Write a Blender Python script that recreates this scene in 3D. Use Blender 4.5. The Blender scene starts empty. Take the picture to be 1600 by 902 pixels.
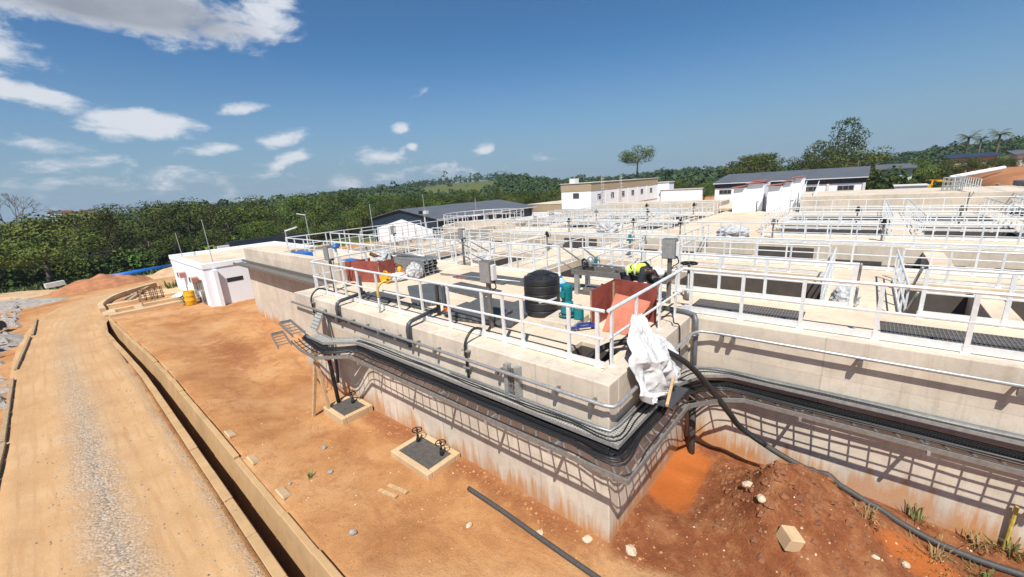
import bpy, math, random
import numpy as np
from mathutils import Vector, Matrix, noise
random.seed(7); np.random.seed(7)
R_ = math.radians
scn = bpy.context.scene
COL = scn.collection

# ------------------------------------------------------------------ camera
cd = bpy.data.cameras.new('camera'); cam = bpy.data.objects.new('camera', cd); COL.objects.link(cam)
cd.sensor_width = 36.0; cd.lens = 628.376/1600*36.0
cd.clip_start = 0.1; cd.clip_end = 6000
CAM = Vector((-5.5426, -2.8687, 6.3156))
RM = [[0.64798498, -0.22679474, 0.72710358], [-0.75922564, -0.11617681, 0.6403744], [-0.06076097, -0.96698867, -0.24746921]]
M = Matrix([[RM[i][0], -RM[i][1], -RM[i][2], CAM[i]] for i in range(3)] + [[0, 0, 0, 1]])
cam.matrix_world = M
scn.camera = cam

# ------------------------------------------------------------------ light
SUN_EL, SUN_DIR = R_(55), Vector((-0.85, -0.53, 0)).normalized()
sv = Vector((SUN_DIR.x*math.cos(SUN_EL), SUN_DIR.y*math.cos(SUN_EL), math.sin(SUN_EL)))
sd = bpy.data.lights.new('sun', 'SUN'); sun = bpy.data.objects.new('sun', sd); COL.objects.link(sun)
sd.energy = 4.7; sd.angle = R_(0.55); sd.color = (1.0, 0.955, 0.885)
sun.rotation_euler = sv.to_track_quat('Z', 'Y').to_euler()
sun.location = (0, 0, 60)
scn.view_settings.view_transform = 'Standard'; scn.view_settings.look = 'None'
scn.view_settings.exposure = 0.5; scn.view_settings.gamma = 1.0
scn.view_settings.use_curve_mapping = False
scn.cycles.max_bounces = 6; scn.cycles.diffuse_bounces = 3; scn.cycles.glossy_bounces = 2
scn.cycles.transmission_bounces = 3; scn.cycles.transparent_max_bounces = 6
scn.cycles.use_denoising = True

W = bpy.data.worlds.new('World'); scn.world = W; W.use_nodes = True
def build_world():
    nt = W.node_tree; nt.nodes.clear(); N = nt.nodes.new; L = nt.links.new
    out = N('ShaderNodeOutputWorld'); bg = N('ShaderNodeBackground'); sky = N('ShaderNodeTexSky')
    sky.sky_type = 'NISHITA'; sky.sun_disc = False; sky.sun_elevation = SUN_EL
    sky.sun_rotation = math.atan2(SUN_DIR.x, SUN_DIR.y)
    sky.altitude = 200; sky.air_density = 1.0; sky.dust_density = 0.8; sky.ozone_density = 2.0
    bg.inputs[1].default_value = 0.06
    tc = N('ShaderNodeTexCoord')
    # clouds: each an elliptical bank in a fixed compass direction, broken up by noise
    CL = CLOUDS
    def px(x, y):
        v = Vector((x-800, y-451, 628.376)); r = Matrix(RM) @ v; return r.normalized()
    mx = None
    for (x, y, wx, wy, rot, gain) in CL:
        c = px(x, y); up = Vector((0, 0, 1)); u = c.cross(up).normalized(); v = u.cross(c).normalized()
        a = R_(rot); u2 = u*math.cos(a)+v*math.sin(a); v2 = -u*math.sin(a)+v*math.cos(a)
        d = Vector((x-800, y-451, 628.376)).length
        u2 = u2/(wx/d); v2 = v2/(wy/d)
        d1 = N('ShaderNodeVectorMath'); d1.operation = 'DOT_PRODUCT'; d1.inputs[1].default_value = u2
        d2 = N('ShaderNodeVectorMath'); d2.operation = 'DOT_PRODUCT'; d2.inputs[1].default_value = v2
        L(tc.outputs['Generated'], d1.inputs[0]); L(tc.outputs['Generated'], d2.inputs[0])
        cx = N('ShaderNodeCombineXYZ'); L(d1.outputs['Value'], cx.inputs[0]); L(d2.outputs['Value'], cx.inputs[1])
        ln = N('ShaderNodeVectorMath'); ln.operation = 'LENGTH'; L(cx.outputs[0], ln.inputs[0])
        m = N('ShaderNodeMath'); m.operation = 'SUBTRACT'; m.inputs[0].default_value = 1.0; L(ln.outputs['Value'], m.inputs[1])
        g = N('ShaderNodeMath'); g.operation = 'MULTIPLY'; g.inputs[1].default_value = gain; L(m.outputs[0], g.inputs[0])
        if mx is None: mx = g; g0 = g
        else:
            k = N('ShaderNodeMath'); k.operation = 'MAXIMUM'; L(mx.outputs[0], k.inputs[0]); L(g.outputs[0], k.inputs[1]); mx = k
    mp = N('ShaderNodeMapping'); mp.inputs['Scale'].default_value = (1, 1, 2.2); L(tc.outputs['Generated'], mp.inputs[0])
    nz = N('ShaderNodeTexNoise'); nz.inputs['Scale'].default_value = 13; nz.inputs['Detail'].default_value = 9; nz.inputs['Roughness'].default_value = 0.62
    nz.inputs['Distortion'].default_value = 0.25
    L(mp.outputs[0], nz.inputs['Vector'])
    s1 = N('ShaderNodeMath'); s1.operation = 'SUBTRACT'; L(nz.outputs['Fac'], s1.inputs[0]); s1.inputs[1].default_value = 0.5
    s2 = N('ShaderNodeMath'); s2.operation = 'MULTIPLY_ADD'; L(s1.outputs[0], s2.inputs[0]); s2.inputs[1].default_value = 2.2; L(mx.outputs[0], s2.inputs[2])
    mr = N('ShaderNodeMapRange'); mr.interpolation_type = 'SMOOTHSTEP'; L(s2.outputs[0], mr.inputs[0])
    mr.inputs['From Min'].default_value = 0.02; mr.inputs['From Max'].default_value = 0.66; mr.inputs['To Max'].default_value = 0.9
    # greyer tone inside the first, largest cloud bank
    cr = N('ShaderNodeMapRange'); L(g0.outputs[0], cr.inputs[0]); cr.inputs['From Min'].default_value = 0.15; cr.inputs['From Max'].default_value = 0.7; cr.inputs['To Min'].default_value = 0.12; cr.inputs['To Max'].default_value = 1.5
    nz2 = N('ShaderNodeTexNoise'); nz2.inputs['Scale'].default_value = 5; nz2.inputs['Detail'].default_value = 6; L(mp.outputs[0], nz2.inputs['Vector'])
    mixf = N('ShaderNodeMath'); mixf.operation = 'MULTIPLY'; L(cr.outputs[0], mixf.inputs[0]); L(nz2.outputs['Fac'], mixf.inputs[1])
    cc = N('ShaderNodeMixRGB'); L(mixf.outputs[0], cc.inputs[0]); cc.inputs[1].default_value = (0.70, 0.73, 0.78, 1); cc.inputs[2].default_value = (0.30, 0.32, 0.37, 1)
    bg2 = N('ShaderNodeBackground'); L(cc.outputs[0], bg2.inputs[0]); bg2.inputs[1].default_value = 0.8
    mix = N('ShaderNodeMixShader'); L(mr.outputs[0], mix.inputs[0]); L(bg.outputs[0], mix.inputs[1]); L(bg2.outputs[0], mix.inputs[2])
    tint = N('ShaderNodeMixRGB'); tint.blend_type = 'MULTIPLY'; tint.inputs[0].default_value = 1; tint.inputs[2].default_value = (0.55, 0.93, 1.20, 1)
    L(sky.outputs[0], tint.inputs[1])
    sxyz = N('ShaderNodeSeparateXYZ'); L(tc.outputs['Generated'], sxyz.inputs[0]); er = N('ShaderNodeMapRange'); er.interpolation_type = 'SMOOTHSTEP'; L(sxyz.outputs['Z'], er.inputs[0])
    er.inputs['From Min'].default_value = -0.05; er.inputs['From Max'].default_value = 0.30; er.inputs['To Min'].default_value = 0.95; er.inputs['To Max'].default_value = 0.0
    hzn = N('ShaderNodeMixRGB'); L(er.outputs[0], hzn.inputs[0]); L(tint.outputs[0], hzn.inputs[1]); hzn.inputs[2].default_value = (3.4, 4.75, 6.1, 1); L(hzn.outputs[0], bg.inputs[0]); L(mix.outputs[0], out.inputs[0])
# (x, y, half width, half height, tilt, gain) as seen in the photograph, turned into compass directions
CLOUDS = [(170, 0, 260, 56, -3, 1.3), (300, 35, 60, 40, -10, 0.7), (420, 25, 42, 62, -35, 0.8), (48, 150, 74, 26, -18, 1.15), (222, 195, 90, 25, -2, 1.35), (180, 205, 50, 16, 0, 0.9), (375, 170, 36, 12, 12, 0.7),
          (447, 215, 42, 16, 16, 0.8), (345, 234, 38, 11, 4, 0.8), (455, 248, 44, 14, 20, 0.7), (627, 201, 18, 11, 0, 0.95), (645, 230, 11, 8, 0, 0.8),
          (590, 248, 90, 17, 6, 0.45), (760, 235, 18, 10, 0, 0.7), (665, 140, 26, 9, 10, 0.35), (70, 228, 50, 12, 0, 0.42), (150, 258, 80, 12, 8, 0.30), (40, 290, 200, 18, 4, 0.16),
          (850, 247, 22, 9, 0, 0.5), (250, 290, 160, 14, 4, 0.15), (-40, 80, 90, 60, 0, 0.6), (560, 285, 160, 18, 4, 0.25), (-300, 150, 160, 60, 0, .7), (1900, 120, 120, 40, 0, .6)]
build_world()

# ------------------------------------------------------------------ helpers
def tag(o, label=None, cat=None, group=None, kind=None):
    if label: o['label'] = label
    if cat: o['category'] = cat
    if group: o['group'] = group
    if kind: o['kind'] = kind
    return o
def thing(name, label, cat, loc=(0, 0, 0), group=None, rz=0):
    o = bpy.data.objects.new(name, None); COL.objects.link(o); o.location = loc; o.rotation_euler = (0, 0, rz)
    o.empty_display_size = 0.2
    return tag(o, label, cat, group)
def clone(o, parent=None, loc=None, rz=None):
    c = o.copy(); COL.objects.link(c)
    if parent is not None: c.parent = parent
    if loc is not None: c.location = loc
    if rz is not None: c.rotation_euler = (0, 0, rz)
    for ch in list(o.children): clone(ch, c)
    return c

class MB:
    def __init__(s): s.v = []; s.f = []
    def add(s, vs, fs):
        n = len(s.v); s.v += [tuple(p) for p in vs]; s.f += [tuple(i+n for i in f) for f in fs]; return s
    def hexa(s, b, t):
        return s.add(list(b)+list(t), [(3, 2, 1, 0), (4, 5, 6, 7), (0, 1, 5, 4), (1, 2, 6, 5), (2, 3, 7, 6), (3, 0, 4, 7)])
    def box(s, x0, y0, z0, x1, y1, z1):
        if x0 > x1: x0, x1 = x1, x0
        if y0 > y1: y0, y1 = y1, y0
        if z0 > z1: z0, z1 = z1, z0
        return s.hexa([(x0, y0, z0), (x1, y0, z0), (x1, y1, z0), (x0, y1, z0)], [(x0, y0, z1), (x1, y0, z1), (x1, y1, z1), (x0, y1, z1)])
    def bar(s, p, q, w, h, up=(0, 0, 1)):
        p = Vector(p); q = Vector(q); d = (q-p).normalized(); up = Vector(up)
        if abs(d.dot(up)) > 0.97: up = Vector((1, 0, 0))
        sd_ = d.cross(up).normalized()*w/2; u = sd_.cross(d).normalized()*h/2
        return s.hexa([p-sd_-u, p+sd_-u, q+sd_-u, q-sd_-u], [p-sd_+u, p+sd_+u, q+sd_+u, q-sd_+u])
    def tube(s, pts, r, seg=8, cap=True, rs=None):
        pts = [Vector(p) for p in pts]; n = len(pts); base = len(s.v); prev = None
        for i, p in enumerate(pts):
            d = (pts[min(i+1, n-1)]-pts[max(i-1, 0)]).normalized()
            if prev is None:
                a = Vector((0, 0, 1)) if abs(d.z) < 0.9 else Vector((1, 0, 0)); a = (a-d*a.dot(d)).normalized()
            else:
                a = prev-d*prev.dot(d); a = a.normalized() if a.length > 1e-5 else d.orthogonal().normalized()
            prev = a; b = d.cross(a); rr = rs[i] if rs else r
            for k in range(seg):
                t = 2*math.pi*k/seg; s.v.append(tuple(p+a*math.cos(t)*rr+b*math.sin(t)*rr))
        for i in range(n-1):
            for k in range(seg):
                k2 = (k+1) % seg
                s.f.append((base+i*seg+k, base+i*seg+k2, base+(i+1)*seg+k2, base+(i+1)*seg+k))
        if cap:
            s.f.append(tuple(base+k for k in reversed(range(seg)))); s.f.append(tuple(base+(n-1)*seg+k for k in range(seg)))
        return s
    def lathe(s, prof, c=(0, 0, 0), seg=24):
        base = len(s.v); n = len(prof)
        for (r, z) in prof:
            for k in range(seg):
                t = 2*math.pi*k/seg; s.v.append((c[0]+r*math.cos(t), c[1]+r*math.sin(t), c[2]+z))
        for i in range(n-1):
            for k in range(seg):
                k2 = (k+1) % seg; s.f.append((base+i*seg+k, base+i*seg+k2, base+(i+1)*seg+k2, base+(i+1)*seg+k))
        s.f.append(tuple(base+k for k in reversed(range(seg)))); s.f.append(tuple(base+(n-1)*seg+k for k in range(seg)))
        return s
    def torus(s, c, R, r, seg=20, ss=6, n=(0, 0, 1)):
        n = Vector(n).normalized(); a = n.orthogonal().normalized(); b = n.cross(a); c = Vector(c); base = len(s.v)
        for i in range(seg):
            t = 2*math.pi*i/seg; d = a*math.cos(t)+b*math.sin(t)
            for k in range(ss):
                q = 2*math.pi*k/ss; s.v.append(tuple(c+d*(R+r*math.cos(q))+n*r*math.sin(q)))
        for i in range(seg):
            for k in range(ss):
                i2 = (i+1) % seg; k2 = (k+1) % ss
                s.f.append((base+i*ss+k, base+i2*ss+k, base+i2*ss+k2, base+i*ss+k2))
        return s
    def prism(s, poly, z0, z1):
        n = len(poly); b = [(x, y, z0) for x, y in poly]; t = [(x, y, z1) for x, y in poly]
        return s.add(b+t, [tuple(reversed(range(n))), tuple(range(n, 2*n))]+[(i, (i+1) % n, (i+1) % n+n, i+n) for i in range(n)])
    def build(s, name, mat, parent=None, origin=(0, 0, 0), smooth=False, bevel=0, seg=1, auto=False):
        me = bpy.data.meshes.new(name); o_ = origin
        me.from_pydata([(x-o_[0], y-o_[1], z-o_[2]) for x, y, z in s.v], [], s.f); me.validate(); me.update()
        if mat: me.materials.append(mat)
        o = bpy.data.objects.new(name, me); COL.objects.link(o)
        if smooth: me.polygons.foreach_set('use_smooth', [True]*len(me.polygons))
        if auto:
            me.polygons.foreach_set('use_smooth', [True]*len(me.polygons)); me.set_sharp_from_angle(angle=R_(38))
        if bevel:
            m = o.modifiers.new('bevel', 'BEVEL'); m.width = bevel; m.segments = seg; m.limit_method = 'ANGLE'; m.angle_limit = R_(40)
        if parent is not None: o.parent = parent
        else: o.location = o_
        return o
def share(me, name, parent, loc, rz=0):
    o = bpy.data.objects.new(name, me); COL.objects.link(o); o.parent = parent; o.location = loc; o.rotation_euler = (0, 0, rz); return o
def smooth_path(pts, n=6):
    pts = [Vector(p) for p in pts]; out = []
    for i in range(len(pts)-1):
        p0 = pts[max(i-1, 0)]; p1 = pts[i]; p2 = pts[i+1]; p3 = pts[min(i+2, len(pts)-1)]
        for k in range(n):
            t = k/n; out.append(0.5*((2*p1)+(-p0+p2)*t+(2*p0-5*p1+4*p2-p3)*t*t+(-p0+3*p1-3*p2+p3)*t**3))
    out.append(pts[-1]); return out

# ------------------------------------------------------------------ materials
def newmat(name):
    m = bpy.data.materials.new(name); m.use_nodes = True; nt = m.node_tree
    b = nt.nodes['Principled BSDF']; return m, nt, b
def nnode(nt, t, **kw):
    n = nt.nodes.new(t)
    for k, v in kw.items():
        if k in n.inputs: n.inputs[k].default_value = v
        else: setattr(n, k, v)
    return n
def ramp(nt, src, stops):
    r = nt.nodes.new('ShaderNodeValToRGB'); e = r.color_ramp.elements
    while len(e) < len(stops): e.new(0.5)
    for i, (p, c) in enumerate(stops): e[i].position = p; e[i].color = (c[0], c[1], c[2], 1) if not isinstance(c, (int, float)) else (c, c, c, 1)
    nt.links.new(src, r.inputs[0]); return r.outputs[0]
def geo_pos(nt, scale=(1, 1, 1)):
    g = nt.nodes.new('ShaderNodeNewGeometry'); m = nt.nodes.new('ShaderNodeMapping'); m.inputs['Scale'].default_value = scale
    nt.links.new(g.outputs['Position'], m.inputs[0]); return m.outputs[0]
def noise_tex(nt, vec, scale, detail=6, rough=0.6, dist=0):
    n = nt.nodes.new('ShaderNodeTexNoise'); n.inputs['Scale'].default_value = scale; n.inputs['Detail'].default_value = detail
    n.inputs['Roughness'].default_value = rough; n.inputs['Distortion'].default_value = dist
    nt.links.new(vec, n.inputs['Vector']); return n.outputs['Fac']
def mix(nt, fac, a, b, mode='MIX'):
    m = nt.nodes.new('ShaderNodeMixRGB'); m.blend_type = mode
    for i, x in enumerate((fac, a, b)):
        if isinstance(x, (int, float)): m.inputs[i].default_value = x if i == 0 else (x, x, x, 1)
        elif isinstance(x, tuple): m.inputs[i].default_value = (x[0], x[1], x[2], 1)
        else: nt.links.new(x, m.inputs[i])
    return m.outputs[0]
def math_(nt, op, a, b=0.0, clamp=False):
    m = nt.nodes.new('ShaderNodeMath'); m.operation = op; m.use_clamp = clamp
    for i, x in enumerate((a, b)):
        if isinstance(x, (int, float)): m.inputs[i].default_value = x
        else: nt.links.new(x, m.inputs[i])
    return m.outputs[0]
def bump(nt, b, h, strength=0.3, dist=0.02):
    n = nt.nodes.new('ShaderNodeBump'); n.inputs['Strength'].default_value = strength; n.inputs['Distance'].default_value = dist
    nt.links.new(h, n.inputs['Height']); nt.links.new(n.outputs[0], b.inputs['Normal'])
def plain(name, col, rough=0.5, metal=0.0, var=0.12, scale=6, bmp=0.0, spec=None):
    m, nt, b = newmat(name); p = geo_pos(nt)
    n = noise_tex(nt, p, scale, 7, 0.65)
    lo = tuple(c*(1-var) for c in col); hi = tuple(min(1, c*(1+var)) for c in col)
    nt.links.new(ramp(nt, n, [(0.3, lo), (0.7, hi)]), b.inputs['Base Color'])
    b.inputs['Roughness'].default_value = rough; b.inputs['Metallic'].default_value = metal
    if spec is not None: b.inputs['Specular IOR Level'].default_value = spec
    if bmp: bump(nt, b, noise_tex(nt, p, scale*6, 5), bmp)
    return m
def concrete(name, base, stain=True, rust=0.0, joints=0.0):
    m, nt, b = newmat(name); L = nt.links.new
    p = geo_pos(nt); big = noise_tex(nt, p, 0.7, 5, 0.6); mid = noise_tex(nt, p, 4.5, 7, 0.65); fine = noise_tex(nt, p, 60, 3, 0.7)
    c = ramp(nt, big, [(0.3, tuple(x*0.80 for x in base)), (0.7, tuple(min(1, x*1.10) for x in base))])
    c = mix(nt, 0.32, c, ramp(nt, mid, [(0.3, (0.62, 0.57, 0.52)), (0.5, (1, 1, 1)), (0.8, (1.1, 1.08, 1.04))]), 'MULTIPLY')
    if stain:
        st = noise_tex(nt, geo_pos(nt, (3.2, 3.2, 0.22)), 1.6, 6, 0.7)
        c = mix(nt, ramp(nt, st, [(0.53, 0), (0.72, 0.5)]), c, (0.36, 0.28, 0.19))
        st2 = noise_tex(nt, geo_pos(nt, (9, 9, 0.5)), 1.3, 4, 0.6)
        c = mix(nt, ramp(nt, st2, [(0.60, 0), (0.78, 0.35)]), c, (0.62, 0.58, 0.52))
        blot = noise_tex(nt, geo_pos(nt, (1, 1, 1.6)), 1.9, 9, 0.75)
        c = mix(nt, ramp(nt, blot, [(0.60, 0), (0.72, 0.5)]), c, (0.25, 0.20, 0.15))
    if rust:
        g = nt.nodes.new('ShaderNodeNewGeometry'); sp = nt.nodes.new('ShaderNodeSeparateXYZ'); L(g.outputs['Position'], sp.inputs[0])
        drip = math_(nt, 'ADD', math_(nt, 'MULTIPLY', noise_tex(nt, geo_pos(nt, (2.6, 2.6, 0.16)), 1.7, 7, 0.72), 0.6), math_(nt, 'MULTIPLY', noise_tex(nt, geo_pos(nt, (1, 1, 0.5)), 0.8, 3, 0.6), 0.4))
        hz = nt.nodes.new('ShaderNodeMapRange'); L(sp.outputs['Z'], hz.inputs[0]); hz.inputs['From Min'].default_value = -0.35; hz.inputs['From Max'].default_value = 0.75
        hz.inputs['To Min'].default_value = 0.24; hz.inputs['To Max'].default_value = -0.32; hz.clamp = False
        f = math_(nt, 'ADD', math_(nt, 'ADD', 0.5, math_(nt, 'MULTIPLY', math_(nt, 'SUBTRACT', drip, 0.5), 1.9)), hz.outputs[0]); f = ramp(nt, f, [(0.43, 0), (0.64, rust)])
        c = mix(nt, f, c, (0.50, 0.215, 0.06))
    if joints:
        g = nt.nodes.new('ShaderNodeNewGeometry'); sp = nt.nodes.new('ShaderNodeSeparateXYZ'); L(g.outputs['Position'], sp.inputs[0])
        s_ = math_(nt, 'ADD', sp.outputs['X'], sp.outputs['Y']); fr = math_(nt, 'ABSOLUTE', math_(nt, 'SUBTRACT', math_(nt, 'FRACT', math_(nt, 'DIVIDE', s_, joints)), 0.5))
        c = mix(nt, ramp(nt, fr, [(0.0, 0.45), (0.006, 0)]), c, (0.2, 0.17, 0.14))
        pid = math_(nt, 'ADD', math_(nt, 'FLOOR', math_(nt, 'DIVIDE', math_(nt, 'ADD', s_, joints*0.5), joints)), math_(nt, 'MULTIPLY', math_(nt, 'FLOOR', math_(nt, 'DIVIDE', math_(nt, 'ADD', sp.outputs['Z'], 0.28), 1.22)), 17.0))
        wn = nt.nodes.new('ShaderNodeTexWhiteNoise'); wn.noise_dimensions = '1D'; L(pid, wn.inputs['W'])
        c = mix(nt, 0.55, c, ramp(nt, wn.outputs['Value'], [(0.0, (0.80, 0.78, 0.76)), (1.0, (1.08, 1.06, 1.04))]), 'MULTIPLY')
        lz = math_(nt, 'ABSOLUTE', math_(nt, 'SUBTRACT', math_(nt, 'FRACT', math_(nt, 'DIVIDE', math_(nt, 'ADD', sp.outputs['Z'], 0.28), 1.22)), 0.5))
        c = mix(nt, ramp(nt, lz, [(0.49, 0), (0.5, 0.35)]), c, (0.24, 0.2, 0.16))
        pt = noise_tex(nt, p, 0.9, 8, 0.72, 0.6); c = mix(nt, ramp(nt, pt, [(0.50, 0), (0.60, 0.34)]), c, (0.42, 0.36, 0.30))
        # tie holes in a grid
        v = nt.nodes.new('ShaderNodeTexVoronoi'); v.inputs['Scale'].default_value = 1.1; v.inputs['Randomness'].default_value = 0.35; L(p, v.inputs['Vector'])
        c = mix(nt, ramp(nt, v.outputs['Distance'], [(0.018, 0.85), (0.03, 0)]), c, (0.12, 0.10, 0.085))
    c = mix(nt, 0.25, c, ramp(nt, fine, [(0.35, (0.7, 0.7, 0.7)), (0.65, (1.15, 1.15, 1.15))]), 'MULTIPLY')
    L(c, b.inputs['Base Color']); b.inputs['Roughness'].default_value = 0.92; b.inputs['Specular IOR Level'].default_value = 0.25
    bump(nt, b, math_(nt, 'ADD', mid, math_(nt, 'MULTIPLY', fine, 0.35)), 0.25, 0.015)
    return m
MAT = {}
MAT['wall'] = concrete('wall_concrete', (0.63, 0.55, 0.45), True, 0.85, 3.1)
MAT['deck'] = concrete('deck_concrete', (0.66, 0.53, 0.395), True)
MAT['deck_far'] = concrete('far_concrete', (0.60, 0.51, 0.405), True)
MAT['pit'] = plain('pit_lining', (0.075, 0.062, 0.052), 0.8, var=0.3, scale=1.5)  # dark pit coating; also painted as shade in the sump, channels and grating gaps
MAT['water'] = plain('dark_water', (0.012, 0.014, 0.013), 0.12, var=0.2, scale=1)
MAT['rail_far'] = plain('far_galvanised_rail', (0.68, 0.695, 0.69), 0.5, 0.2, 0.1, 9)
MAT['navyblue'] = plain('navy_blue_paint', (0.016, 0.045, 0.20), 0.45)
MAT['kerb'] = concrete('kerb_concrete', (0.56, 0.40, 0.235), False)
MAT['drain'] = concrete('drain_concrete', (0.47, 0.30, 0.15), False)
MAT['rail'] = plain('galvanised_rail', (0.72, 0.735, 0.73), 0.42, 0.25, 0.1, 9)
MAT['galv'] = plain('galvanised_steel', (0.40, 0.41, 0.41), 0.45, 0.6, 0.22, 14)
MAT['ladder'] = plain('dull_ladder_steel', (0.27, 0.26, 0.245), 0.5, 0.5, 0.25, 14)
MAT['galv_dk'] = plain('weathered_steel', (0.20, 0.185, 0.17), 0.5, 0.45, 0.25, 10)
MAT['tan_tray'] = plain('dusty_tray', (0.42, 0.40, 0.35), 0.6, 0.35, 0.2, 12)
MAT['black'] = plain('black_rubber', (0.018, 0.018, 0.019), 0.45, 0, 0.3, 20)
MAT['iron'] = plain('black_iron', (0.014, 0.013, 0.013), 0.38, 0.2, 0.3, 20)
MAT['hdpe'] = plain('black_plastic', (0.02, 0.02, 0.022), 0.42, 0, 0.25, 7)
MAT['dusty'] = plain('dusty_hose', (0.055, 0.05, 0.047), 0.65, 0, 0.4, 30)
MAT['pvc'] = plain('grey_pvc', (0.115, 0.125, 0.14), 0.4, 0, 0.15, 8)
MAT['pvc_d'] = plain('dark_grey_pvc', (0.05, 0.055, 0.062), 0.4, 0, 0.2, 8)
MAT['red'] = plain('red_plywood', (0.25, 0.06, 0.042), 0.55, 0, 0.3, 5, 0.1)
MAT['red_l'] = plain('orange_red_plywood', (0.44, 0.14, 0.082), 0.6, 0, 0.15, 4)
MAT['rustpipe'] = plain('rusty_pipe', (0.15, 0.062, 0.022), 0.75, 0.1, 0.35, 9)
MAT['teal'] = plain('teal_paint', (0.008, 0.17, 0.185), 0.35, 0, 0.15, 12)
MAT['white'] = plain('white_paint', (0.80, 0.825, 0.85), 0.7, 0, 0.05, 1.2)
MAT['white_d'] = plain('white_trim', (0.60, 0.59, 0.57), 0.7, 0, 0.08, 2)
MAT['beige'] = plain('beige_paint', (0.36, 0.29, 0.19), 0.8, 0, 0.08, 1.5)
MAT['navy'] = plain('navy_cladding', (0.018, 0.030, 0.052), 0.5, 0, 0.15, 2)
MAT['glass'] = plain('dark_window', (0.03, 0.034, 0.038), 0.15, 0, 0.2, 2)
MAT['frame'] = plain('window_frame', (0.24, 0.23, 0.21), 0.5)
MAT['yellow'] = plain('yellow_plastic', (0.72, 0.37, 0.012), 0.45, 0, 0.15, 8)
MAT['yellow_p'] = plain('yellow_pipe', (0.50, 0.36, 0.075), 0.6, 0, 0.3, 12)
MAT['orange'] = plain('orange_plastic', (0.75, 0.13, 0.02), 0.4)
MAT['redp'] = plain('red_paint', (0.55, 0.03, 0.03), 0.4)
MAT['blue'] = plain('blue_paint', (0.014, 0.12, 0.42), 0.4, 0, 0.15, 3)
MAT['blue_l'] = plain('light_blue_plastic', (0.30, 0.50, 0.70), 0.15)
MAT['timber'] = plain('bare_timber', (0.46, 0.30, 0.155), 0.8, 0, 0.3, 14, 0.2)
MAT['timber_g'] = plain('weathered_timber', (0.33, 0.235, 0.14), 0.85, 0, 0.35, 12, 0.2)
MAT['tarp'] = plain('white_sacking', (0.55, 0.55, 0.545), 0.75, 0, 0.05, 3)
MAT['plast_g'] = plain('grey_sheeting', (0.42, 0.42, 0.42), 0.55, 0, 0.25, 9)
MAT['redroof'] = plain('faded_red_roofing', (0.36, 0.13, 0.10), 0.7, 0, 0.15, 3)
MAT['stone'] = plain('grey_stone', (0.29, 0.265, 0.235), 0.9, 0, 0.3, 9, 0.3)
MAT['stone_w'] = plain('pale_stone', (0.50, 0.40, 0.28), 0.9, 0, 0.3, 9, 0.3)
MAT['trunk'] = plain('bark', (0.10, 0.075, 0.055), 0.9, 0, 0.3, 5)
MAT['skin'] = plain('dark_skin', (0.055, 0.028, 0.018), 0.5)
MAT['dark_cloth'] = plain('dark_cloth', (0.018, 0.02, 0.026), 0.9, 0, 0.3, 15)
MAT['hivis'] = plain('hi_vis_yellow', (0.62, 0.78, 0.07), 0.7, 0, 0.1, 15)
MAT['reflect'] = plain('silver_reflective_band', (0.60, 0.62, 0.62), 0.4)
MAT['grass'] = plain('weed_green', (0.10, 0.13, 0.03), 0.8, 0, 0.4, 6)
MAT['drygrass'] = plain('dry_weed', (0.28, 0.19, 0.075), 0.85, 0, 0.35, 8)
MAT['mast'] = plain('mast_steel', (0.30, 0.31, 0.33), 0.6)

def roofing():
    m, nt, b = newmat('slate_grey_sheet_roof'); L = nt.links.new
    w = nt.nodes.new('ShaderNodeTexWave'); w.wave_type = 'BANDS'; w.bands_direction = 'X'; w.inputs['Scale'].default_value = 1.4; w.inputs['Distortion'].default_value = 0
    L(geo_pos(nt), w.inputs['Vector'])
    n = noise_tex(nt, geo_pos(nt), 0.5, 5)
    c = ramp(nt, n, [(0.3, (0.085, 0.09, 0.10)), (0.7, (0.115, 0.12, 0.13))]); L(c, b.inputs['Base Color'])
    b.inputs['Roughness'].default_value = 0.5; bump(nt, b, w.outputs['Fac'], 0.5, 0.03); return m
MAT['roof'] = roofing()
def cladding():
    m, nt, b = newmat('navy_ribbed_cladding'); L = nt.links.new
    w = nt.nodes.new('ShaderNodeTexWave'); w.bands_direction = 'Y'; w.inputs['Scale'].default_value = 2.0; L(geo_pos(nt), w.inputs['Vector'])
    L(ramp(nt, w.outputs['Fac'], [(0.1, (0.014, 0.026, 0.045)), (0.6, (0.022, 0.038, 0.062))]), b.inputs['Base Color'])
    b.inputs['Roughness'].default_value = 0.5; bump(nt, b, w.outputs['Fac'], 0.4, 0.03); return m
MAT['clad'] = cladding()
def grating():
    m, nt, b = newmat('steel_grating'); L = nt.links.new
    g = nt.nodes.new('ShaderNodeNewGeometry'); sp = nt.nodes.new('ShaderNodeSeparateXYZ'); L(g.outputs['Position'], sp.inputs[0])
    def lines(out, per, wid):
        fr = math_(nt, 'FRACT', math_(nt, 'DIVIDE', out, per)); return math_(nt, 'LESS_THAN', fr, wid)
    a = lines(sp.outputs['Y'], 0.06, 0.18); b2 = lines(sp.outputs['X'], 0.10, 0.10)
    k = math_(nt, 'MAXIMUM', a, b2); c = mix(nt, k, (0.022, 0.022, 0.023), (0.26, 0.25, 0.235))
    n = noise_tex(nt, geo_pos(nt), 2.5, 5); c = mix(nt, ramp(nt, n, [(0.45, 0), (0.7, 0.35)]), c, (0.16, 0.12, 0.085))
    L(c, b.inputs['Base Color']); b.inputs['Roughness'].default_value = 0.6; bump(nt, b, k, 0.7, 0.02); return m
MAT['grate'] = grating()
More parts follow.
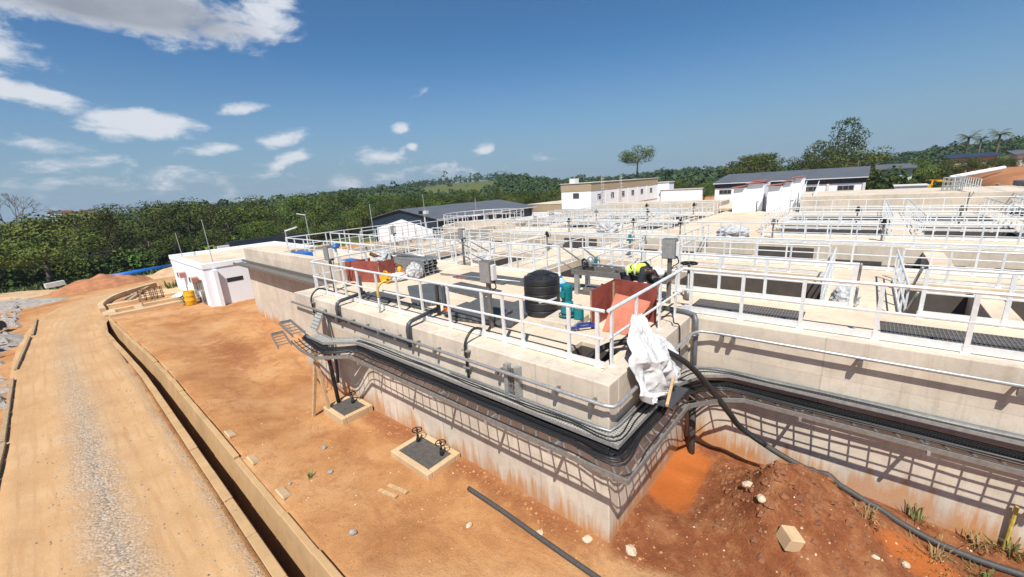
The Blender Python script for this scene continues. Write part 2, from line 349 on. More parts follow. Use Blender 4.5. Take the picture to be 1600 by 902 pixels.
def panel_grate():
    m, nt, b = newmat('dark_grating_panel'); L = nt.links.new
    g = nt.nodes.new('ShaderNodeNewGeometry'); sp = nt.nodes.new('ShaderNodeSeparateXYZ'); L(g.outputs['Position'], sp.inputs[0])
    fx = math_(nt, 'FRACT', math_(nt, 'DIVIDE', sp.outputs['X'], 0.04)); fy = math_(nt, 'FRACT', math_(nt, 'DIVIDE', sp.outputs['Y'], 0.04))
    k = math_(nt, 'MAXIMUM', math_(nt, 'LESS_THAN', fx, 0.4), math_(nt, 'LESS_THAN', fy, 0.4))
    n = noise_tex(nt, geo_pos(nt), 3, 5)
    c = mix(nt, k, (0.02, 0.02, 0.02), ramp(nt, n, [(0.3, (0.10, 0.105, 0.10)), (0.7, (0.15, 0.15, 0.145))]))
    L(c, b.inputs['Base Color']); b.inputs['Roughness'].default_value = 0.6; bump(nt, b, k, 0.6, 0.015); return m
MAT['panel'] = panel_grate()
def perforated():
    m, nt, b = newmat('perforated_tray'); L = nt.links.new
    g = nt.nodes.new('ShaderNodeNewGeometry'); sp = nt.nodes.new('ShaderNodeSeparateXYZ'); L(g.outputs['Position'], sp.inputs[0])
    fx = math_(nt, 'FRACT', math_(nt, 'DIVIDE', sp.outputs['X'], 0.06)); fy = math_(nt, 'FRACT', math_(nt, 'DIVIDE', sp.outputs['Y'], 0.06))
    k = math_(nt, 'MULTIPLY', math_(nt, 'LESS_THAN', math_(nt, 'ABSOLUTE', math_(nt, 'SUBTRACT', fx, 0.5)), 0.16), math_(nt, 'LESS_THAN', math_(nt, 'ABSOLUTE', math_(nt, 'SUBTRACT', fy, 0.5)), 0.3))
    n = noise_tex(nt, geo_pos(nt), 7, 6)
    c = mix(nt, k, ramp(nt, n, [(0.3, (0.36, 0.345, 0.31)), (0.7, (0.50, 0.47, 0.41))]), (0.09, 0.085, 0.08))
    L(c, b.inputs['Base Color']); b.inputs['Roughness'].default_value = 0.6; b.inputs['Metallic'].default_value = 0.3; return m
MAT['perf'] = perforated()
def corrugated():
    m, nt, b = newmat('corrugated_black_conduit'); L = nt.links.new
    g = nt.nodes.new('ShaderNodeNewGeometry'); sp = nt.nodes.new('ShaderNodeSeparateXYZ'); L(g.outputs['Position'], sp.inputs[0])
    s_ = math_(nt, 'ADD', sp.outputs['X'], sp.outputs['Y']); w = math_(nt, 'SINE', math_(nt, 'MULTIPLY', s_, 150))
    b.inputs['Base Color'].default_value = (0.016, 0.016, 0.017, 1); b.inputs['Roughness'].default_value = 0.45; bump(nt, b, w, 1.0, 0.02); return m
MAT['corr'] = corrugated()
def foliage(name, dark, light, yellow):
    m, nt, b = newmat(name); L = nt.links.new
    oi = nt.nodes.new('ShaderNodeObjectInfo'); p = geo_pos(nt); n = noise_tex(nt, p, 0.6, 4, 0.6); n2 = noise_tex(nt, p, 3.0, 3)
    c = mix(nt, n2, dark, light); c = mix(nt, ramp(nt, n, [(0.45, 0), (0.7, 0.6)]), c, yellow)
    hv = nt.nodes.new('ShaderNodeHueSaturation'); L(c, hv.inputs['Color'])
    pass
    mm = nt.nodes.new('ShaderNodeMapRange'); L(oi.outputs['Random'], mm.inputs[0]); mm.inputs['To Min'].default_value = 0.45; mm.inputs['To Max'].default_value = 1.4; L(mm.outputs[0], hv.inputs['Value'])
    m2 = nt.nodes.new('ShaderNodeMapRange'); r2 = math_(nt, 'FRACT', math_(nt, 'MULTIPLY', oi.outputs['Random'], 7.31)); L(r2, m2.inputs[0]); m2.inputs['To Min'].default_value = 0.465; m2.inputs['To Max'].default_value = 0.515; L(m2.outputs[0], hv.inputs['Hue'])
    L(hv.outputs[0], b.inputs['Base Color']); b.inputs['Roughness'].default_value = 0.75; b.inputs['Specular IOR Level'].default_value = 0.2
    tr = nt.nodes.new('ShaderNodeBsdfTranslucent'); L(hv.outputs[0], tr.inputs['Color'])
    ms = nt.nodes.new('ShaderNodeMixShader'); ms.inputs[0].default_value = 0.06
    L(b.outputs[0], ms.inputs[1]); L(tr.outputs[0], ms.inputs[2]); L(ms.outputs[0], nt.nodes['Material Output'].inputs['Surface']); return m
MAT['leaf'] = foliage('forest_leaves', (0.020, 0.040, 0.008), (0.072, 0.112, 0.017), (0.165, 0.180, 0.032))
MAT['leaf_b'] = foliage('bright_leaves', (0.038, 0.075, 0.014), (0.095, 0.15, 0.03), (0.15, 0.18, 0.04))
MAT['leaf_f'] = foliage('far_leaves', (0.024, 0.050, 0.018), (0.055, 0.10, 0.034), (0.10, 0.125, 0.045))
def hill_cover():
    m, nt, b = newmat('hill_canopy'); L = nt.links.new
    p = geo_pos(nt); n = noise_tex(nt, p, 0.05, 6, 0.7); n2 = noise_tex(nt, p, 0.4, 4)
    c = mix(nt, n2, (0.016, 0.038, 0.014), (0.05, 0.085, 0.028)); c = mix(nt, ramp(nt, n, [(0.5, 0), (0.65, 0.5)]), c, (0.08, 0.105, 0.035))
    L(c, b.inputs['Base Color']); b.inputs['Roughness'].default_value = 0.9; b.inputs['Specular IOR Level'].default_value = 0.1; return m
MAT['hill'] = hill_cover()
# ------------------------------------------------------------------ terrain
def ss(a, b, x):
    t = np.clip((x-a)/(b-a), 0, 1); return t*t*(3-2*t)
def fbm(x, y, sc, oct=4, seed=0.0):
    # cheap value-noise sum, vectorised
    def vn(x, y):
        xi = np.floor(x); yi = np.floor(y); fx = x-xi; fy = y-yi; fx = fx*fx*(3-2*fx); fy = fy*fy*(3-2*fy)
        def h(a, b): v = np.sin(a*127.1+b*311.7+seed*74.7)*43758.5453; return v-np.floor(v)
        return (h(xi, yi)*(1-fx)+h(xi+1, yi)*fx)*(1-fy)+(h(xi, yi+1)*(1-fx)+h(xi+1, yi+1)*fx)*fy
    r = 0; a = 1.0; t = 0
    for o in range(oct):
        r = r+a*vn(x/sc*2**o+o*17.3, y/sc*2**o-o*9.1); t += a; a *= 0.5
    return r/t-0.5
HILL_AZ = [(-40, 11), (-13, 9.5), (-10, 8), (-7, 6), (-4, 5), (-1.5, 2.8), (6, 2.5), (17, 6.5), (27, 4.2), (34, 4.6), (41.4, 11.5), (45, 11.5), (49.3, 10.5), (54.4, 9), (61, 7), (69, 2.8), (77, 0.5), (81, -1), (87, -2), (92, -1.5), (96, -1), (140, -1)]
def hill_top(az): return np.interp(az, [a for a, _ in HILL_AZ], [b for _, b in HILL_AZ])
def warp(y): return -0.42*np.clip((y-18)/13.0, 0, 1.2)
def gz(x, y, fine=True):
    x = np.asarray(x, float); y = np.asarray(y, float)
    h = np.zeros(np.broadcast(x, y).shape)
    near = ss(-3.4, -1.2, x)*(1-ss(34, 44, y))
    prof = np.interp(y, [-8, 0, 4, 7, 10, 12.7, 16, 22, 28, 34], [-0.25, -0.24, -0.15, -0.2, -0.36, -0.56, -0.5, -0.34, -0.05, 0.0])
    h = h+near*prof*1.0
    # mud yard right of the corner
    mud = ss(0.1, -0.6, y)*ss(-0.6, 0.6, x)*(1-ss(4.2, 4.6, x))
    h = h-0.12*mud
    pile = 0.95*np.exp(-((x-2.5)/0.62)**2-((y+2.15)/0.6)**2)+0.62*np.exp(-((x-2.8)/0.62)**2-((y+2.95)/0.75)**2)+0.3*np.exp(-((x-1.8)/0.8)**2-((y+2.6)/1.0)**2)+0.42*np.exp(-((x-3.45)/0.42)**2-((y+2.3)/0.85)**2)+0.15*np.exp(-((x-3.5)/0.5)**2-((y+3.4)/1.2)**2)
    h = h+pile*(1+1.1*fbm(x, y, 0.75, 5, 3))*np.where(x < 4.3, 1, 0)
    pool = np.exp(-(((x-2.75)/1.25)**4+((y+0.42)/0.62)**4)); h = h*(1-pool)+(-0.42)*pool
    # far ground
    r = np.hypot(x+5.54, y+2.87); az = np.degrees(np.arctan2(y+2.87, x+5.54))
    h = h+np.interp(y, [40, 56, 75], [0, -0.5, -1.0])*(1-ss(20, 40, x))
    h = h+ss(38, 52, x)*1.7*(1-ss(20, 36, y))
    slope = ss(-7.5, -15, y)*ss(34, 60, x)*(1-ss(95, 150, r)); h = h+slope*3.1
    tgt = hill_top(az)
    h = h+ss(110, 330, r)*(tgt-6.3+6.3)*1.0
    h = h+ss(90, 200, r)*fbm(x, y, 60, 3, 5)*3.4
    if fine:
        nearmask = 1-ss(50, 80, r); rough = 0.5+1.3*mud
        h = h+nearmask*rough*(fbm(x, y, 1.7, 4, 1)*0.11+fbm(x, y, 0.42, 3, 2)*0.075)
    return h
def trench_mask(x, y):
    u = x-warp(y); return ((u > -4.24) & (u < -3.6) & (y < 31.0)).astype(float)
def build_ground():
    def axis(lo, hi, d, far0, far1, k):
        a = list(np.arange(lo, hi, d)); s = d; p = hi
        while p < far1: a.append(p); s = min(s*k, 60); p += s
        s = d; p = lo-d; b = []
        while p > far0: b.append(p); s = min(s*k, 60); p -= s
        return np.array(sorted(b)+a)
    xs = axis(-8.6, 4.8, 0.11, -900, 1300, 1.13); ys = axis(-5.8, 30, 0.13, -900, 1300, 1.10)
    X, Y = np.meshgrid(xs, ys); Z = gz(X, Y)
    tm = trench_mask(X, Y); Z = Z*(1-tm)+(-1.12+0.16*fbm(X, Y, 0.8, 3, 9))*tm
    # soften the strip that carries the road
    nx, ny = len(xs), len(ys)
    verts = np.stack([X, Y, Z], -1).reshape(-1, 3)
    i = np.arange(nx-1)[None, :]; j = np.arange(ny-1)[:, None]; a = j*nx+i
    quads = np.stack([a, a+1, a+1+nx, a+nx], -1).reshape(-1, 4)
    me = bpy.data.meshes.new('ground'); me.vertices.add(len(verts)); me.vertices.foreach_set('co', verts.ravel())
    me.loops.add(quads.size); me.loops.foreach_set('vertex_index', quads.ravel().astype(np.int32))
    me.polygons.add(len(quads)); me.polygons.foreach_set('loop_start', np.arange(0, quads.size, 4, dtype=np.int32))
    me.polygons.foreach_set('use_smooth', np.ones(len(quads), bool)); me.update(); me.validate()
    x, y = X.ravel(), Y.ravel(); r = np.hypot(x+5.54, y+2.87)
    mud = (ss(0.35, -0.25, y)*ss(-0.75, 0.35, x+0.35*y)); mud = np.maximum(mud, 0.55*np.exp(-((x+0.9)/1.1)**2-((y-19)/4)**2))
    dirtband = np.exp(-((x+0.25)/0.5)**2)*ss(-1, 1, y)*(1-ss(8, 11, y))*0.55; mud = np.clip(np.maximum(mud, dirtband), 0, 1)
    wet = np.exp(-(((x-2.75)/1.2)**4+((y+0.36)/0.5)**4)); wet = np.maximum(wet, 0.8*np.exp(-((x-2.9)/0.45)**2-((y+4.3)/0.8)**2))
    grass = np.clip(ss(47, 54, y)+ss(-8.8, -11, x)*ss(20, 40, y)+ss(95, 130, r)+ss(50, 60, x)*ss(-4, -6, y)*0.8, 0, 1)
    redslope = ss(-11.5, -13.5, y)*ss(36, 44, x)*(1-ss(105, 120, x)); grass = grass*(1-redslope)
    zone = np.stack([mud, wet, grass, np.clip(redslope, 0, 1)], -1)
    at = me.color_attributes.new('zone', 'FLOAT_COLOR', 'POINT'); at.data.foreach_set('color', zone.ravel().astype(np.float32))
    m, nt, b = newmat('dirt_ground'); L = nt.links.new
    va = nt.nodes.new('ShaderNodeAttribute'); va.attribute_name = 'zone'
    sc_ = nt.nodes.new('ShaderNodeSeparateColor'); L(va.outputs['Color'], sc_.inputs[0])
    p = geo_pos(nt); n1 = noise_tex(nt, p, 0.45, 8, 0.65); n2 = noise_tex(nt, p, 2.2, 8, 0.7); n3 = noise_tex(nt, p, 26, 5, 0.7); n4 = noise_tex(nt, p, 0.16, 5, 0.6)
    c = ramp(nt, n1, [(0.34, (0.345, 0.150, 0.055)), (0.5, (0.46, 0.228, 0.092)), (0.68, (0.54, 0.305, 0.14))])
    n5 = noise_tex(nt, geo_pos(nt, (1, 0.45, 1)), 1.1, 9, 0.72, 0.8)
    c = mix(nt, ramp(nt, n5, [(0.5, 0), (0.62, 0.55)]), c, (0.30, 0.125, 0.05))
    c = mix(nt, ramp(nt, n2, [(0.52, 0), (0.72, 0.7)]), c, (0.29, 0.115, 0.045))
    c = mix(nt, ramp(nt, n4, [(0.5, 0), (0.64, 0.45)]), c, (0.53, 0.335, 0.18))
    def brk(s, lo, hi, amt): return ramp(nt, math_(nt, 'ADD', s, math_(nt, 'MULTIPLY', math_(nt, 'SUBTRACT', n2, 0.5), amt)), [(lo, 0), (hi, 1)])
    mudc = ramp(nt, n2, [(0.3, (0.165, 0.052, 0.021)), (0.48, (0.255, 0.088, 0.034)), (0.70, (0.40, 0.19, 0.085))])
    c = mix(nt, brk(sc_.outputs[0], 0.25, 0.6, 1.3), c, mudc)
    c = mix(nt, brk(sc_.outputs[1], 0.35, 0.55, 0.9), c, ramp(nt, n1, [(0.3, (0.33, 0.088, 0.018)), (0.7, (0.42, 0.13, 0.032))]))
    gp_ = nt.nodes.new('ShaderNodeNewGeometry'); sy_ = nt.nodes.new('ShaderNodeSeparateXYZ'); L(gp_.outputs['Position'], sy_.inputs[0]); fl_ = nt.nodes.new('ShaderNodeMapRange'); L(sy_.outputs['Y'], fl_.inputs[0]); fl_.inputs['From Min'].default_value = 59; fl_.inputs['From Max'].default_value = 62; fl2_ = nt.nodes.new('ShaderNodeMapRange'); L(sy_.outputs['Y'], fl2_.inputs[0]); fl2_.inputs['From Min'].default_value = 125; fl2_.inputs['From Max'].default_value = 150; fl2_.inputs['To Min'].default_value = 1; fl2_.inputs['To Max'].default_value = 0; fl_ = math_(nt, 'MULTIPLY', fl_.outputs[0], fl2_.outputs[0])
    gr = ramp(nt, n2, [(0.3, (0.05, 0.07, 0.018)), (0.6, (0.11, 0.125, 0.035)), (0.8, (0.22, 0.18, 0.075))])
    c = mix(nt, brk(sc_.outputs[2], 0.35, 0.75, 0.9), c, gr)
    c = mix(nt, math_(nt, 'MULTIPLY', fl_, sc_.outputs[2]), c, (0.022, 0.024, 0.010))  # shade beneath the forest trees painted into the ground colour
    c = mix(nt, va.outputs['Alpha'], c, ramp(nt, n1, [(0.3, (0.33, 0.13, 0.055)), (0.7, (0.48, 0.23, 0.11))]))
    # pebbles and crumbs
    v = nt.nodes.new('ShaderNodeTexVoronoi'); v.inputs['Scale'].default_value = 11; L(p, v.inputs['Vector'])
    sel = nt.nodes.new('ShaderNodeSeparateColor'); L(v.outputs['Color'], sel.inputs[0])
    peb = math_(nt, 'MULTIPLY', math_(nt, 'LESS_THAN', v.outputs['Distance'], 0.22), math_(nt, 'GREATER_THAN', sel.outputs[0], 0.8))
    peb = math_(nt, 'MULTIPLY', peb, math_(nt, 'ADD', 0.3, math_(nt, 'MULTIPLY', sc_.outputs[0], 0.7)))
    peb = math_(nt, 'MULTIPLY', peb, math_(nt, 'SUBTRACT', 1.0, math_(nt, 'MAXIMUM', sc_.outputs[1], sc_.outputs[2])))
    c = mix(nt, peb, c, ramp(nt, sel.outputs[1], [(0.2, (0.36, 0.20, 0.11)), (0.8, (0.50, 0.35, 0.22))]))
    c = mix(nt, 0.35, c, ramp(nt, n3, [(0.3, (0.6, 0.58, 0.56)), (0.6, (1.1, 1.1, 1.1))]), 'MULTIPLY')
    L(c, b.inputs['Base Color']); b.inputs['Specular IOR Level'].default_value = 0.2
    rg = mix(nt, sc_.outputs[1], 0.95, 0.42); L(rg, b.inputs['Roughness'])
    dry = math_(nt, 'SUBTRACT', 1.0, math_(nt, 'MULTIPLY', sc_.outputs[1], 0.8))
    hgt = math_(nt, 'ADD', math_(nt, 'MULTIPLY', n2, 0.9), math_(nt, 'ADD', math_(nt, 'MULTIPLY', n3, 0.5), math_(nt, 'MULTIPLY', peb, 0.25)))
    bump(nt, b, math_(nt, 'MULTIPLY', hgt, math_(nt, 'MULTIPLY', dry, math_(nt, 'ADD', 0.8, sc_.outputs[0]))), 0.85, 0.06)
    me.materials.append(m)
    o = bpy.data.objects.new('ground', me); COL.objects.link(o); tag(o, kind='structure')
build_ground()

def build_road():
    # centre line: straight beside the drain, then swinging right behind the white block
    ctr = smooth_path([(-6.0, -6, 0), (-6.0, 0, 0), (-6.0, 8, 0), (-6.05, 18, 0), (-6.0, 28, 0), (-5.1, 36, 0), (-2.6, 41.5, 0), (2.0, 44.5, 0), (9, 47, 0), (20, 50, 0)], 26)
    ns = 33; V = []; F = []; UV = []
    s = 0
    for i, c in enumerate(ctr):
        d = (ctr[min(i+1, len(ctr)-1)]-ctr[max(i-1, 0)]).normalized(); nrm = Vector((d.y, -d.x, 0))
        if i: s += (c-ctr[i-1]).length
        wl, wr = 1.75, 1.62
        if c.y > 30: wr = 1.62+0.8*min(1, (c.y-30)/8); wl = 1.75+0.6*min(1, (c.y-30)/8)
        for k in range(ns):
            t = k/(ns-1); off = -wl+(wl+wr)*t; p = c+nrm*off; V.append([p.x, p.y, 0]); UV.append((off, s))
    V = np.array(V); UV = np.array(UV)
    z = gz(V[:, 0], V[:, 1]); rut = -0.03*np.exp(-((UV[:, 0]+0.95)/0.35)**2)-0.03*np.exp(-((UV[:, 0]-0.95)/0.35)**2)
    edge = ss(1.75, 1.45, np.abs(UV[:, 0]))
    V[:, 2] = z+0.045*edge-0.03*(1-edge)+rut+0.012*fbm(V[:, 0], V[:, 1], 0.3, 3, 4)
    n = len(ctr)
    F = [(i*ns+k, i*ns+k+1, (i+1)*ns+k+1, (i+1)*ns+k) for i in range(n-1) for k in range(ns-1)]
    me = bpy.data.meshes.new('dirt_road'); me.from_pydata([tuple(v) for v in V], [], F); me.update()
    me.polygons.foreach_set('use_smooth', [True]*len(F))
    at = me.attributes.new('lane', 'FLOAT_VECTOR', 'POINT'); at.data.foreach_set('vector', np.stack([UV[:, 0], UV[:, 1], 0*UV[:, 0]], -1).ravel().astype(np.float32))
    m, nt, b = newmat('sandy_road'); L = nt.links.new
    va = nt.nodes.new('ShaderNodeAttribute'); va.attribute_name = 'lane'; sp = nt.nodes.new('ShaderNodeSeparateXYZ'); L(va.outputs['Vector'], sp.inputs[0])
    p = geo_pos(nt); n1 = noise_tex(nt, p, 0.6, 6, 0.65); n2 = noise_tex(nt, p, 3, 6, 0.7); n3 = noise_tex(nt, p, 30, 4, 0.7)
    streak = noise_tex(nt, geo_pos(nt, (4, 0.35, 1)), 1.5, 5)
    c = ramp(nt, n1, [(0.3, (0.42, 0.245, 0.115)), (0.55, (0.50, 0.31, 0.158)), (0.75, (0.55, 0.365, 0.20))])
    c = mix(nt, ramp(nt, streak, [(0.5, 0), (0.75, 0.5)]), c, (0.37, 0.19, 0.08))
    off = math_(nt, 'ABSOLUTE', math_(nt, 'ADD', sp.outputs['X'], math_(nt, 'MULTIPLY', math_(nt, 'SUBTRACT', n1, 0.5), 0.5)))
    k = math_(nt, 'ADD', math_(nt, 'SUBTRACT', 0.6, off), math_(nt, 'MULTIPLY', math_(nt, 'SUBTRACT', n2, 0.5), 1.5))
    k2 = ramp(nt, sp.outputs['Y'], [(0.0, 1), (1.0, 1)])
    fade = nt.nodes.new('ShaderNodeMapRange'); L(sp.outputs['Y'], fade.inputs[0]); fade.inputs['From Min'].default_value = 18; fade.inputs['From Max'].default_value = 36; fade.inputs['To Min'].default_value = 1; fade.inputs['To Max'].default_value = 0.12
    gf = math_(nt, 'MULTIPLY', ramp(nt, k, [(0.0, 0), (0.55, 0.85)]), fade.outputs[0])
    # a second gravelly margin beside the drain
    off2 = math_(nt, 'ABSOLUTE', math_(nt, 'SUBTRACT', sp.outputs['X'], 1.55)); kk = math_(nt, 'ADD', math_(nt, 'SUBTRACT', 0.3, off2), math_(nt, 'MULTIPLY', math_(nt, 'SUBTRACT', n2, 0.5), 1.2))
    gf = math_(nt, 'MAXIMUM', gf, math_(nt, 'MULTIPLY', ramp(nt, kk, [(0.15, 0), (0.45, 0.75)]), fade.outputs[0]))
    v = nt.nodes.new('ShaderNodeTexVoronoi'); v.inputs['Scale'].default_value = 22; L(p, v.inputs['Vector']); sel = nt.nodes.new('ShaderNodeSeparateColor'); L(v.outputs['Color'], sel.inputs[0])
    gc = ramp(nt, sel.outputs[0], [(0.1, (0.18, 0.155, 0.125)), (0.5, (0.30, 0.265, 0.22)), (0.9, (0.44, 0.40, 0.35))])
    gc = mix(nt, ramp(nt, n2, [(0.45, 0), (0.6, 0.6)]), gc, (0.50, 0.335, 0.20))
    tr = noise_tex(nt, geo_pos(nt, (1, 0.12, 1)), 2.4, 4); wv = math_(nt, 'SINE', math_(nt, 'MULTIPLY', math_(nt, 'ADD', sp.outputs['X'], math_(nt, 'MULTIPLY', tr, 0.35)), 21))
    tyre = math_(nt, 'MULTIPLY', ramp(nt, wv, [(0.55, 0), (0.9, 1)]), ramp(nt, n1, [(0.42, 0), (0.6, 0.32)])); c = mix(nt, tyre, c, (0.34, 0.19, 0.085))
    c = mix(nt, gf, c, gc); c = mix(nt, 0.3, c, ramp(nt, n3, [(0.3, (0.65, 0.63, 0.6)), (0.6, (1.08, 1.08, 1.08))]), 'MULTIPLY')
    L(c, b.inputs['Base Color']); b.inputs['Roughness'].default_value = 0.95; b.inputs['Specular IOR Level'].default_value = 0.2
    hh = math_(nt, 'ADD', math_(nt, 'MULTIPLY', math_(nt, 'SUBTRACT', 0.6, v.outputs['Distance']), math_(nt, 'MULTIPLY', gf, 1.2)), math_(nt, 'ADD', math_(nt, 'MULTIPLY', n3, 0.3), math_(nt, 'MULTIPLY', n2, 0.5)))
    bump(nt, b, hh, 0.7, 0.04)
    me.materials.append(m); o = bpy.data.objects.new('dirt_road', me); COL.objects.link(o); tag(o, kind='structure')
build_road()
def G(x, y): return float(gz(np.array([x]), np.array([y]))[0])

# ------------------------------------------------------------------ roadside drain and kerb
def build_drain():
    root = thing('concrete_drain', 'long open concrete drain channel between the sandy road and the red dirt', 'drain', (-4.0, 3, 0))
    ys = list(np.arange(-2, 31.1, 1.5)); o0 = (-4.0, 3, 0)
    def wall(u0, u1, z0, z1, jit, ub=None):
        mb = MB()
        for a, b in zip(ys[:-1], ys[1:]):
            wa, wb = float(warp(a)), float(warp(b)); za = z1+random.uniform(-jit, jit); zb = za+random.uniform(-jit, jit)*0.5
            e = 0.006
            v0 = u0 if ub is None else ub; mb.hexa([(v0+wa, a+e, z0), (u1+wa, a+e, z0), (u1+wb, b-e, z0), (v0+wb, b-e, z0)], [(u0+wa, a+e, za), (u1+wa, a+e, za), (u1+wb, b-e, zb), (u0+wb, b-e, zb)])
        return mb
    wall(-4.30, -4.12, -1.3, 0.035, 0.02).build('road_side_wall', MAT['drain'], root, o0, bevel=0.015)
    wall(-3.68, -3.55, -1.3, 0.07, 0.05, -3.92).build('dirt_side_wall', MAT['drain'], root, o0, bevel=0.015)
    mb = MB()
    for k in range(3):
        y = 5.9+k*1.9; w = float(warp(y)); mb.hexa([(-3.47+w, y, -0.1), (-3.2+w, y+0.1, -0.1), (-3.22+w, y+0.55, -0.1), (-3.47+w, y+0.5, -0.1)], [(-3.47+w, y, 0.1), (-3.25+w, y+0.12, 0.02), (-3.27+w, y+0.5, 0.02), (-3.47+w, y+0.5, 0.1)])
    mb.build('spilled_concrete', MAT['kerb'], root, o0, bevel=0.03)
    # chambers at the far bend of the drain
    c = thing('drain_junction', 'pale concrete drain junction of low walls where the road bends', 'drain', (-2.9, 34, 0)); o0 = (-2.9, 34, 0)
    mb = MB()
    for (x0, y0, x1, y1) in ((-4.0, 31.3, 1.0, 31.75), (-4.0, 33.0, 0.8, 33.4), (-4.2, 31.76, -3.6, 32.98), (-2.7, 31.76, -2.3, 32.98), (0.3, 31.76, 0.78, 32.98), (-4.0, 35.2, 0.4, 35.6)): mb.box(x0, y0, -0.5, x1, y1, 0.17+0.002*x0)
    mb.build('low_wall', MAT['kerb'], c, o0, bevel=0.02)
    mb = MB(); mb.box(-2.2, 35.7, -0.3, 0.6, 38.6, 0.14); mb.box(0.0, 33.5, -0.3, 1.4, 35.1, 0.13); mb.build('slab', MAT['kerb'], c, o0)
    mb = MB(); pth = smooth_path([(-4.1, 33.2, 0.1), (-4.0, 35.5, 0.1), (-2.9, 38.5, 0.1), (-0.4, 41, 0.1)], 6)
    for a, b in zip(pth[:-1], pth[1:]): mb.bar(a, b, 0.28, 0.5)
    mb.build('curved_wall', MAT['kerb'], c, o0)
    k = MB()
    for a, b in (((-7.75, 9, 0), (-7.6, 15, 0)), ((-7.62, 15.1, 0), (-7.6, 22, 0)), ((-7.55, 23.5, 0), (-7.2, 30, 0)), ((-7.1, 30.4, 0), (-6.95, 35.3, 0))):
        n = 5
        for i in range(n):
            p = Vector(a).lerp(Vector(b), i/n); q = Vector(a).lerp(Vector(b), (i+0.97)/n); p.z = G(p.x, p.y)+0.03; q.z = G(q.x, q.y)+0.04; k.bar(p, q, 0.10, 0.2)
    o = k.build('road_kerb', MAT['timber_g'], None, (-7.6, 22, 0), bevel=0.01); tag(o, 'broken dusty kerb line along the left edge of the road', 'kerb')
build_drain()
# ------------------------------------------------------------------ concrete works
def tank(name, label, parts, loc, bev=0.02):
    root = thing(name, label, 'concrete tank', loc)
    for pn, mat, boxes in [q for p_ in parts for q in ([(p_[0], p_[1], [b]) for b in p_[2]] if p_[0] in ('divider', 'recess', 'cross_wall', 'shade_board', 'walkway', 'pit_lining', 'bridge') else [p_])]:
        if not boxes: continue
        mb = MB()
        for b in boxes: mb.box(*b)
        mb.build(pn, MAT[mat], root, loc, bevel=bev if mat in ('wall', 'deck', 'deck_far') else 0, seg=2)
    return root
YN = -32
tank('front_tank', 'large pale concrete tank at the front with stained outer walls and flat deck', [
    ('outer_wall', 'wall', [(0, 0, -1.0, 0.35, 12.73, 3.0)]),
    ('outer_wall', 'wall', [(0.352, 0, -1.0, 4.158, 0.35, 3.0)]),
    ('outer_wall', 'wall', [(4.16, YN, -1.0, 4.5, 0.35, 3.0)]),
    ('end_wall', 'wall', [(0.352, 12.38, -1.0, 1.8, 12.73, 2.699), (6.12, YN, -1.6, 6.45, 24, 2.699)]),
    ('deck', 'deck', [(0.352, 1.4, 2.7, 6.45, 12.73, 2.999), (0.352, 0.352, 2.7, 0.6, 1.4, 2.999), (1.45, 0.352, 2.7, 6.45, 1.4, 2.999), (0.6, 0.352, 2.7, 1.45, 0.5, 2.999), (4.502, YN, 2.7, 6.45, 0.352, 2.999)]),
    ('sump', 'pit', [(0.55, 0.45, 1.4, 1.5, 1.45, 1.45), (0.602, 0.502, 1.45, 0.62, 1.398, 2.93), (1.43, 0.502, 1.45, 1.448, 1.398, 2.90), (0.621, 1.38, 1.45, 1.429, 1.398, 2.90), (0.621, 0.502, 1.45, 1.429, 0.52, 2.93)]),  # dark inner faces paint the shade inside the opening
], (0, 0, 0))
tank('rear_tank_block', 'raised concrete tank end with a high parapet behind the front tank on the left', [
    ('parapet', 'wall', [(1.8, 12.74, -1.0, 2.2, 24.0, 3.78)]),
    ('side_wall', 'wall', [(2.202, 23.6, -1.0, 7.0, 24.0, 3.3)]),
    ('deck', 'deck', [(2.202, 12.74, 2.7, 6.45, 23.6, 2.998)]),
], (1.8, 24, 0))
WALK = [(-11.6, -9.8), (-4.0, -2.2), (2.8, 5.1), (8.3, 10.9), (13.8, 15.4), (18.6, 20.0)]
def pit_band():
    walls = []; lin = []; fl = []; deck = []
    ys = [(YN, YN+1)]+WALK+[(23.2, 23.6)]
    for (a, b) in ys:
        walls.append((6.46, a, -1.6, 13.3, b, 2.3))
    walls.append((13.302, YN, -1.6, 15.1, 23.6, 2.3))
    for (a0, a), (b, b1) in zip(ys[:-1], ys[1:]):
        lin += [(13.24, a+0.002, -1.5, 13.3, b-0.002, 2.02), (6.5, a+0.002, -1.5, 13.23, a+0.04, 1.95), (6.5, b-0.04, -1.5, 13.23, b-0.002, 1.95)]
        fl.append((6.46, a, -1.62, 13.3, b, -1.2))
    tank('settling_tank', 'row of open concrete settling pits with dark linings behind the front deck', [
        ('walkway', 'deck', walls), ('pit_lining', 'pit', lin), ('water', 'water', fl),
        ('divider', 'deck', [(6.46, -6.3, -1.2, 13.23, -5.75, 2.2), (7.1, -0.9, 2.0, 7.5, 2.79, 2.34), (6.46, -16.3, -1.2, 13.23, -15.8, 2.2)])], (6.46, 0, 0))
pit_band()
def mid_band():
    div = []; slot = []
    for y in (-24, -17.8, -11.6, -6.0, 9.4, 17.6): div.append((15.12, y, -0.8, 21.98, y+0.7, 2.0))
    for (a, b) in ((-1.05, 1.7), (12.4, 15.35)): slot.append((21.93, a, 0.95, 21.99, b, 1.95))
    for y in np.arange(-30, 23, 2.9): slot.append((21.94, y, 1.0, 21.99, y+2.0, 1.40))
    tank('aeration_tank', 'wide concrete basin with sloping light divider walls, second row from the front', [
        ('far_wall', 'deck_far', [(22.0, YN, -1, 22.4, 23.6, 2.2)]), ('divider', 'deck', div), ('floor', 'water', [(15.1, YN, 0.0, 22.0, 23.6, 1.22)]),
        ('recess', 'pit', slot), ('deck', 'deck', [(22.402, YN, 1.7, 25.0, 23.6, 2.199)])], (15.1, 0, 0))
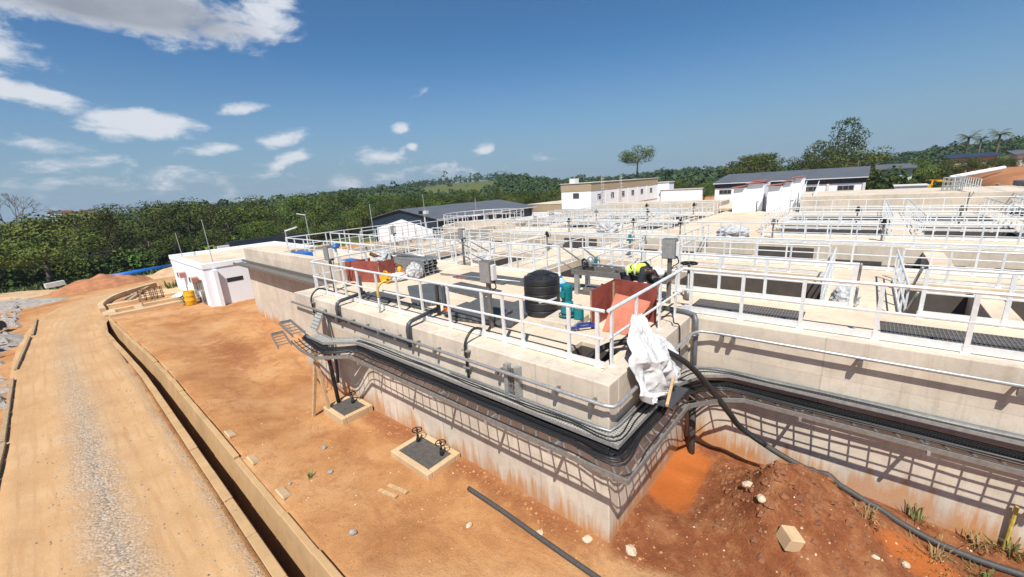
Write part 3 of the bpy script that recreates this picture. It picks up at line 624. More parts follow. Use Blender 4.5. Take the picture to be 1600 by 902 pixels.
mid_band()
def chan(nm, lab, y0, y1):
    w = [(25.002, y0, -1, 25.5, y1, 2.3), (27.6, y0, -1, 28.0, y1, 1.95), (30.3, y0, -1, 31.9, y1, 2.3), (34.2, y0, -1, 34.6, y1, 1.95), (37.4, y0, -1, 39.9, y1, 2.3)]
    pw = [(25.6, y, 0.9, 37.4, y+0.3, 2.15) for y in np.arange(y0+1, y1-1, 6.5)]
    fd = [(xx-0.04, y0+0.02, 0.9, xx-0.002, y1-0.02, zz) for xx, zz in ((27.6, 1.9), (30.3, 2.24), (34.2, 1.9), (37.4, 2.24))]  # dark boards added on the channel walls to paint in the shaded gaps
    tank(nm, lab, [('channel_wall', 'deck_far', w), ('cross_wall', 'deck', pw), ('water', 'water', [(25, y0, 0, 39.9, y1, 0.8)]), ('side_wall', 'deck_far', [(25.002, y1+0.002, -1, 39.9, y1+0.35, 2.3), (25.002, y0-0.35, -1, 39.9, y0-0.002, 2.3)]), ('shade_board', 'pit', fd)], (25, y0, 0))
chan('filter_channel', 'long railed concrete channels right of the middle aisle', YN, 1.6)
chan('filter_channel', 'long railed concrete channels left of the middle aisle, below the two-storey building', 8.6, 23.2)
tank('middle_aisle', 'broad concrete aisle running back between the two banks of channels', [('deck', 'deck', [(25.002, 1.96, 1.2, 46, 8.24, 2.3)]), ('far_floor', 'deck', [(46.002, 2.2, 1.2, 58, 12, 2.3)])], (25, 5, 0))
tank('high_tank', 'higher concrete tank with long plain face at the far right', [('face', 'deck_far', [(40.6, -13, 0, 41.0, 1.6, 3.72)]), ('deck', 'deck_far', [(41.002, -13, 3.0, 52, 1.6, 3.6)])], (40.6, -6, 0))
tank('high_tank', 'higher concrete tank with plain face left of the red-roofed stair towers', [('face', 'deck_far', [(40.6, 8.6, 0, 41.0, 23, 3.5)]), ('deck', 'deck_far', [(41.002, 8.6, 2.9, 45.2, 23, 3.35)])], (40.6, 15, 0))
tank('service_walkway', 'raised walkway receding along the far right edge of the works', [('deck', 'panel', [(33, -12.6, 2.35, 72, -10.9, 2.5)]), ('wall', 'deck_far', [(33, -12.9, -1, 72, -12.602, 2.6), (33, -10.898, -1, 72, -10.6, 2.3)])], (33, -11.5, 0))
tank('boundary_wall', 'low pale concrete boundary wall along the left side of the works', [('wall', 'deck_far', [(7.002, 23.602, -1.2, 40, 24.0, 2.75)])], (7, 24, 0))
# round clarifier at the back left
def round_tank(name, lab, c, R, z):
    root = thing(name, lab, 'concrete tank', (c[0], c[1], 0)); mb = MB()
    mb.lathe([(R, -1.2), (R, z), (R-0.8, z), (R-0.8, z-1.2), (0.01, z-1.2)], (c[0], c[1], 0), 48); mb.build('tank_wall', MAT['deck_far'], root, (c[0], c[1], 0)); return root
round_tank('round_clarifier', 'round concrete clarifier ringed by rails in front of the navy warehouse', (25.0, 27.3), 4.4, 2.7)
round_tank('round_clarifier', 'small round railed well left of the middle basin', (11.2, 16.9), 0.05, 2.0) if False else None

# ------------------------------------------------------------------ gratings set in the deck
for (x0, y0, x1, y1, lab) in ((4.66, -2.12, 5.75, 0.25, 'ribbed steel floor grating behind the first bay of the right-hand railing'),
                              (4.66, -7.6, 5.78, -3.42, 'ribbed steel floor grating at the right edge beyond the bare concrete bridge'),
                              (4.66, -14, 5.78, -9.2, 'ribbed steel floor grating far along the right-hand deck')):
    mb = MB(); n = int((y1-y0)/0.06)
    for k in range(n): mb.box(x0, y0+k*0.06, 2.97, x1, y0+k*0.06+0.012, 3.012)
    for k in range(6): mb.box(x0+k*(x1-x0-0.012)/5, y0, 2.972, x0+k*(x1-x0-0.012)/5+0.012, y1, 3.008)
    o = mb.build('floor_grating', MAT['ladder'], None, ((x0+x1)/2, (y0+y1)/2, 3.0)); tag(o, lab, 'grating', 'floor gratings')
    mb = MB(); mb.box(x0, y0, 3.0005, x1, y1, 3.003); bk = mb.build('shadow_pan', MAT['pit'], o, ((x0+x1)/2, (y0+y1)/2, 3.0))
def slab(x, y, w, l, rz, z, lab, th=0.04, tilt=0):
    mb = MB(); mb.box(-w/2, -l/2, 0, w/2, l/2, th); o = mb.build('grating_panel', MAT['panel'], None); o.location = (x, y, z); o.rotation_euler = (tilt, 0, rz)
    return tag(o, lab, 'grating', 'dark grating panels on the deck')
slab(2.1, 7.55, 1.05, 2.4, -0.55, 3.003, 'dark grating panel stack left of the U-shaped pipe', 0.16)
slab(1.35, 8.9, 0.9, 1.6, 0, 3.004, 'dark grating panel flush in the deck behind the yellow pipe')
slab(3.35, 6.9, 1.0, 2.2, -0.1, 3.005, 'dark grating panel beside the long grey bar in mid deck')
slab(4.9, 7.6, 1.0, 2.6, 0, 3.004, 'dark grating strip below the stack of steel channels')
slab(5.1, 5.0, 1.05, 2.5, 0, 3.006, 'dark grating strip behind the black water tank')
slab(2.3, 4.9, 1.0, 1.15, 0.25, 3.05, 'tilted grating panel with a pale patch, left of the tank', 0.04, 0.1)
slab(1.45, 4.55, 0.95, 1.6, 0.1, 3.12, 'upper loose grating panel beside the control post', 0.06, 0.03)
slab(1.5, 4.2, 0.9, 1.8, 0.2, 3.02, 'lower loose grating panel beside the control post', 0.07)
slab(2.55, 3.95, 1.0, 1.0, 0.0, 3.03, 'square grating panel just left of the black water tank', 0.05)
slab(5.15, 2.4, 1.0, 2.2, 0, 3.004, 'dark grating strip under the steel gate frame')

# ------------------------------------------------------------------ railings
RAILN = [0]
POSTS = {}
def post_mesh(h, far=False):
    k_ = (h, far)
    if k_ not in POSTS:
        mb = MB(); w_ = 0.03 if far else 0.035; mb.box(-w_, -0.02, 0, w_, 0.02, h); mb.box(-0.06, -0.05, 0, 0.06, 0.05, 0.014); mb.box(-0.05, -0.012, 0.012, 0.05, 0.012, 0.16)
        o = mb.build('post', MAT['rail_far' if far else 'rail']); POSTS[k_] = o.data; bpy.data.objects.remove(o)
    return POSTS[k_]
def railing(pts, z, label, spacing=1.18, posts=None, h=1.1, kick=0.0, r=0.03, group='guard railings', name='guard_railing'):
    pts = [Vector((p[0], p[1], z if len(p) < 3 else p[2])) for p in pts]; o0 = pts[0].copy()
    root = thing(name, label, 'railing', o0, group); far = pts[0].x > 7 or pts[0].y > 13; RM_ = MAT['rail_far' if far else 'rail']; r = 0.028 if far else r
    top = [p+Vector((0, 0, h)) for p in pts]
    MB().tube(top, r, 8).build('top_rail', RM_, root, o0, auto=True)
    MB().tube([p+Vector((0, 0, h*0.52)) for p in pts], r*0.8, 6).build('mid_rail', RM_, root, o0, auto=True)
    if kick:
        mb = MB()
        for a, b in zip(pts[:-1], pts[1:]): mb.bar(a+Vector((0, 0, kick/2+0.015)), b+Vector((0, 0, kick/2+0.015)), 0.012, kick)
        mb.build('kick_plate', RM_, root, o0)
    me = post_mesh(round(h-0.02, 3), far); ps = []
    if posts is None:
        for a, b in zip(pts[:-1], pts[1:]):
            L = (b-a).length; n = max(1, round(L/spacing)); ps += [(a.lerp(b, i/n), b-a) for i in range(n)]
        ps.append((pts[-1], pts[-1]-pts[-2]))
    else: ps = [(Vector((p[0], p[1], z)), Vector(d)) for p, d in posts]
    for p, d in ps[:100]:
        share(me, 'post', root, p-o0, math.atan2(d.y, d.x))
    return root
FY = [11.8, 11.1, 10.4, 9.7, 8.84, 7.74, 6.69, 5.61, 4.54, 3.38, 2.76, 2.23, 1.09, 0.49]
railing([(0.5, 0.35), (0.5, 12.0)], 3.0, 'white railing along the front left edge of the deck, ending at the corner', posts=[((0.5, y), (0, 1, 0)) for y in FY], kick=0.13, r=0.034)
railing([(0.55, 0.3), (4.35, 0.3)], 3.0, 'short white railing from the front corner past the red board enclosure', posts=[((x, 0.3), (1, 0, 0)) for x in (0.68, 1.72, 2.95, 3.95)], r=0.034)
railing([(4.45, 0.3), (4.45, -30)], 3.0, 'long white railing along the front edge of the right-hand deck', posts=[((4.45, y), (0, 1, 0)) for y in [0.1, -1.01, -2.13, -3.32, -4.51]+[-5.7-1.18*i for i in range(20)]], kick=0.15, r=0.034)
railing([(0.6, 12.15), (3.8, 12.15)], 3.0, 'white railing across the left end of the front deck')
railing([(3.9, 13.4), (3.9, 23.3)], 3.0, 'white railing behind the high parapet at the far left', kick=0.1)
railing([(4.0, 23.45), (6.4, 23.45), (14, 23.45)], 3.0, 'white railing closing the far left end of the rear deck')
railing([(6.4, 10.9), (6.4, 22.8)], 3.0, 'white railing at the back of the deck behind the stack of steel channels', kick=0.1)
railing([(6.4, 5.3), (6.4, 9.9)], 3.0, 'white railing at the back of the deck above the lying grey bar', kick=0.12)
railing([(6.4, -2.95), (6.4, 4.3)], 3.0, 'white railing at the back of the deck behind the bending worker', posts=[((6.4, y), (0, 1, 0)) for y in (4.3, 3.2, 2.1, 1.05, -0.05, -1.15, -2.9)], kick=0.15)
railing([(6.4, -4.06), (6.4, -30)], 3.0, 'white railing at the back of the right-hand deck beyond the bridge gap', kick=0.15)
for i, (y0, y1) in enumerate(WALK):
    nm = ['far right', 'right bridge', 'middle bridge', 'bridge left of the black tank', 'bridge by the steel stack', 'leftmost bridge'][i]
    for k, y in enumerate((y0+0.08, y1-0.08)):
        railing([(7.7, y), (13.2, y)], 2.3, 'white railing on the %s side of the pit walkway, %s' % (('right', 'left')[k], nm), kick=0.1)
yb = [YN+1]+[v for w in WALK for v in w]+[23.2]
for i in range(0, len(yb)-1, 2):
    a, b = yb[i]+0.1, yb[i+1]-0.1
    if b-a < 0.8: continue
    railing([(13.45, a), (13.45, b)], 2.3, 'white railing on the far edge of %s pit' % ['the rightmost', 'the second-rightmost', 'the worker-side', 'the narrow middle', 'the left-hand', 'the next left', 'the leftmost'][i//2], kick=0.1)
for x, z, y0, y1, lab in ((15.0, 2.3, -30, 23.4, 'long white railing on the far side of the first cross walkway'), (22.15, 2.2, -30, 23.4, 'long white railing on the crest of the second basin wall'),
                          (24.85, 2.2, -30, 1.9, 'white railing behind the second basin crest, right half'), (24.85, 2.2, 8.4, 23.4, 'white railing behind the second basin crest, left half'),
                          (27.8, 2.3, -30, 1.5, 'white railing over the first right-hand channel'), (30.4, 2.3, -30, 1.5, 'white railing on the near side of the right-hand channel walkway'), (31.8, 2.3, -30, 1.5, 'white railing on the far side of the right-hand channel walkway'),
                          (39.7, 2.3, -12, 1.5, 'grey far railing in front of the high plain tank face'), (27.8, 2.3, 8.8, 23, 'white railing over the first left-hand channel'), (30.4, 2.3, 8.8, 23, 'white railing on the near side of the left-hand channel walkway'),
                          (31.8, 2.3, 8.8, 23, 'white railing on the far side of the left-hand channel walkway'), (39.7, 2.3, 8.8, 23, 'white far railing below the left high tank')):
    railing([(x, y0), (x, y1)], z, lab, spacing=1.1, kick=0.14)
railing([(25.2, 2.1), (39.5, 2.1)], 2.3, 'white railing receding along the right side of the middle aisle'); railing([(25.2, 8.1), (39.5, 8.1)], 2.3, 'white railing receding along the left side of the middle aisle')
railing([(15.3, 8.4), (21.8, 8.4)], 2.1, 'white railing bridging the second basin on the left'); railing([(15.3, 4.4), (21.8, 4.4)], 2.1, 'white railing bridging the second basin beside the middle aisle')
railing([(38, -11.0), (70, -11.0)], 2.5, 'railing along the near side of the far right raised walkway', spacing=0.9); railing([(38, -12.5), (70, -12.5)], 2.5, 'railing along the far side of the far right raised walkway', spacing=0.9)
railing([(40, -9.2), (52, -9.2)], 3.6, 'railing crossing the top of the far right high tank', spacing=1.0)
railing([(9, 23.8), (24, 23.8)], 2.75, 'white railing along the left boundary wall', kick=0)
cir = [(25.0+4.2*math.cos(t), 27.3+4.2*math.sin(t)) for t in np.linspace(0, 2*math.pi, 25)]
railing(cir, 2.7, 'white railing ringing the round clarifier', spacing=1.3)
railing([(41.2, 22.8), (45, 22.8)], 3.35, 'short white railing below the corner of the two-storey building')
for y, lab in ((-4.2, 'first'), (-9.5, 'second'), (-15.5, 'third')):
    for k, dy in enumerate((0, 1.3)): railing([(25.3, y-dy), (39.4, y-dy)], 2.3, 'white railing on the %s side of the %s cross bridge over the right-hand channels' % (('left', 'right')[k], lab))
for y, lab in ((20.5, 'leftmost'), (13.2, 'nearer')):
    for k, dy in enumerate((0, 1.3)): railing([(25.3, y-dy), (39.4, y-dy)], 2.3, 'white railing on the %s side of the %s cross bridge over the left-hand channels' % (('left', 'right')[k], lab))
tank('cross_bridges', 'narrow concrete bridges crossing the banks of channels', [('bridge', 'deck', [(25.52, y-1.4, 2.0, 37.38, y+0.1, 2.296)]) for y in (-4.2, -9.5, -15.5, 20.5, 13.2)], (25.5, 0, 2))
def actuator(x, y, z, mat, lab):
    root = thing('valve_actuator', lab, 'actuator', (x, y, z), 'valve actuators on the far decks'); o0 = (x, y, z)
    MB().lathe([(0.14, 0), (0.14, 0.03), (0.05, 0.05), (0.045, 0.85)], o0, 10).build('pedestal', MAT['galv_dk'], root, o0)
    mb = MB(); mb.box(x-0.11, y-0.1, z+0.85, x+0.11, y+0.13, z+1.03); mb.lathe([(0.08, 1.03), (0.085, 1.05), (0.085, 1.16), (0.04, 1.2)], o0, 12); mb.build('gearbox', MAT[mat], root, o0)
    MB().torus((x, y-0.2, z+0.98), 0.13, 0.016, 14, 5, (0, 1, 0)).build('hand_wheel', MAT['iron'], root, o0)
for i, (x, y, z, m) in enumerate(((23.4, 15.8, 2.2, 'iron'), (23.6, 10.2, 2.2, 'iron'), (23.2, 6.6, 2.2, 'iron'), (23.6, 1.2, 2.2, 'galv_dk'), (23.8, -3.8, 2.2, 'iron'), (31.1, 12.2, 2.3, 'iron'), (31.1, 17.5, 2.3, 'galv_dk'), (31.0, -2.6, 2.3, 'iron'), (31.0, -7.4, 2.3, 'galv_dk'), (14.3, 6.2, 2.3, 'teal'), (14.4, 11.6, 2.3, 'iron'), (38.6, 10.4, 2.3, 'iron'), (38.6, 15.4, 2.3, 'iron'))):
    actuator(x, y, z, m, ['black valve actuator on the second basin crest, far left', 'black valve actuator on the crest left of the middle aisle', 'black valve actuator at the mouth of the middle aisle', 'grey valve actuator on the crest right of the middle aisle', 'black valve actuator on the right half of the crest', 'black actuator on the left channel walkway, right one', 'grey actuator on the left channel walkway, left one', 'black actuator on the right channel walkway near the aisle', 'grey actuator on the right channel walkway', 'teal actuator on the cross walkway behind the black tank', 'black actuator on the cross walkway left of the black tank', 'black actuator below the left high tank, near the aisle', 'black actuator below the left high tank, middle'][i])
# stair flights from the deck down to the pit walkways
def stair(y0, y1, lab):
    root = thing('steel_stair', lab, 'stair', (6.46, (y0+y1)/2, 2.3), 'short steel stairs'); o0 = (6.46, (y0+y1)/2, 2.3)
    for k in range(3):
        mb = MB(); mb.box(6.47+k*0.36, y0+0.05, 2.72-k*0.2, 6.80+k*0.36, y1-0.05, 2.76-k*0.2); mb.build('tread', MAT['galv'], root, o0)
    for y in (y0+0.03, y1-0.03):
        mb = MB(); mb.bar((6.47, y, 2.8), (7.6, y, 2.3), 0.03, 0.16); mb.build('stringer', MAT['galv'], root, o0)
        for hh in (1.1, 0.55):
            mb = MB(); mb.tube([(6.42, y, 3.0+hh), (7.65, y, 2.3+hh)], 0.028, 8); mb.build('handrail', MAT['galv'], root, o0, smooth=True)
stair(4.3, 5.25, 'short steel stair with sloping handrails behind the black water tank')
stair(9.9, 10.85, 'short steel stair with sloping handrails beside the stack of steel channels')
stair(-4.0, -2.95, 'short steel stair with sloping handrails at the right-hand bridge gap')
# ------------------------------------------------------------------ cable trays
def strip(pa, pb, th):
    mb = MB()
    for i in range(len(pa)-1):
        a, b, c, d = Vector(pa[i]), Vector(pb[i]), Vector(pb[i+1]), Vector(pa[i+1]); u = Vector((0, 0, th))
        mb.add([a, b, c, d, a+u, b+u, c+u, d+u], [(3, 2, 1, 0), (4, 5, 6, 7), (0, 1, 5, 4), (1, 2, 6, 5), (2, 3, 7, 6), (3, 0, 4, 7)])
    return mb
def bars(pts, w, h, zo=0):
    mb = MB()
    for a, b in zip(pts[:-1], pts[1:]):
        a = Vector(a)+Vector((0, 0, zo)); b = Vector(b)+Vector((0, 0, zo)); mb.bar(a, b, w, h)
    return mb
def resample(pts, step):
    pts = [Vector(p) for p in pts]; out = []
    for a, b in zip(pts[:-1], pts[1:]):
        n = max(1, int((b-a).length/step)); out += [a.lerp(b, i/n) for i in range(n)]
    return out+[pts[-1]]
# lower ladder tray: outer and inner edge lines
OUT = [(-1.22, 10.3, 2.0), (-1.37, 9.3, 2.0), (-1.39, 8.23, 2.0), (-0.80, 7.5, 2.0), (-0.78, -0.70, 1.98), (1.95, -0.70, 1.90), (3.2, -1.05, 1.55), (3.44, -1.4, 1.54), (3.44, -12, 1.54)]
INN = [(-0.7, 10.3, 2.0), (-0.82, 9.4, 2.0), (-0.84, 8.5, 2.0), (-0.22, 7.75, 2.0), (-0.22, -0.16, 1.98), (2.3, -0.16, 1.90), (3.7, -0.45, 1.55), (4.0, -0.9, 1.54), (4.0, -12, 1.54)]
lt = thing('cable_ladder', 'galvanised cable ladder bracketed along the tank walls and round the corner', 'cable tray', (-0.78, 0, 2.0)); o0 = (-0.78, 0, 2.0)
bars(OUT, 0.03, 0.09).build('outer_side_rail', MAT['ladder'], lt, o0); bars(INN, 0.03, 0.09).build('inner_side_rail', MAT['ladder'], lt, o0)
rg = MB()
for i in range(len(OUT)-1):
    a, b, c, d = Vector(OUT[i]), Vector(OUT[i+1]), Vector(INN[i]), Vector(INN[i+1]); n = max(1, int((b-a).length/0.3))
    for k in range(n):
        t = (k+0.5)/n; rg.bar(a.lerp(b, t)+Vector((0, 0, -0.03)), c.lerp(d, t)+Vector((0, 0, -0.03)), 0.028, 0.018)
rg.build('rungs', MAT['ladder'], lt, o0)
for y in (7.0, 5.4, 3.8, 2.2, 0.7):
    MB().bar((0, y, 1.9), (-0.82, y, 1.92), 0.045, 0.07).build('bracket', MAT['galv'], lt, o0)
for y in (-2.4, -4.2, -6.0):
    MB().bar((4.16, y, 1.45), (3.4, y, 1.46), 0.045, 0.07).build('bracket', MAT['galv'], lt, o0)
for x in (0.8, 2.0): MB().bar((x, 0, 1.85), (x, -0.72, 1.85), 0.045, 0.07).build('bracket', MAT['galv'], lt, o0)
# bundles of cable lying in the ladder
def lane(t, dz, wob, seed):
    random.seed(seed); out = []
    for i in range(len(OUT)):
        p = Vector(OUT[i]).lerp(Vector(INN[i]), t); p.z += dz; out.append(p)
    out = resample(out, 0.7); 
    return smooth_path([p+Vector((random.uniform(-wob, wob), random.uniform(-wob, wob), random.uniform(0, wob*0.4))) for p in out], 5)
for k in range(2):
    o = MB().tube(lane(0.79+0.13*k, 0.03+0.02*(k % 2), 0.015, 30+k), 0.05, 8).build('corrugated_conduit', MAT['corr'], None, (-0.4, 0, 2.0), smooth=True)
    tag(o, 'black corrugated conduit lying along the wall side of the cable ladder', 'conduit', 'corrugated conduits in the ladder')
def wander(seed, lo, hi, dz):
    random.seed(seed); out = []
    for i in range(len(OUT)):
        out.append((Vector(OUT[i]), Vector(INN[i])))
    a = resample([p for p, q in out], 0.9); t = random.uniform(lo, hi); res = []
    for i in range(len(OUT)-1):
        n = max(1, int((Vector(OUT[i+1])-Vector(OUT[i])).length/0.9))
        for k in range(n):
            u = k/n; t += (random.uniform(lo, hi)-t)*0.45; p = Vector(OUT[i]).lerp(Vector(OUT[i+1]), u).lerp(Vector(INN[i]).lerp(Vector(INN[i+1]), u), t); p.z += dz; res.append(p)
    return smooth_path(res, 6)
for k in range(5):
    lo, hi = ((0.12, 0.22), (0.3, 0.6), (0.55, 0.68), (0.6, 0.7), (0.64, 0.72))[k]
    o = MB().tube(wander(50+k, lo, hi, 0.006+0.012*(k % 2)), 0.013+0.004*(k % 3), 7).build('power_cable', MAT['black'], None, (-0.5, 0, 2.0), smooth=True)
    tag(o, 'black power cable lying in the open cable ladder', 'cable', 'black cables in the ladder')
# upper perforated tray against the wall
UO = [(-0.95, 9.75, 2.17), (-0.96, 8.62, 2.17), (-0.40, 7.85, 2.16), (-0.36, 7.4, 2.15), (-0.36, -0.34, 2.14), (2.25, -0.34, 2.06), (3.45, -0.55, 1.84), (3.84, -1.0, 1.80), (3.84, -12, 1.80)]
UI = [(-0.62, 9.75, 2.17), (-0.62, 8.75, 2.17), (-0.08, 8.1, 2.16), (-0.05, 7.4, 2.15), (-0.05, -0.05, 2.14), (2.4, -0.05, 2.06), (3.75, -0.12, 1.84), (4.11, -0.75, 1.80), (4.11, -12, 1.80)]
ut = thing('perforated_tray', 'dusty perforated cable tray above the ladder along the walls', 'cable tray', (-0.3, 0, 2.15)); o0 = (-0.3, 0, 2.15)
strip(UI, UO, 0.006).build('tray_floor', MAT['perf'], ut, o0); bars(UO, 0.012, 0.07, 0.035).build('outer_lip', MAT['galv'], ut, o0); bars(UI, 0.012, 0.07, 0.035).build('inner_lip', MAT['galv'], ut, o0)
for k in range(2):
    def ulane(t, wob, seed):
        random.seed(seed); q = resample([Vector(UO[i]).lerp(Vector(UI[i]), t)+Vector((0, 0, 0.03)) for i in range(2, len(UO))], 0.8)
        return smooth_path([p+Vector((random.uniform(-wob, wob), random.uniform(-wob, wob), 0)) for p in q], 5)
    o = MB().tube(ulane(0.45+0.2*k, 0.03, 80+k), 0.013, 6).build('thin_cable', MAT['black'], None, (-0.2, 0, 2.16), smooth=True)
    tag(o, 'thin dark cable wandering along the upper perforated tray', 'cable', 'thin cables in the upper tray')
o = MB().tube([(-0.1, 4.0, 2.2), (-0.1, 0.2, 2.2), (-0.07, -0.05, 2.2), (0.2, -0.1, 2.2), (2.0, -0.1, 2.14)], 0.02, 8).build('steel_conduit', MAT['galv'], None, (-0.1, 0, 2.2), smooth=True); tag(o, 'thin steel conduit lying in the upper tray round the front corner', 'conduit')
# tray arms left poking out past the end of the wall
for (a, b, lab) in (((-1.37, 9.9, 2.05), (-1.05, 11.4, 2.05), 'loose cable tray arm poking out beyond the wall end, lower one'), ((-0.95, 9.8, 2.3), (-0.68, 11.6, 2.3), 'loose cable tray arm poking out beyond the wall end, upper one')):
    a = Vector(a); b = Vector(b); d = (b-a).normalized(); s_ = Vector((d.y, -d.x, 0))
    r0 = thing('tray_arm', lab, 'cable tray', a); mb = MB(); mb.bar(a, b, 0.03, 0.1); mb.build('side_rail', MAT['ladder'], r0, a); mb = MB(); mb.bar(a+s_*-0.35, b+s_*-0.35, 0.03, 0.1); mb.build('side_rail', MAT['ladder'], r0, a)
    
    for k in range(5): p = a.lerp(b, (k+0.6)/5); mb = MB(); mb.bar(p, p-s_*0.35, 0.03, 0.02); mb.build('rung', MAT['ladder'], r0, a)
    mb = MB(); mb.bar(b, b-s_*0.35, 0.03, 0.1); mb.build('end_bar', MAT['ladder'], r0, a)
# tray along the high parapet
pt = thing('parapet_tray', 'grey cable tray fixed along the high parapet wall on the left', 'cable tray', (1.5, 14, 2.8)); o0 = (1.5, 14, 2.8)
for x, z in ((1.25, 2.95), (1.72, 3.05)): MB().bar((x, 24.4, z), (x, 12.9, z-0.08), 0.04, 0.12).build('side_rail', MAT['galv_dk'], pt, o0)
strip([(1.7, 24.4, 2.93), (1.7, 12.9, 2.85)], [(1.27, 24.4, 2.9), (1.27, 12.9, 2.82)], 0.03).build('tray_floor', MAT['galv_dk'], pt, o0)
# pipe rail (conduit) carried on brackets below the deck edge
cr = thing('wall_conduit', 'galvanised pipe on brackets running below the deck edge of both walls', 'conduit', (-0.18, 0, 2.72)); o0 = (-0.18, 0, 2.72)
MB().tube([(-0.18, 12.6, 2.70), (-0.18, 0.0, 2.72), (-0.14, -0.14, 2.72), (0.0, -0.18, 2.72), (3.7, -0.18, 2.74), (3.9, -0.3, 2.76), (3.96, -0.6, 2.76), (3.96, -14, 2.76)], 0.036, 10).build('pipe', MAT['galv'], cr, o0, smooth=True)
for y in (10.6, 9.2, 8.4, 7.6, 6.8, 6.0, 5.2, 4.4, 2.4, 1.0, 0.25):
    mb = MB(); mb.bar((0, y, 2.68), (-0.2, y, 2.68), 0.05, 0.05); mb.box(-0.22, y-0.03, 2.60, -0.14, y+0.03, 2.68); mb.build('bracket', MAT['galv_dk'], cr, o0)
for y in (-0.75, -0.98, -3.15, -5.1, -7.2):
    mb = MB(); mb.bar((4.16, y, 2.70), (3.94, y, 2.70), 0.05, 0.05); mb.box(3.93, y-0.05, 2.58, 4.02, y+0.03, 2.70); mb.build('bracket', MAT['galv_dk'], cr, o0)
# dark plastic pipe below it, with risers that climb over the kerb
dp = thing('drain_pipe', 'dark plastic pipe beneath the conduit with branches rising over the deck edge', 'pipe', (-0.12, 9, 2.6)); o0 = (-0.12, 9, 2.6)
MB().tube([(-0.11, 10.2, 2.60), (-0.11, 5.55, 2.60)], 0.055, 10).build('main_pipe', MAT['pvc_d'], dp, o0, smooth=True)
for y in (9.2, 5.48): MB().tube([(-0.11, y, 2.5), (-0.12, y, 2.95), (-0.08, y, 3.1), (0.02, y, 3.16), (0.95, y+0.15, 3.2)], 0.055, 10).build('riser', MAT['pvc_d'], dp, o0, smooth=True)
MB().tube([(-0.12, 10.1, 2.6), (-0.16, 9.95, 1.9), (-0.14, 9.9, 0.9), (-0.2, 9.9, 0.25)], 0.055, 8).build('down_pipe', MAT['pvc_d'], dp, o0, smooth=True)
dp2 = thing('riser_loop', 'dark inverted U pipe with an orange valve standing on the deck edge', 'pipe', (1.05, 5.5, 3)); o0 = (1.05, 5.5, 3)
MB().tube([(1.02, 5.62, 3.0), (1.02, 5.62, 3.8), (1.03, 5.58, 3.88), (1.04, 5.44, 3.88), (1.05, 5.38, 3.8), (1.05, 5.36, 3.15), (0.98, 5.4, 3.1)], 0.055, 10).build('pipe', MAT['pvc_d'], dp2, o0, smooth=True)
mb = MB(); mb.lathe([(0.03, 0), (0.1, 0.01), (0.1, 0.09), (0.05, 0.14)], (1.02, 5.2, 3.15), 14); mb.box(0.9, 5.17, 3.26, 1.16, 5.23, 3.3); mb.build('valve', MAT['orange'], dp2, o0)
# vertical conduits
for k, (x, y, lab) in enumerate(((0.05, 3.42, 'black cable drop over the deck edge below the control post'), (0.05, 11.1, 'black cable drop over the deck edge at the far left post'))):
    root = thing('cable_drop', lab, 'cable', (x, y, 3)); o0 = (x, y, 3)
    MB().tube(smooth_path([(0.75, y+0.05, 3.02), (0.25, y, 3.28), (-0.06, y, 3.05), (-0.07, y, 2.6), (-0.06, y, 2.2)], 5), 0.03, 8).build('cable', MAT['black'], root, o0, smooth=True)
    for z in (2.85, 2.45): MB().box(-0.11, y-0.1, z, -0.001, y+0.1, z+0.03).build('clamp', MAT['galv'], root, o0)
vt = thing('vertical_tray', 'short upright perforated tray pair on the front wall', 'cable tray', (-0.05, 2.1, 2.2)); o0 = (-0.05, 2.1, 2.2)
for y in (2.22, 1.94): MB().box(-0.13, y-0.05, 2.16, -0.002, y+0.05, 2.86).build('side_channel', MAT['galv'], vt, o0)
mb = MB()
for k in range(4): mb.box(-0.08, 1.99, 2.25+k*0.17, -0.05, 2.17, 2.28+k*0.17)
mb.tube([(-0.07, 2.1, 2.2), (-0.08, 2.08, 2.8)], 0.018, 6); mb.build('rungs', MAT['galv_dk'], vt, o0)
vt = thing('vertical_tray', 'upright perforated tray on the wall near its far left end', 'cable tray', (-0.1, 10.0, 2.2)); o0 = (-0.1, 10.0, 2.2)
mb = MB(); mb.hexa([(-0.5, 10.2, 2.1), (-0.42, 10.2, 2.1), (-0.42, 10.65, 2.1), (-0.5, 10.65, 2.1)], [(-0.1, 10.2, 2.75), (-0.02, 10.2, 2.75), (-0.02, 10.65, 2.75), (-0.1, 10.65, 2.75)]); mb.build('panel', MAT['perf'], vt, o0)
pp = thing('grey_pipe', 'blue-grey plastic pipe bending over the deck edge and down into the mud', 'pipe', (4.0, 0, 3)); o0 = (4.0, 0, 3)
MB().tube([(4.35, 0.75, 3.06), (4.22, 0.12, 3.08), (4.14, -0.1, 3.06), (4.06, -0.16, 2.95), (4.05, -0.17, 2.8), (4.04, -0.18, 0.8)], 0.056, 12).build('upper_pipe', MAT['pvc'], pp, o0, smooth=True)
MB().tube([(4.04, -0.18, 0.9), (3.9, -0.25, 0.4), (3.75, -0.3, -0.6)], 0.085, 12).build('lower_pipe', MAT['dusty'], pp, o0, smooth=True)
for z in (2.6, 1.2): MB().torus((4.05, -0.17, z), 0.075, 0.015, 14, 6).build('clamp', MAT['galv'], pp, o0)
o = MB().tube(smooth_path([(3.6, 0.55, 3.05), (3.45, 0.2, 3.18), (3.25, 0.08, 3.1), (3.3, -0.02, 3.04), (3.3, -0.05, 2.7), (3.28, -0.06, 2.1)], 6), 0.016, 6).build('looped_cable', MAT['black'], None, (3.4, 0, 3), smooth=True); tag(o, 'thin black cable looping over the concrete edge beside the grey pipe', 'cable')
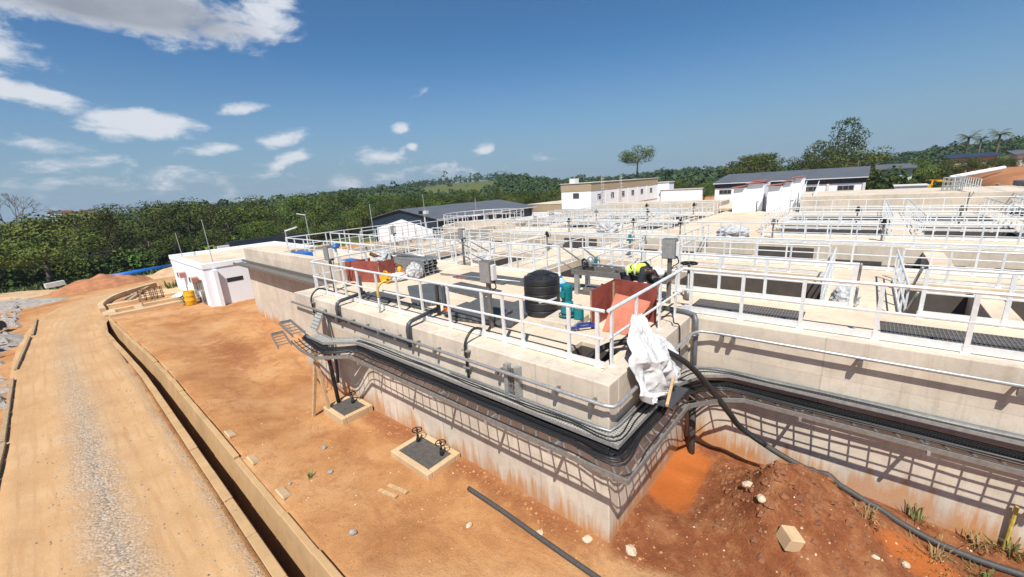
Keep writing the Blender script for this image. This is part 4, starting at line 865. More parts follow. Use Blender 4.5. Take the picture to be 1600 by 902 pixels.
# big black hose from the sump, under the sacking and down across the mud heap
hz = lambda x, y, d=0.09: (x, y, G(x, y)+d)
hl = lambda x, y, z: (x, y, max(z, G(x, y)+0.07))
hp = [(0.75, 1.05, 2.55), (1.0, 0.9, 2.95), (1.3, 0.5, 3.2), (1.75, 0.1, 3.12), (2.2, -0.28, 2.80), (2.55, -0.55, 2.45), (2.9, -0.85, 1.9), (3.15, -1.2, 1.3), hl(3.4, -1.42, 0.88), hl(3.55, -2.09, 0.47), hl(3.6, -2.6, 0.2), hl(3.6, -3.15, 0.0), hl(3.55, -4.2, -0.3), hl(3.5, -4.83, -0.3), hl(3.53, -5.54, -0.3), hl(3.6, -6.6, -0.3)]
hs = thing('black_hose', 'thick black hose from the deck opening down to the mud along the wall', 'hose', (1.0, 0.9, 3)); o0 = (1.0, 0.9, 3)
q = [Vector((p.x, p.y, max(p.z, G(p.x, p.y)+0.05))) if p.y < -1.2 else p for p in smooth_path(hp, 9)]; cut = 78
MB().tube(q[:cut+1], 0.062, 10).build('upper_length', MAT['black'], hs, o0, smooth=True); MB().tube(q[cut:], 0.06, 10).build('muddy_length', MAT['dusty'], hs, o0, smooth=True)
q = smooth_path([hz(-0.72, 3.02), hz(-0.70, 2.1, 0.05), hz(-0.72, 1.0, 0.05), hz(-0.76, 0.0, 0.05), hz(-0.8, -1.4, 0.05)], 8)
o = MB().tube(q, 0.05, 10).build('ground_hose', MAT['dusty'], None, (-0.7, 3, 0), smooth=True); tag(o, 'dusty black hose lying on the dirt in front of the tank corner', 'hose')
# props under the tray end
for k, (a, b, lab) in enumerate((((-1.3, 9.52, -0.36), (-0.92, 9.3, 1.92), 'dusty timber prop leaning under the tray end, left one'), ((-0.98, 9.0, -0.32), (-1.02, 9.25, 1.92), 'dusty timber prop leaning under the tray end, right one'))):
    o = MB().bar(a, b, 0.09, 0.09).build('timber_prop', MAT['timber'], None, a, bevel=0.008); tag(o, lab, 'timber prop')
o = MB().tube([(-0.62, 9.1, -0.3), (-0.6, 9.25, 1.0), (-0.62, 9.3, 1.92)], 0.06, 10).build('strut_pipe', MAT['black'], None, (-0.62, 9.1, -0.3), smooth=True); tag(o, 'black pipe strut standing under the tray end', 'pipe')
mb = MB(); mb.lathe([(0.05, -0.12), (0.12, -0.08), (0.12, 0.08), (0.05, 0.12)], (-0.62, 9.28, 1.5), 12); o = mb.build('pipe_coupling', MAT['redp'], None, (-0.62, 9.28, 1.5)); tag(o, 'red coupling on the black pipe strut under the tray', 'coupling')
o = MB().tube([(-0.75, 8.9, 1.5), (-0.75, 8.9, 1.9)], 0.045, 8).build('float_tube', MAT['stone_w'], None, (-0.75, 8.9, 1.5)) if False else None
# ------------------------------------------------------------------ valve chambers in the dirt
def wheel(parent, name, c, R, r, mat, o0, n=(0, 0, 1), spokes=4):
    mb = MB(); mb.torus(c, R, r, 24, 7, n); nv = Vector(n).normalized(); a = nv.orthogonal().normalized(); b = nv.cross(a)
    for k in range(spokes):
        t = 2*math.pi*k/spokes+0.3; d = a*math.cos(t)+b*math.sin(t); mb.tube([Vector(c), Vector(c)+d*R], r*0.75, 6)
    mb.tube([Vector(c)-nv*0.03, Vector(c)+nv*0.03], 0.03, 10)
    return mb.build(name, mat, parent, o0, smooth=True)
def chamber(x0, y0, x1, y1, z, lab):
    o0 = ((x0+x1)/2, (y0+y1)/2, -0.5); root = thing('valve_chamber', lab, 'valve chamber', o0, 'valve chambers in the dirt'); t = 0.15
    mb = MB(); mb.box(x0, y0, -0.8, x0+t, y1, z); mb.box(x1-t, y0, -0.8, x1, y1, z); mb.box(x0+t, y0, -0.8, x1-t, y0+t, z); mb.box(x0+t, y1-t, -0.8, x1-t, y1, z); mb.build('concrete_rim', MAT['kerb'], root, o0, bevel=0.02, seg=2)
    mb = MB(); n = int((y1-y0-2*t)/0.04)
    for k in range(n): mb.box(x0+t, y0+t+k*0.04, z-0.035, x1-t, y0+t+k*0.04+0.012, z-0.006)
    m2 = int((x1-x0-2*t)/0.04)
    for k in range(m2): mb.box(x0+t+k*0.04, y0+t, z-0.034, x0+t+k*0.04+0.01, y1-t, z-0.008)
    mb.build('grating', MAT['galv_dk'], root, o0)
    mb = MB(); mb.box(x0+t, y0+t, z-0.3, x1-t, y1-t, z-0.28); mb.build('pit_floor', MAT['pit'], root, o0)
    return root
chamber(-1.06, 4.02, -0.05, 5.53, 0.0, 'concrete chamber with a grating lid and two black hand wheels by the wall foot')
chamber(-1.06, 8.05, -0.06, 9.28, -0.03, 'concrete chamber with a grating lid and one hand wheel, farther along the wall')
def handwheel(x, y, z, h, R, lab, group):
    root = thing('hand_wheel', lab, 'valve wheel', (x, y, z), group); o0 = (x, y, z)
    MB().lathe([(0.05, 0), (0.055, 0.1), (0.03, 0.12), (0.022, h)], (x, y, z-0.02), 12).build('stem', MAT['iron'], root, o0, smooth=True)
    wheel(root, 'rim', (x, y, z+h), R, 0.014, MAT['iron'], o0); return root
handwheel(-0.38, 5.27, 0.0, 0.33, 0.125, 'black hand wheel at the back corner of the nearer valve chamber', 'black hand wheels')
handwheel(-0.37, 4.33, 0.0, 0.33, 0.125, 'black hand wheel over the middle of the nearer valve chamber', 'black hand wheels')
handwheel(-0.36, 8.7, -0.03, 0.31, 0.125, 'black hand wheel on the farther valve chamber below the tray end', 'black hand wheels')
# ------------------------------------------------------------------ things on the deck
def panel(mb, p, q, h, t=0.018, base=3.0, lean=(0, 0)):
    p = Vector((p[0], p[1], base)); q = Vector((q[0], q[1], base)); d = (q-p).normalized(); n = Vector((d.y, -d.x, 0))*t; up = Vector((lean[0], lean[1], h))
    return mb.hexa([p, q, q+n, p+n], [p+up, q+up, q+n+up, p+n+up])
en = thing('board_enclosure', 'waist-high red plywood enclosure in front of the bending worker', 'board enclosure', (3.3, 1.2, 3)); o0 = (3.3, 1.2, 3)
panel(MB(), (2.28, 1.62), (3.44, 1.66), 0.9).build('side_board', MAT['red'], en, o0)
panel(MB(), (3.47, 1.66), (3.30, 0.50), 0.92).build('back_board', MAT['red'], en, o0)
mb = MB(); mb.box(2.30, 1.63, 3.05, 2.36, 1.67, 3.86); mb.box(3.36, 1.61, 3.0, 3.42, 1.65, 3.85); mb.build('batten', MAT['timber_g'], en, o0)
mb = MB(); mb.hexa([(2.18, 1.30, 3.01), (2.24, 0.48, 3.01), (2.26, 0.48, 3.0), (2.2, 1.30, 3.0)], [(3.08, 1.42, 3.66), (3.12, 0.58, 3.56), (3.14, 0.58, 3.545), (3.1, 1.42, 3.645)])
o = mb.build('loose_board', MAT['red_l'], None, (2.6, 0.9, 3)); tag(o, 'bright orange-red board leaning inside the red enclosure', 'board')
en = thing('board_enclosure', 'red plywood enclosure at the far left of the deck beside the rusty pipe', 'board enclosure', (2.3, 11.8, 3)); o0 = (2.3, 11.8, 3)
panel(MB(), (2.05, 12.6), (2.15, 12.1), 0.80).build('side_board', MAT['red'], en, o0); panel(MB(), (2.12, 12.1), (2.5, 10.95), 0.84).build('front_board', MAT['red'], en, o0)
panel(MB(), (3.15, 12.6), (2.06, 12.62), 0.75).build('back_board', MAT['red'], en, o0); panel(MB(), (2.52, 10.96), (3.3, 11.1), 0.8).build('side_board', MAT['red'], en, o0)
# water tank
def water_tank():
    c = (2.62, 3.28, 3.0); root = thing('water_tank', 'black ribbed plastic water tank with domed lid standing on the deck', 'water tank', c)
    R = 0.47; pr = [(R*0.95, 0), (R, 0.02)]
    for k in range(4):
        z = 0.05+k*0.22; pr += [(R, z), (R, z+0.085), (R*0.965, z+0.1), (R*0.965, z+0.115), (R, z+0.13), (R, z+0.2)]
    pr += [(R, 0.94), (R*0.97, 0.98), (R*0.72, 1.04), (R*0.55, 1.06), (R*0.5, 1.065)]
    MB().lathe(pr, c, 48).build('body', MAT['hdpe'], root, c, auto=True)
    MB().lathe([(0.23, 1.05), (0.245, 1.06), (0.245, 1.10), (0.2, 1.125), (0.06, 1.135), (0.05, 1.16), (0.01, 1.165)], c, 32).build('lid', MAT['hdpe'], root, c, auto=True)
    mb = MB()
    for k in range(8):
        t = 2*math.pi*k/8; d = Vector((math.cos(t), math.sin(t), 0)); p = Vector(c)+d*0.27+Vector((0, 0, 1.06)); q = Vector(c)+d*0.44+Vector((0, 0, 1.0)); mb.bar(p, q, 0.09, 0.05)
    mb.build('shoulder_rib', MAT['hdpe'], root, c, bevel=0.01)
    # pale lettering band facing the front: a torn sticker strip
    mb = MB(); V = []; seg = 10
    for i in range(seg+1):
        t = R_(206+i*6.2); V += [(c[0]+(R+0.004)*math.cos(t), c[1]+(R+0.004)*math.sin(t), 3.40+0.006*i), (c[0]+(R+0.004)*math.cos(t), c[1]+(R+0.004)*math.sin(t), 3.455+0.006*i)]
    mb.add(V, [(2*i, 2*i+2, 2*i+3, 2*i+1) for i in range(seg)]); mb.build('sticker', MAT['white_d'], root, c)
    MB().tube([(2.42, 2.83, 3.07), (2.38, 2.75, 3.07), (2.37, 2.73, 3.0)], 0.025, 8).build('outlet', MAT['white_d'], root, c, smooth=True)
water_tank()
def pump(cx, cy, z, s, lab, plinth=True):
    root = thing('motor_pump', lab, 'pump', (cx, cy, z)); o0 = (cx, cy, z)
    MB().lathe([(0.17*s, 0), (0.17*s, 0.04*s), (0.10*s, 0.05*s), (0.10*s, 0.1*s), (0.16*s, 0.14*s), (0.16*s, 0.40*s), (0.11*s, 0.44*s)], o0, 20).build('casing', MAT['teal'], root, o0, auto=True)
    mb = MB(); mb.lathe([(0.115*s, 0.44*s), (0.12*s, 0.46*s), (0.12*s, 0.76*s), (0.13*s, 0.77*s), (0.13*s, 0.84*s), (0.09*s, 0.87*s)], o0, 20)
    for k in range(16):
        t = 2*math.pi*k/16; d = Vector((math.cos(t), math.sin(t), 0)); p = Vector(o0)+d*0.13*s; mb.bar(p+Vector((0, 0, 0.48*s)), p+Vector((0, 0, 0.74*s)), 0.012*s, 0.03*s)
    mb.box(cx-0.2*s, cy-0.05*s, z+0.55*s, cx-0.12*s, cy+0.07*s, z+0.7*s); mb.build('motor', MAT['teal'], root, o0, auto=True)
    mb = MB(); mb.lathe([(0.10*s, 0), (0.13*s, 0.01), (0.13*s, 0.30*s), (0.10*s, 0.33*s), (0.04, 0.34*s)], (cx+0.05*s, cy-0.30*s, z), 18); mb.tube([(cx, cy, z+0.2*s), (cx+0.05*s, cy-0.3*s, z+0.2*s)], 0.07*s, 10); mb.build('gearbox', MAT['teal'], root, o0, auto=True)
    MB().torus((cx, cy, z+0.08*s), 0.2*s, 0.02*s, 20, 6).build('flange', MAT['teal'], root, o0, smooth=True); return root
pump(2.22, 2.25, 3.17, 0.95, 'teal vertical motor pump on a concrete plinth beside the black tank')
mb = MB(); mb.hexa([(1.83, 1.83, 3.0), (2.72, 1.93, 3.0), (2.62, 2.78, 3.0), (1.75, 2.70, 3.0)], [(1.84, 1.84, 3.165), (2.71, 1.94, 3.165), (2.61, 2.77, 3.165), (1.76, 2.69, 3.165)])
o = mb.build('concrete_plinth', MAT['wall'], None, (2.2, 2.2, 3), bevel=0.012); tag(o, 'low concrete plinth under the teal pump', 'plinth')
pump(9.9, 5.7, 2.3, 0.9, 'small teal motor standing on the walkway beyond the black tank')
pump(4.9, 2.75, 3.03, 0.35, 'little teal pump head on the floor under the steel gate frame')
tr = thing('blue_trolley', 'low blue steel trolley frame on the deck next to the red enclosure', 'trolley', (2.0, 1.75, 3)); o0 = (2.0, 1.75, 3)
mb = MB()
for a, b in (((1.72, 1.9, 3.1), (2.2, 1.5, 3.1)), ((1.85, 2.05, 3.1), (2.3, 1.65, 3.1)), ((1.72, 1.9, 3.1), (1.85, 2.05, 3.1)), ((2.2, 1.5, 3.1), (2.3, 1.65, 3.1)), ((1.9, 1.72, 3.1), (2.03, 1.88, 3.1))): mb.bar(a, b, 0.04, 0.05)
mb.build('frame', MAT['navyblue'], tr, o0)
for p in ((1.76, 1.9), (2.2, 1.55), (1.87, 2.0), (2.28, 1.66)): MB().torus((p[0], p[1], 3.045), 0.032, 0.013, 12, 6, (1, 1, 0)).build('wheel', MAT['black'], tr, o0)
bt = thing('water_bottle', 'large clear blue water bottle standing behind the black tank', 'bottle', (4.55, 3.98, 3)); o0 = (4.55, 3.98, 3)
MB().lathe([(0.13, 0), (0.145, 0.02), (0.14, 0.14), (0.148, 0.17), (0.14, 0.2), (0.148, 0.34), (0.12, 0.4), (0.045, 0.44), (0.04, 0.5)], o0, 24).build('body', MAT['blue_l'], bt, o0, smooth=True)
MB().lathe([(0.046, 0.48), (0.046, 0.53), (0.02, 0.54)], o0, 16).build('cap', MAT['blue'], bt, o0, smooth=True); MB().lathe([(0.1465, 0.2), (0.15, 0.21), (0.15, 0.31), (0.1465, 0.32)], o0, 24).build('label_band', MAT['blue'], bt, o0, smooth=True)
# gate frame
gf = thing('gate_frame', 'grey steel gate frame table on legs behind the teal pump', 'steel frame', (4.8, 2.4, 3)); o0 = (4.8, 2.4, 3)
for x in (4.62, 5.25): MB().box(x-0.05, 0.75, 3.62, x+0.05, 3.62, 3.76).build('beam', MAT['galv_dk'], gf, o0)
for x in (4.62, 5.25):
    for y in (3.45, 1.2): MB().box(x-0.06, y-0.06, 3.0, x+0.06, y+0.06, 3.618).build('leg', MAT['galv'], gf, o0)
for y in (3.58, 2.4, 0.78): MB().box(4.672, y-0.03, 3.64, 5.198, y+0.03, 3.74).build('cross_bar', MAT['galv_dk'], gf, o0)
MB().box(4.70, 1.3, 3.02, 5.2, 3.3, 3.2).build('tray_box', MAT['galv_dk'], gf, o0)
sp = thing('valve_spindle', 'long steel spindle with black hand wheel lying on the gate frame', 'valve spindle', (4.95, 3.0, 3.76)); o0 = (4.95, 3.0, 3.76)
MB().tube([(4.95, 3.45, 3.9), (4.95, 0.8, 3.86)], 0.03, 10).build('shaft', MAT['galv'], sp, o0, smooth=True); MB().lathe([(0.06, -0.1), (0.11, -0.08), (0.11, 0.12), (0.05, 0.2)], (5.0, 3.2, 3.9), 16).build('gear_housing', MAT['galv'], sp, o0, smooth=True)
wheel(sp, 'wheel', (4.85, 3.3, 3.9), 0.13, 0.02, MAT['iron'], o0, (1, -0.35, 0.1)); wheel(sp, 'wheel', (5.02, 3.42, 3.9), 0.12, 0.018, MAT['iron'], o0, (1, -0.35, 0.1))
for k, (dy, lab) in enumerate(((0, ''), )):
    pass
pw = thing('valve_post', 'black hand wheel on a tall grey spindle at the railing corner', 'valve wheel', (5.5, 0.5, 3)); o0 = (5.5, 0.5, 3)
MB().lathe([(0.09, 0), (0.09, 0.25), (0.04, 0.27), (0.035, 1.0)], o0, 14).build('spindle', MAT['galv_dk'], pw, o0, smooth=True); wheel(pw, 'wheel', (5.5, 0.5, 4.02), 0.2, 0.024, MAT['iron'], o0, spokes=5)
# control posts
def control_post(x, y, z, h, lab, rz=0.0, mat='galv_dk', lamp=True):
    root = thing('control_post', lab, 'control panel', (x, y, z), 'local control posts', rz); o0 = (0, 0, 0)
    MB().box(-0.035, -0.05, 0, 0.035, 0.05, h-0.4).build('post', MAT['galv_dk'], root, o0)
    MB().box(-0.11, -0.17, h-0.52, 0.09, 0.17, h).build('cabinet', MAT[mat], root, o0, bevel=0.008)
    MB().box(-0.08, -0.245, h-0.44, 0.05, -0.172, h-0.08).build('side_box', MAT['white_d'], root, o0, bevel=0.006)
    MB().box(-0.116, -0.155, h-0.50, -0.111, 0.155, h-0.02).build('door', MAT['galv'], root, o0)
    if lamp: MB().lathe([(0.01, h-0.42), (0.08, h-0.41), (0.08, h-0.12), (0.06, h-0.08), (0.01, h-0.06)], (0.12, 0.26, 0), 14).build('motor_can', MAT['galv_dk'], root, o0, smooth=True)
    MB().tube(smooth_path([(0, -0.17, h-0.45), (0.02, -0.22, h-0.62), (0, -0.1, h-0.72), (0, -0.06, h-0.8)], 4), 0.015, 6).build('cable', MAT['black'], root, o0, smooth=True)
    return root
control_post(1.04, 3.66, 3.0, 1.66, 'grey control cabinet on a post by the front railing, left of the black tank')
control_post(0.9, 11.35, 3.0, 1.66, 'grey control cabinet on a post at the left end of the front railing', lamp=False)
control_post(4.95, 0.82, 3.0, 1.75, 'tall grey control cabinet on a post behind the bending worker', lamp=False)
control_post(9.6, 26.0 if False else 20.6, 2.3, 1.9, 'grey control cabinet far back left near the boundary wall', lamp=False)
control_post(8.4, 12.6, 2.3, 2.05, 'grey control cabinet between the open pits beyond the steel stack', lamp=False)
o = MB().box(1.0, 9.70, 3.0, 1.09, 9.82, 3.72).build('cable_post', MAT['galv_dk'], None, (1.05, 9.75, 3)); tag(o, 'short dark steel post in front of the far red enclosure', 'post')
# stack of steel channels
st = thing('channel_stack', 'stack of long grey steel channels on the deck, ends toward the viewer', 'steel stack', (4.4, 11.2, 3)); o0 = (4.4, 11.2, 3)
for k in range(6):
    for j in range(3):
        mb = MB(); x = 4.02+j*0.25+random.uniform(-0.02, 0.02); z = 3.02+k*0.115; y0 = 10.15+random.uniform(-0.05, 0.08); y1 = 12.35+random.uniform(-0.1, 0.1)
        mb.box(x, y0, z, x+0.22, y1, z+0.012); mb.box(x, y0, z+0.013, x+0.012, y1, z+0.105); mb.box(x+0.208, y0, z+0.013, x+0.22, y1, z+0.105); mb.build('steel_channel', MAT['galv'], st, o0)
o = MB().tube([(4.15, 12.3, 3.80), (4.25, 10.3, 3.78)], 0.05, 12).build('steel_tube', MAT['galv'], None, (4.2, 11.3, 3.8), smooth=True); tag(o, 'bright steel tube on top of the stack of channels', 'pipe')
o = MB().tube([(3.3, 12.75, 3.88), (3.45, 10.9, 3.42)], 0.085, 14).build('rusty_pipe', MAT['rustpipe'], None, (3.3, 11.8, 3.6), smooth=True); tag(o, 'rusty brown pipe sloping between the red boards and the steel stack', 'pipe')
def crumple(name, c, sx, sy, sz, seed, mat, lab, cat, group=None, sub=4, amp=0.45):
    import bmesh
    bm = bmesh.new(); bmesh.ops.create_icosphere(bm, subdivisions=sub, radius=1); off = Vector((seed*3.1, seed*1.7, seed*0.9))
    for v in bm.verts:
        d = v.co.normalized(); n1 = noise.ridged_multi_fractal(d*1.3+off, 0.9, 2.1, 4, 1.0, 2.0)-1.0; n2 = noise.noise(d*4+off)
        k = 1+amp*(n1*0.55+n2*0.4); v.co = Vector((d.x*sx*k, d.y*sy*k, max(-0.95, d.z*k)*sz))
    me = bpy.data.meshes.new(name); bm.to_mesh(me); bm.free(); me.materials.append(MAT[mat]); o = bpy.data.objects.new(name, me); COL.objects.link(o); o.location = c
    return tag(o, lab, cat, group)
crumple('sheeting_bundle', (3.85, 12.55, 3.72), 0.22, 0.3, 0.25, 3, 'plast_g', 'crumpled grey sheeting on the far end of the steel stack', 'sheeting')
crumple('sheeting_bundle', (3.62, 10.25, 3.28), 0.3, 0.28, 0.34, 5, 'plast_g', 'crumpled grey sheeting at the near end of the steel stack', 'sheeting')
crumple('sheeting_bundle', (2.9, 11.5, 3.75), 0.22, 0.25, 0.14, 8, 'plast_g', 'pale plastic sheeting stuffed in the far red enclosure', 'sheeting')
crumple('rag_heap', (3.1, 10.7, 3.12), 0.5, 0.4, 0.14, 11, 'white_d', 'heap of pale rags beside the yellow jerry can', 'rags')
crumple('sheeting_bundle', (9.2, 11.9, 2.6), 0.35, 0.35, 0.42, 13, 'plast_g', 'wrapped grey bundle standing beyond the steel stack near the stair', 'sheeting')
crumple('sheeting_bundle', (8.8, -2.75, 2.62), 0.3, 0.3, 0.42, 15, 'plast_g', 'wrapped grey bundle on the right-hand bridge walkway', 'sheeting')
crumple('sheeting_bundle', (23.3, 3.3, 2.5), 0.7, 0.9, 0.5, 17, 'plast_g', 'large grey wrapped heap on the middle aisle', 'sheeting')
crumple('sheeting_bundle', (24.0, 12.6, 2.5), 0.6, 0.9, 0.55, 19, 'plast_g', 'grey wrapped heap on the second basin crest to the left', 'sheeting')
jc = thing('jerry_can', 'yellow plastic jerry can on the deck by the far red enclosure', 'jerry can', (2.6, 10.75, 3)); o0 = (2.6, 10.75, 3)
MB().box(2.5, 10.45, 3.03, 2.75, 10.95, 3.38).build('body', MAT['yellow'], jc, o0, bevel=0.04, seg=3); MB().tube([(2.62, 10.55, 3.38), (2.62, 10.6, 3.45), (2.62, 10.8, 3.45), (2.62, 10.85, 3.38)], 0.022, 8).build('handle', MAT['yellow'], jc, o0, smooth=True)
dr = thing('power_tool', 'orange power tool lying among the rags near the steel stack', 'power tool', (3.4, 10.9, 3.2)); o0 = (3.4, 10.9, 3.2)
MB().lathe([(0.05, -0.14), (0.09, -0.1), (0.09, 0.1), (0.05, 0.14)], (3.4, 10.9, 3.33), 12).build('body', MAT['yellow'], dr, o0, smooth=True); MB().tube([(3.4, 10.9, 3.3), (3.35, 10.6, 3.3), (3.4, 10.55, 3.2)], 0.035, 8).build('grip', MAT['orange'], dr, o0, smooth=True)
yp = thing('yellow_pipe', 'thin yellow pipe bent over the front railing', 'pipe', (0.3, 7.35, 2.6)); o0 = (0.3, 7.35, 2.6)
MB().tube([(0.27, 7.38, 2.55), (0.28, 7.36, 3.45)], 0.034, 8).build('lower_pipe', MAT['galv'], yp, o0, smooth=True); MB().tube(smooth_path([(0.28, 7.36, 3.45), (0.3, 7.35, 3.72), (0.42, 7.32, 3.86), (0.75, 7.3, 3.92)], 5), 0.036, 8).build('upper_pipe', MAT['yellow_p'], yp, o0, smooth=True)
o = MB().tube([(1.12, 8.6, 3.06), (1.08, 5.85, 3.06)], 0.055, 12).build('loose_pipe', MAT['pvc_d'], None, (1.1, 7, 3), smooth=True); tag(o, 'dark loose pipe lying behind the front railing', 'pipe')
mb = MB(); mb.tube([(1.9, 7.0, 3.06), (1.95, 6.55, 3.06)], 0.05, 10); mb.tube([(1.95, 6.6, 3.06), (2.1, 6.55, 3.06)], 0.05, 10); o = mb.build('pipe_offcut', MAT['pvc'], None, (1.9, 6.8, 3.06), smooth=True); tag(o, 'short grey pipe tee offcut on the bare deck', 'pipe')
o = MB().tube([(4.5, 9.75, 3.06), (4.88, 5.9, 3.06)], 0.03, 10).build('steel_bar', MAT['galv'], None, (4.7, 7.8, 3.06), smooth=True); tag(o, 'long grey bar lying across the deck left of the black tank', 'bar')
mb = MB(); mb.tube([(4.35, 8.65, 3.04), (4.55, 8.3, 3.04)], 0.02, 8); mb.tube([(4.36, 8.4, 3.04), (4.5, 8.6, 3.04)], 0.02, 8); o = mb.build('red_pliers', MAT['redp'], None, (4.45, 8.5, 3.04)); tag(o, 'small red tool lying beside the long grey bar', 'tool')
cb = MB().box(1.9, 5.1, 3.0, 2.3, 5.5, 3.04).build('steel_bracket', MAT['plast_g'], None, (2.1, 5.3, 3)); tag(cb, 'pale flat bracket near the tilted grating panel', 'bracket')
o = MB().box(4.2, 12.9, 3.0, 5.3, 14.2, 3.35).build('steel_trough', MAT['pvc_d'], None, (4.7, 13.5, 3)); tag(o, 'dark steel trough at the back behind the far red enclosure', 'trough')
o = MB().box(3.2, 19.6, 3.0, 3.8, 20.9, 3.5).build('blue_crate', MAT['blue'], None, (3.5, 20, 3), bevel=0.03); tag(o, 'blue plastic crate behind the high parapet', 'crate')
o = MB().box(3.3, 14.2, 3.0, 3.75, 15.4, 3.45).build('blue_crate', MAT['blue'], None, (3.5, 15, 3), bevel=0.03); tag(o, 'blue trough half hidden behind the left control cabinet', 'crate')
c = thing('blue_actuator', 'small blue-capped valve actuator beside the left control cabinet', 'actuator', (1.9, 12.9, 3)); o0 = (1.9, 12.9, 3)
MB().tube([(1.9, 12.9, 3.0), (1.9, 12.9, 4.35)], 0.05, 8).build('post', MAT['white_d'], c, o0); MB().lathe([(0.13, 4.33), (0.16, 4.36), (0.13, 4.45), (0.05, 4.49)], (1.9, 12.9, 0), 16).build('cap', MAT['blue'], c, o0, smooth=True)
# ------------------------------------------------------------------ sacking hung over the corner
def sacking():
    rows = [((1.46, .26, 3.80), (1.86, .28, 3.66)), ((1.15, .2, 3.66), (2.02, .2, 3.45)), ((0.86, .10, 3.50), (2.25, .06, 3.2)), ((0.72, -.04, 3.36), (2.5, -.06, 2.95)), ((0.50, -.16, 3.2), (2.80, -.16, 2.66)), ((0.60, -.22, 3.0), (2.86, -.24, 2.38)), ((0.60, -.26, 2.86), (2.50, -.28, 2.2)), ((0.5, -.30, 2.66), (1.75, -.32, 2.22)), ((0.62, -.3, 2.5), (1.3, -.3, 2.28))]
    nu, nv = 64, 80; V = []
    for j in range(nv):
        t = j/(nv-1)*(len(rows)-1); i = min(int(t), len(rows)-2); f = t-i; f = f*f*(3-2*f)
        a = Vector(rows[i][0]).lerp(Vector(rows[i+1][0]), f); b = Vector(rows[i][1]).lerp(Vector(rows[i+1][1]), f)
        for k in range(nu):
            u = k/(nu-1); p = a.lerp(b, u); q = Vector((p.x*1.3, p.z*1.3, 0.7))
            w1 = 1-abs(noise.noise(q*1.5+Vector((2.1, 0, 5)))*2); w2 = 1-abs(noise.noise(q*3.4+Vector((9, 4, 1)))*2); w3 = 1-abs(noise.noise(q*7.5+Vector((3, 8, 2)))*2)
            sw = noise.noise(q*0.9+Vector((1, 7, 3)))
            bulge = math.sin(math.pi*min(1, max(0, u)))**0.6
            qa = Vector((p.x*2.6+p.z*1.1, p.z*0.9-p.x*0.5, 1.7)); wa = 1-math.sqrt((noise.noise(qa)*2.0)**2+0.03); qb = Vector((p.x*4.5-p.z*2.2, p.z*2.6+p.x*1.3, 4.2)); wb = 1-math.sqrt((noise.noise(qb)*2.0)**2+0.03)
            ed = min(1, min(u, 1-u)*6, (nv-1-j)/10, j/6); p.y -= 0.16*bulge*(0.4+j/nv)+(0.21*(wa-0.55)+0.085*(wb-0.55)+0.03*(w3-0.5)+0.08*sw)*(0.35+0.65*ed)
            p.x += 0.05*noise.noise(q*2.2+Vector((5, 5, 5))); p.z += 0.06*noise.noise(q*2.0+Vector((15, 5, 5)))+0.09*(noise.noise(Vector((u*6, j*0.05, 2))) if j in (0, nv-1) else 0)
            if p.z < 3.06 and p.y > -0.05: p.y = -0.05-0.02*w2
            V.append(p)
    mb = MB(); mb.add(V, [(j*nu+k, (j+1)*nu+k, (j+1)*nu+k+1, j*nu+k+1) for j in range(nv-1) for k in range(nu-1)])
    o = mb.build('white_sacking', MAT['tarp'], None, (1.5, 0, 3), smooth=True); m = o.modifiers.new('thick', 'SOLIDIFY'); m.thickness = 0.012
    tag(o, 'crumpled white woven sacking hung over the front corner edge', 'sacking')
    o = MB().bar((0.98, -0.62, 2.36), (1.95, -0.42, 2.6), 0.05, 0.05).build('wood_stick', MAT['timber'], None, (1.4, -0.5, 2.5)); tag(o, 'pale wooden stick poking out beneath the white sacking', 'stick')
    o = MB().hexa([(1.2, -0.3, 2.18), (2.2, -0.3, 2.12), (2.2, -0.62, 2.12), (1.2, -0.62, 2.18)], [(1.2, -0.3, 2.2), (2.2, -0.3, 2.14), (2.2, -0.62, 2.14), (1.2, -0.62, 2.2)]).build('dark_board', MAT['pvc_d'], None, (1.7, -0.45, 2.15)); tag(o, 'dark board lying on the cable tray below the sacking', 'board')
sacking()
# ------------------------------------------------------------------ worker
def skin(name, verts, edges, mat, parent, o0, sub=2):
    me = bpy.data.meshes.new(name); me.from_pydata([tuple(Vector(v[0])-Vector(o0)) for v in verts], edges, []); o = bpy.data.objects.new(name, me); COL.objects.link(o)
    m = o.modifiers.new('skin', 'SKIN'); m.use_smooth_shade = True
    for i, v in enumerate(verts):
        r = v[1]; me.skin_vertices[0].data[i].radius = (r, r) if isinstance(r, (int, float)) else r
    me.skin_vertices[0].data[0].use_root = True
    s = o.modifiers.new('sub', 'SUBSURF'); s.levels = sub; s.render_levels = sub
    dg = bpy.context.evaluated_depsgraph_get(); me2 = bpy.data.meshes.new_from_object(o.evaluated_get(dg)); bpy.data.objects.remove(o)
    me2.name = name; me2.materials.clear(); me2.materials.append(MAT[mat]); me2.polygons.foreach_set('use_smooth', [True]*len(me2.polygons))
    o = bpy.data.objects.new(name, me2); COL.objects.link(o); o.parent = parent; return o
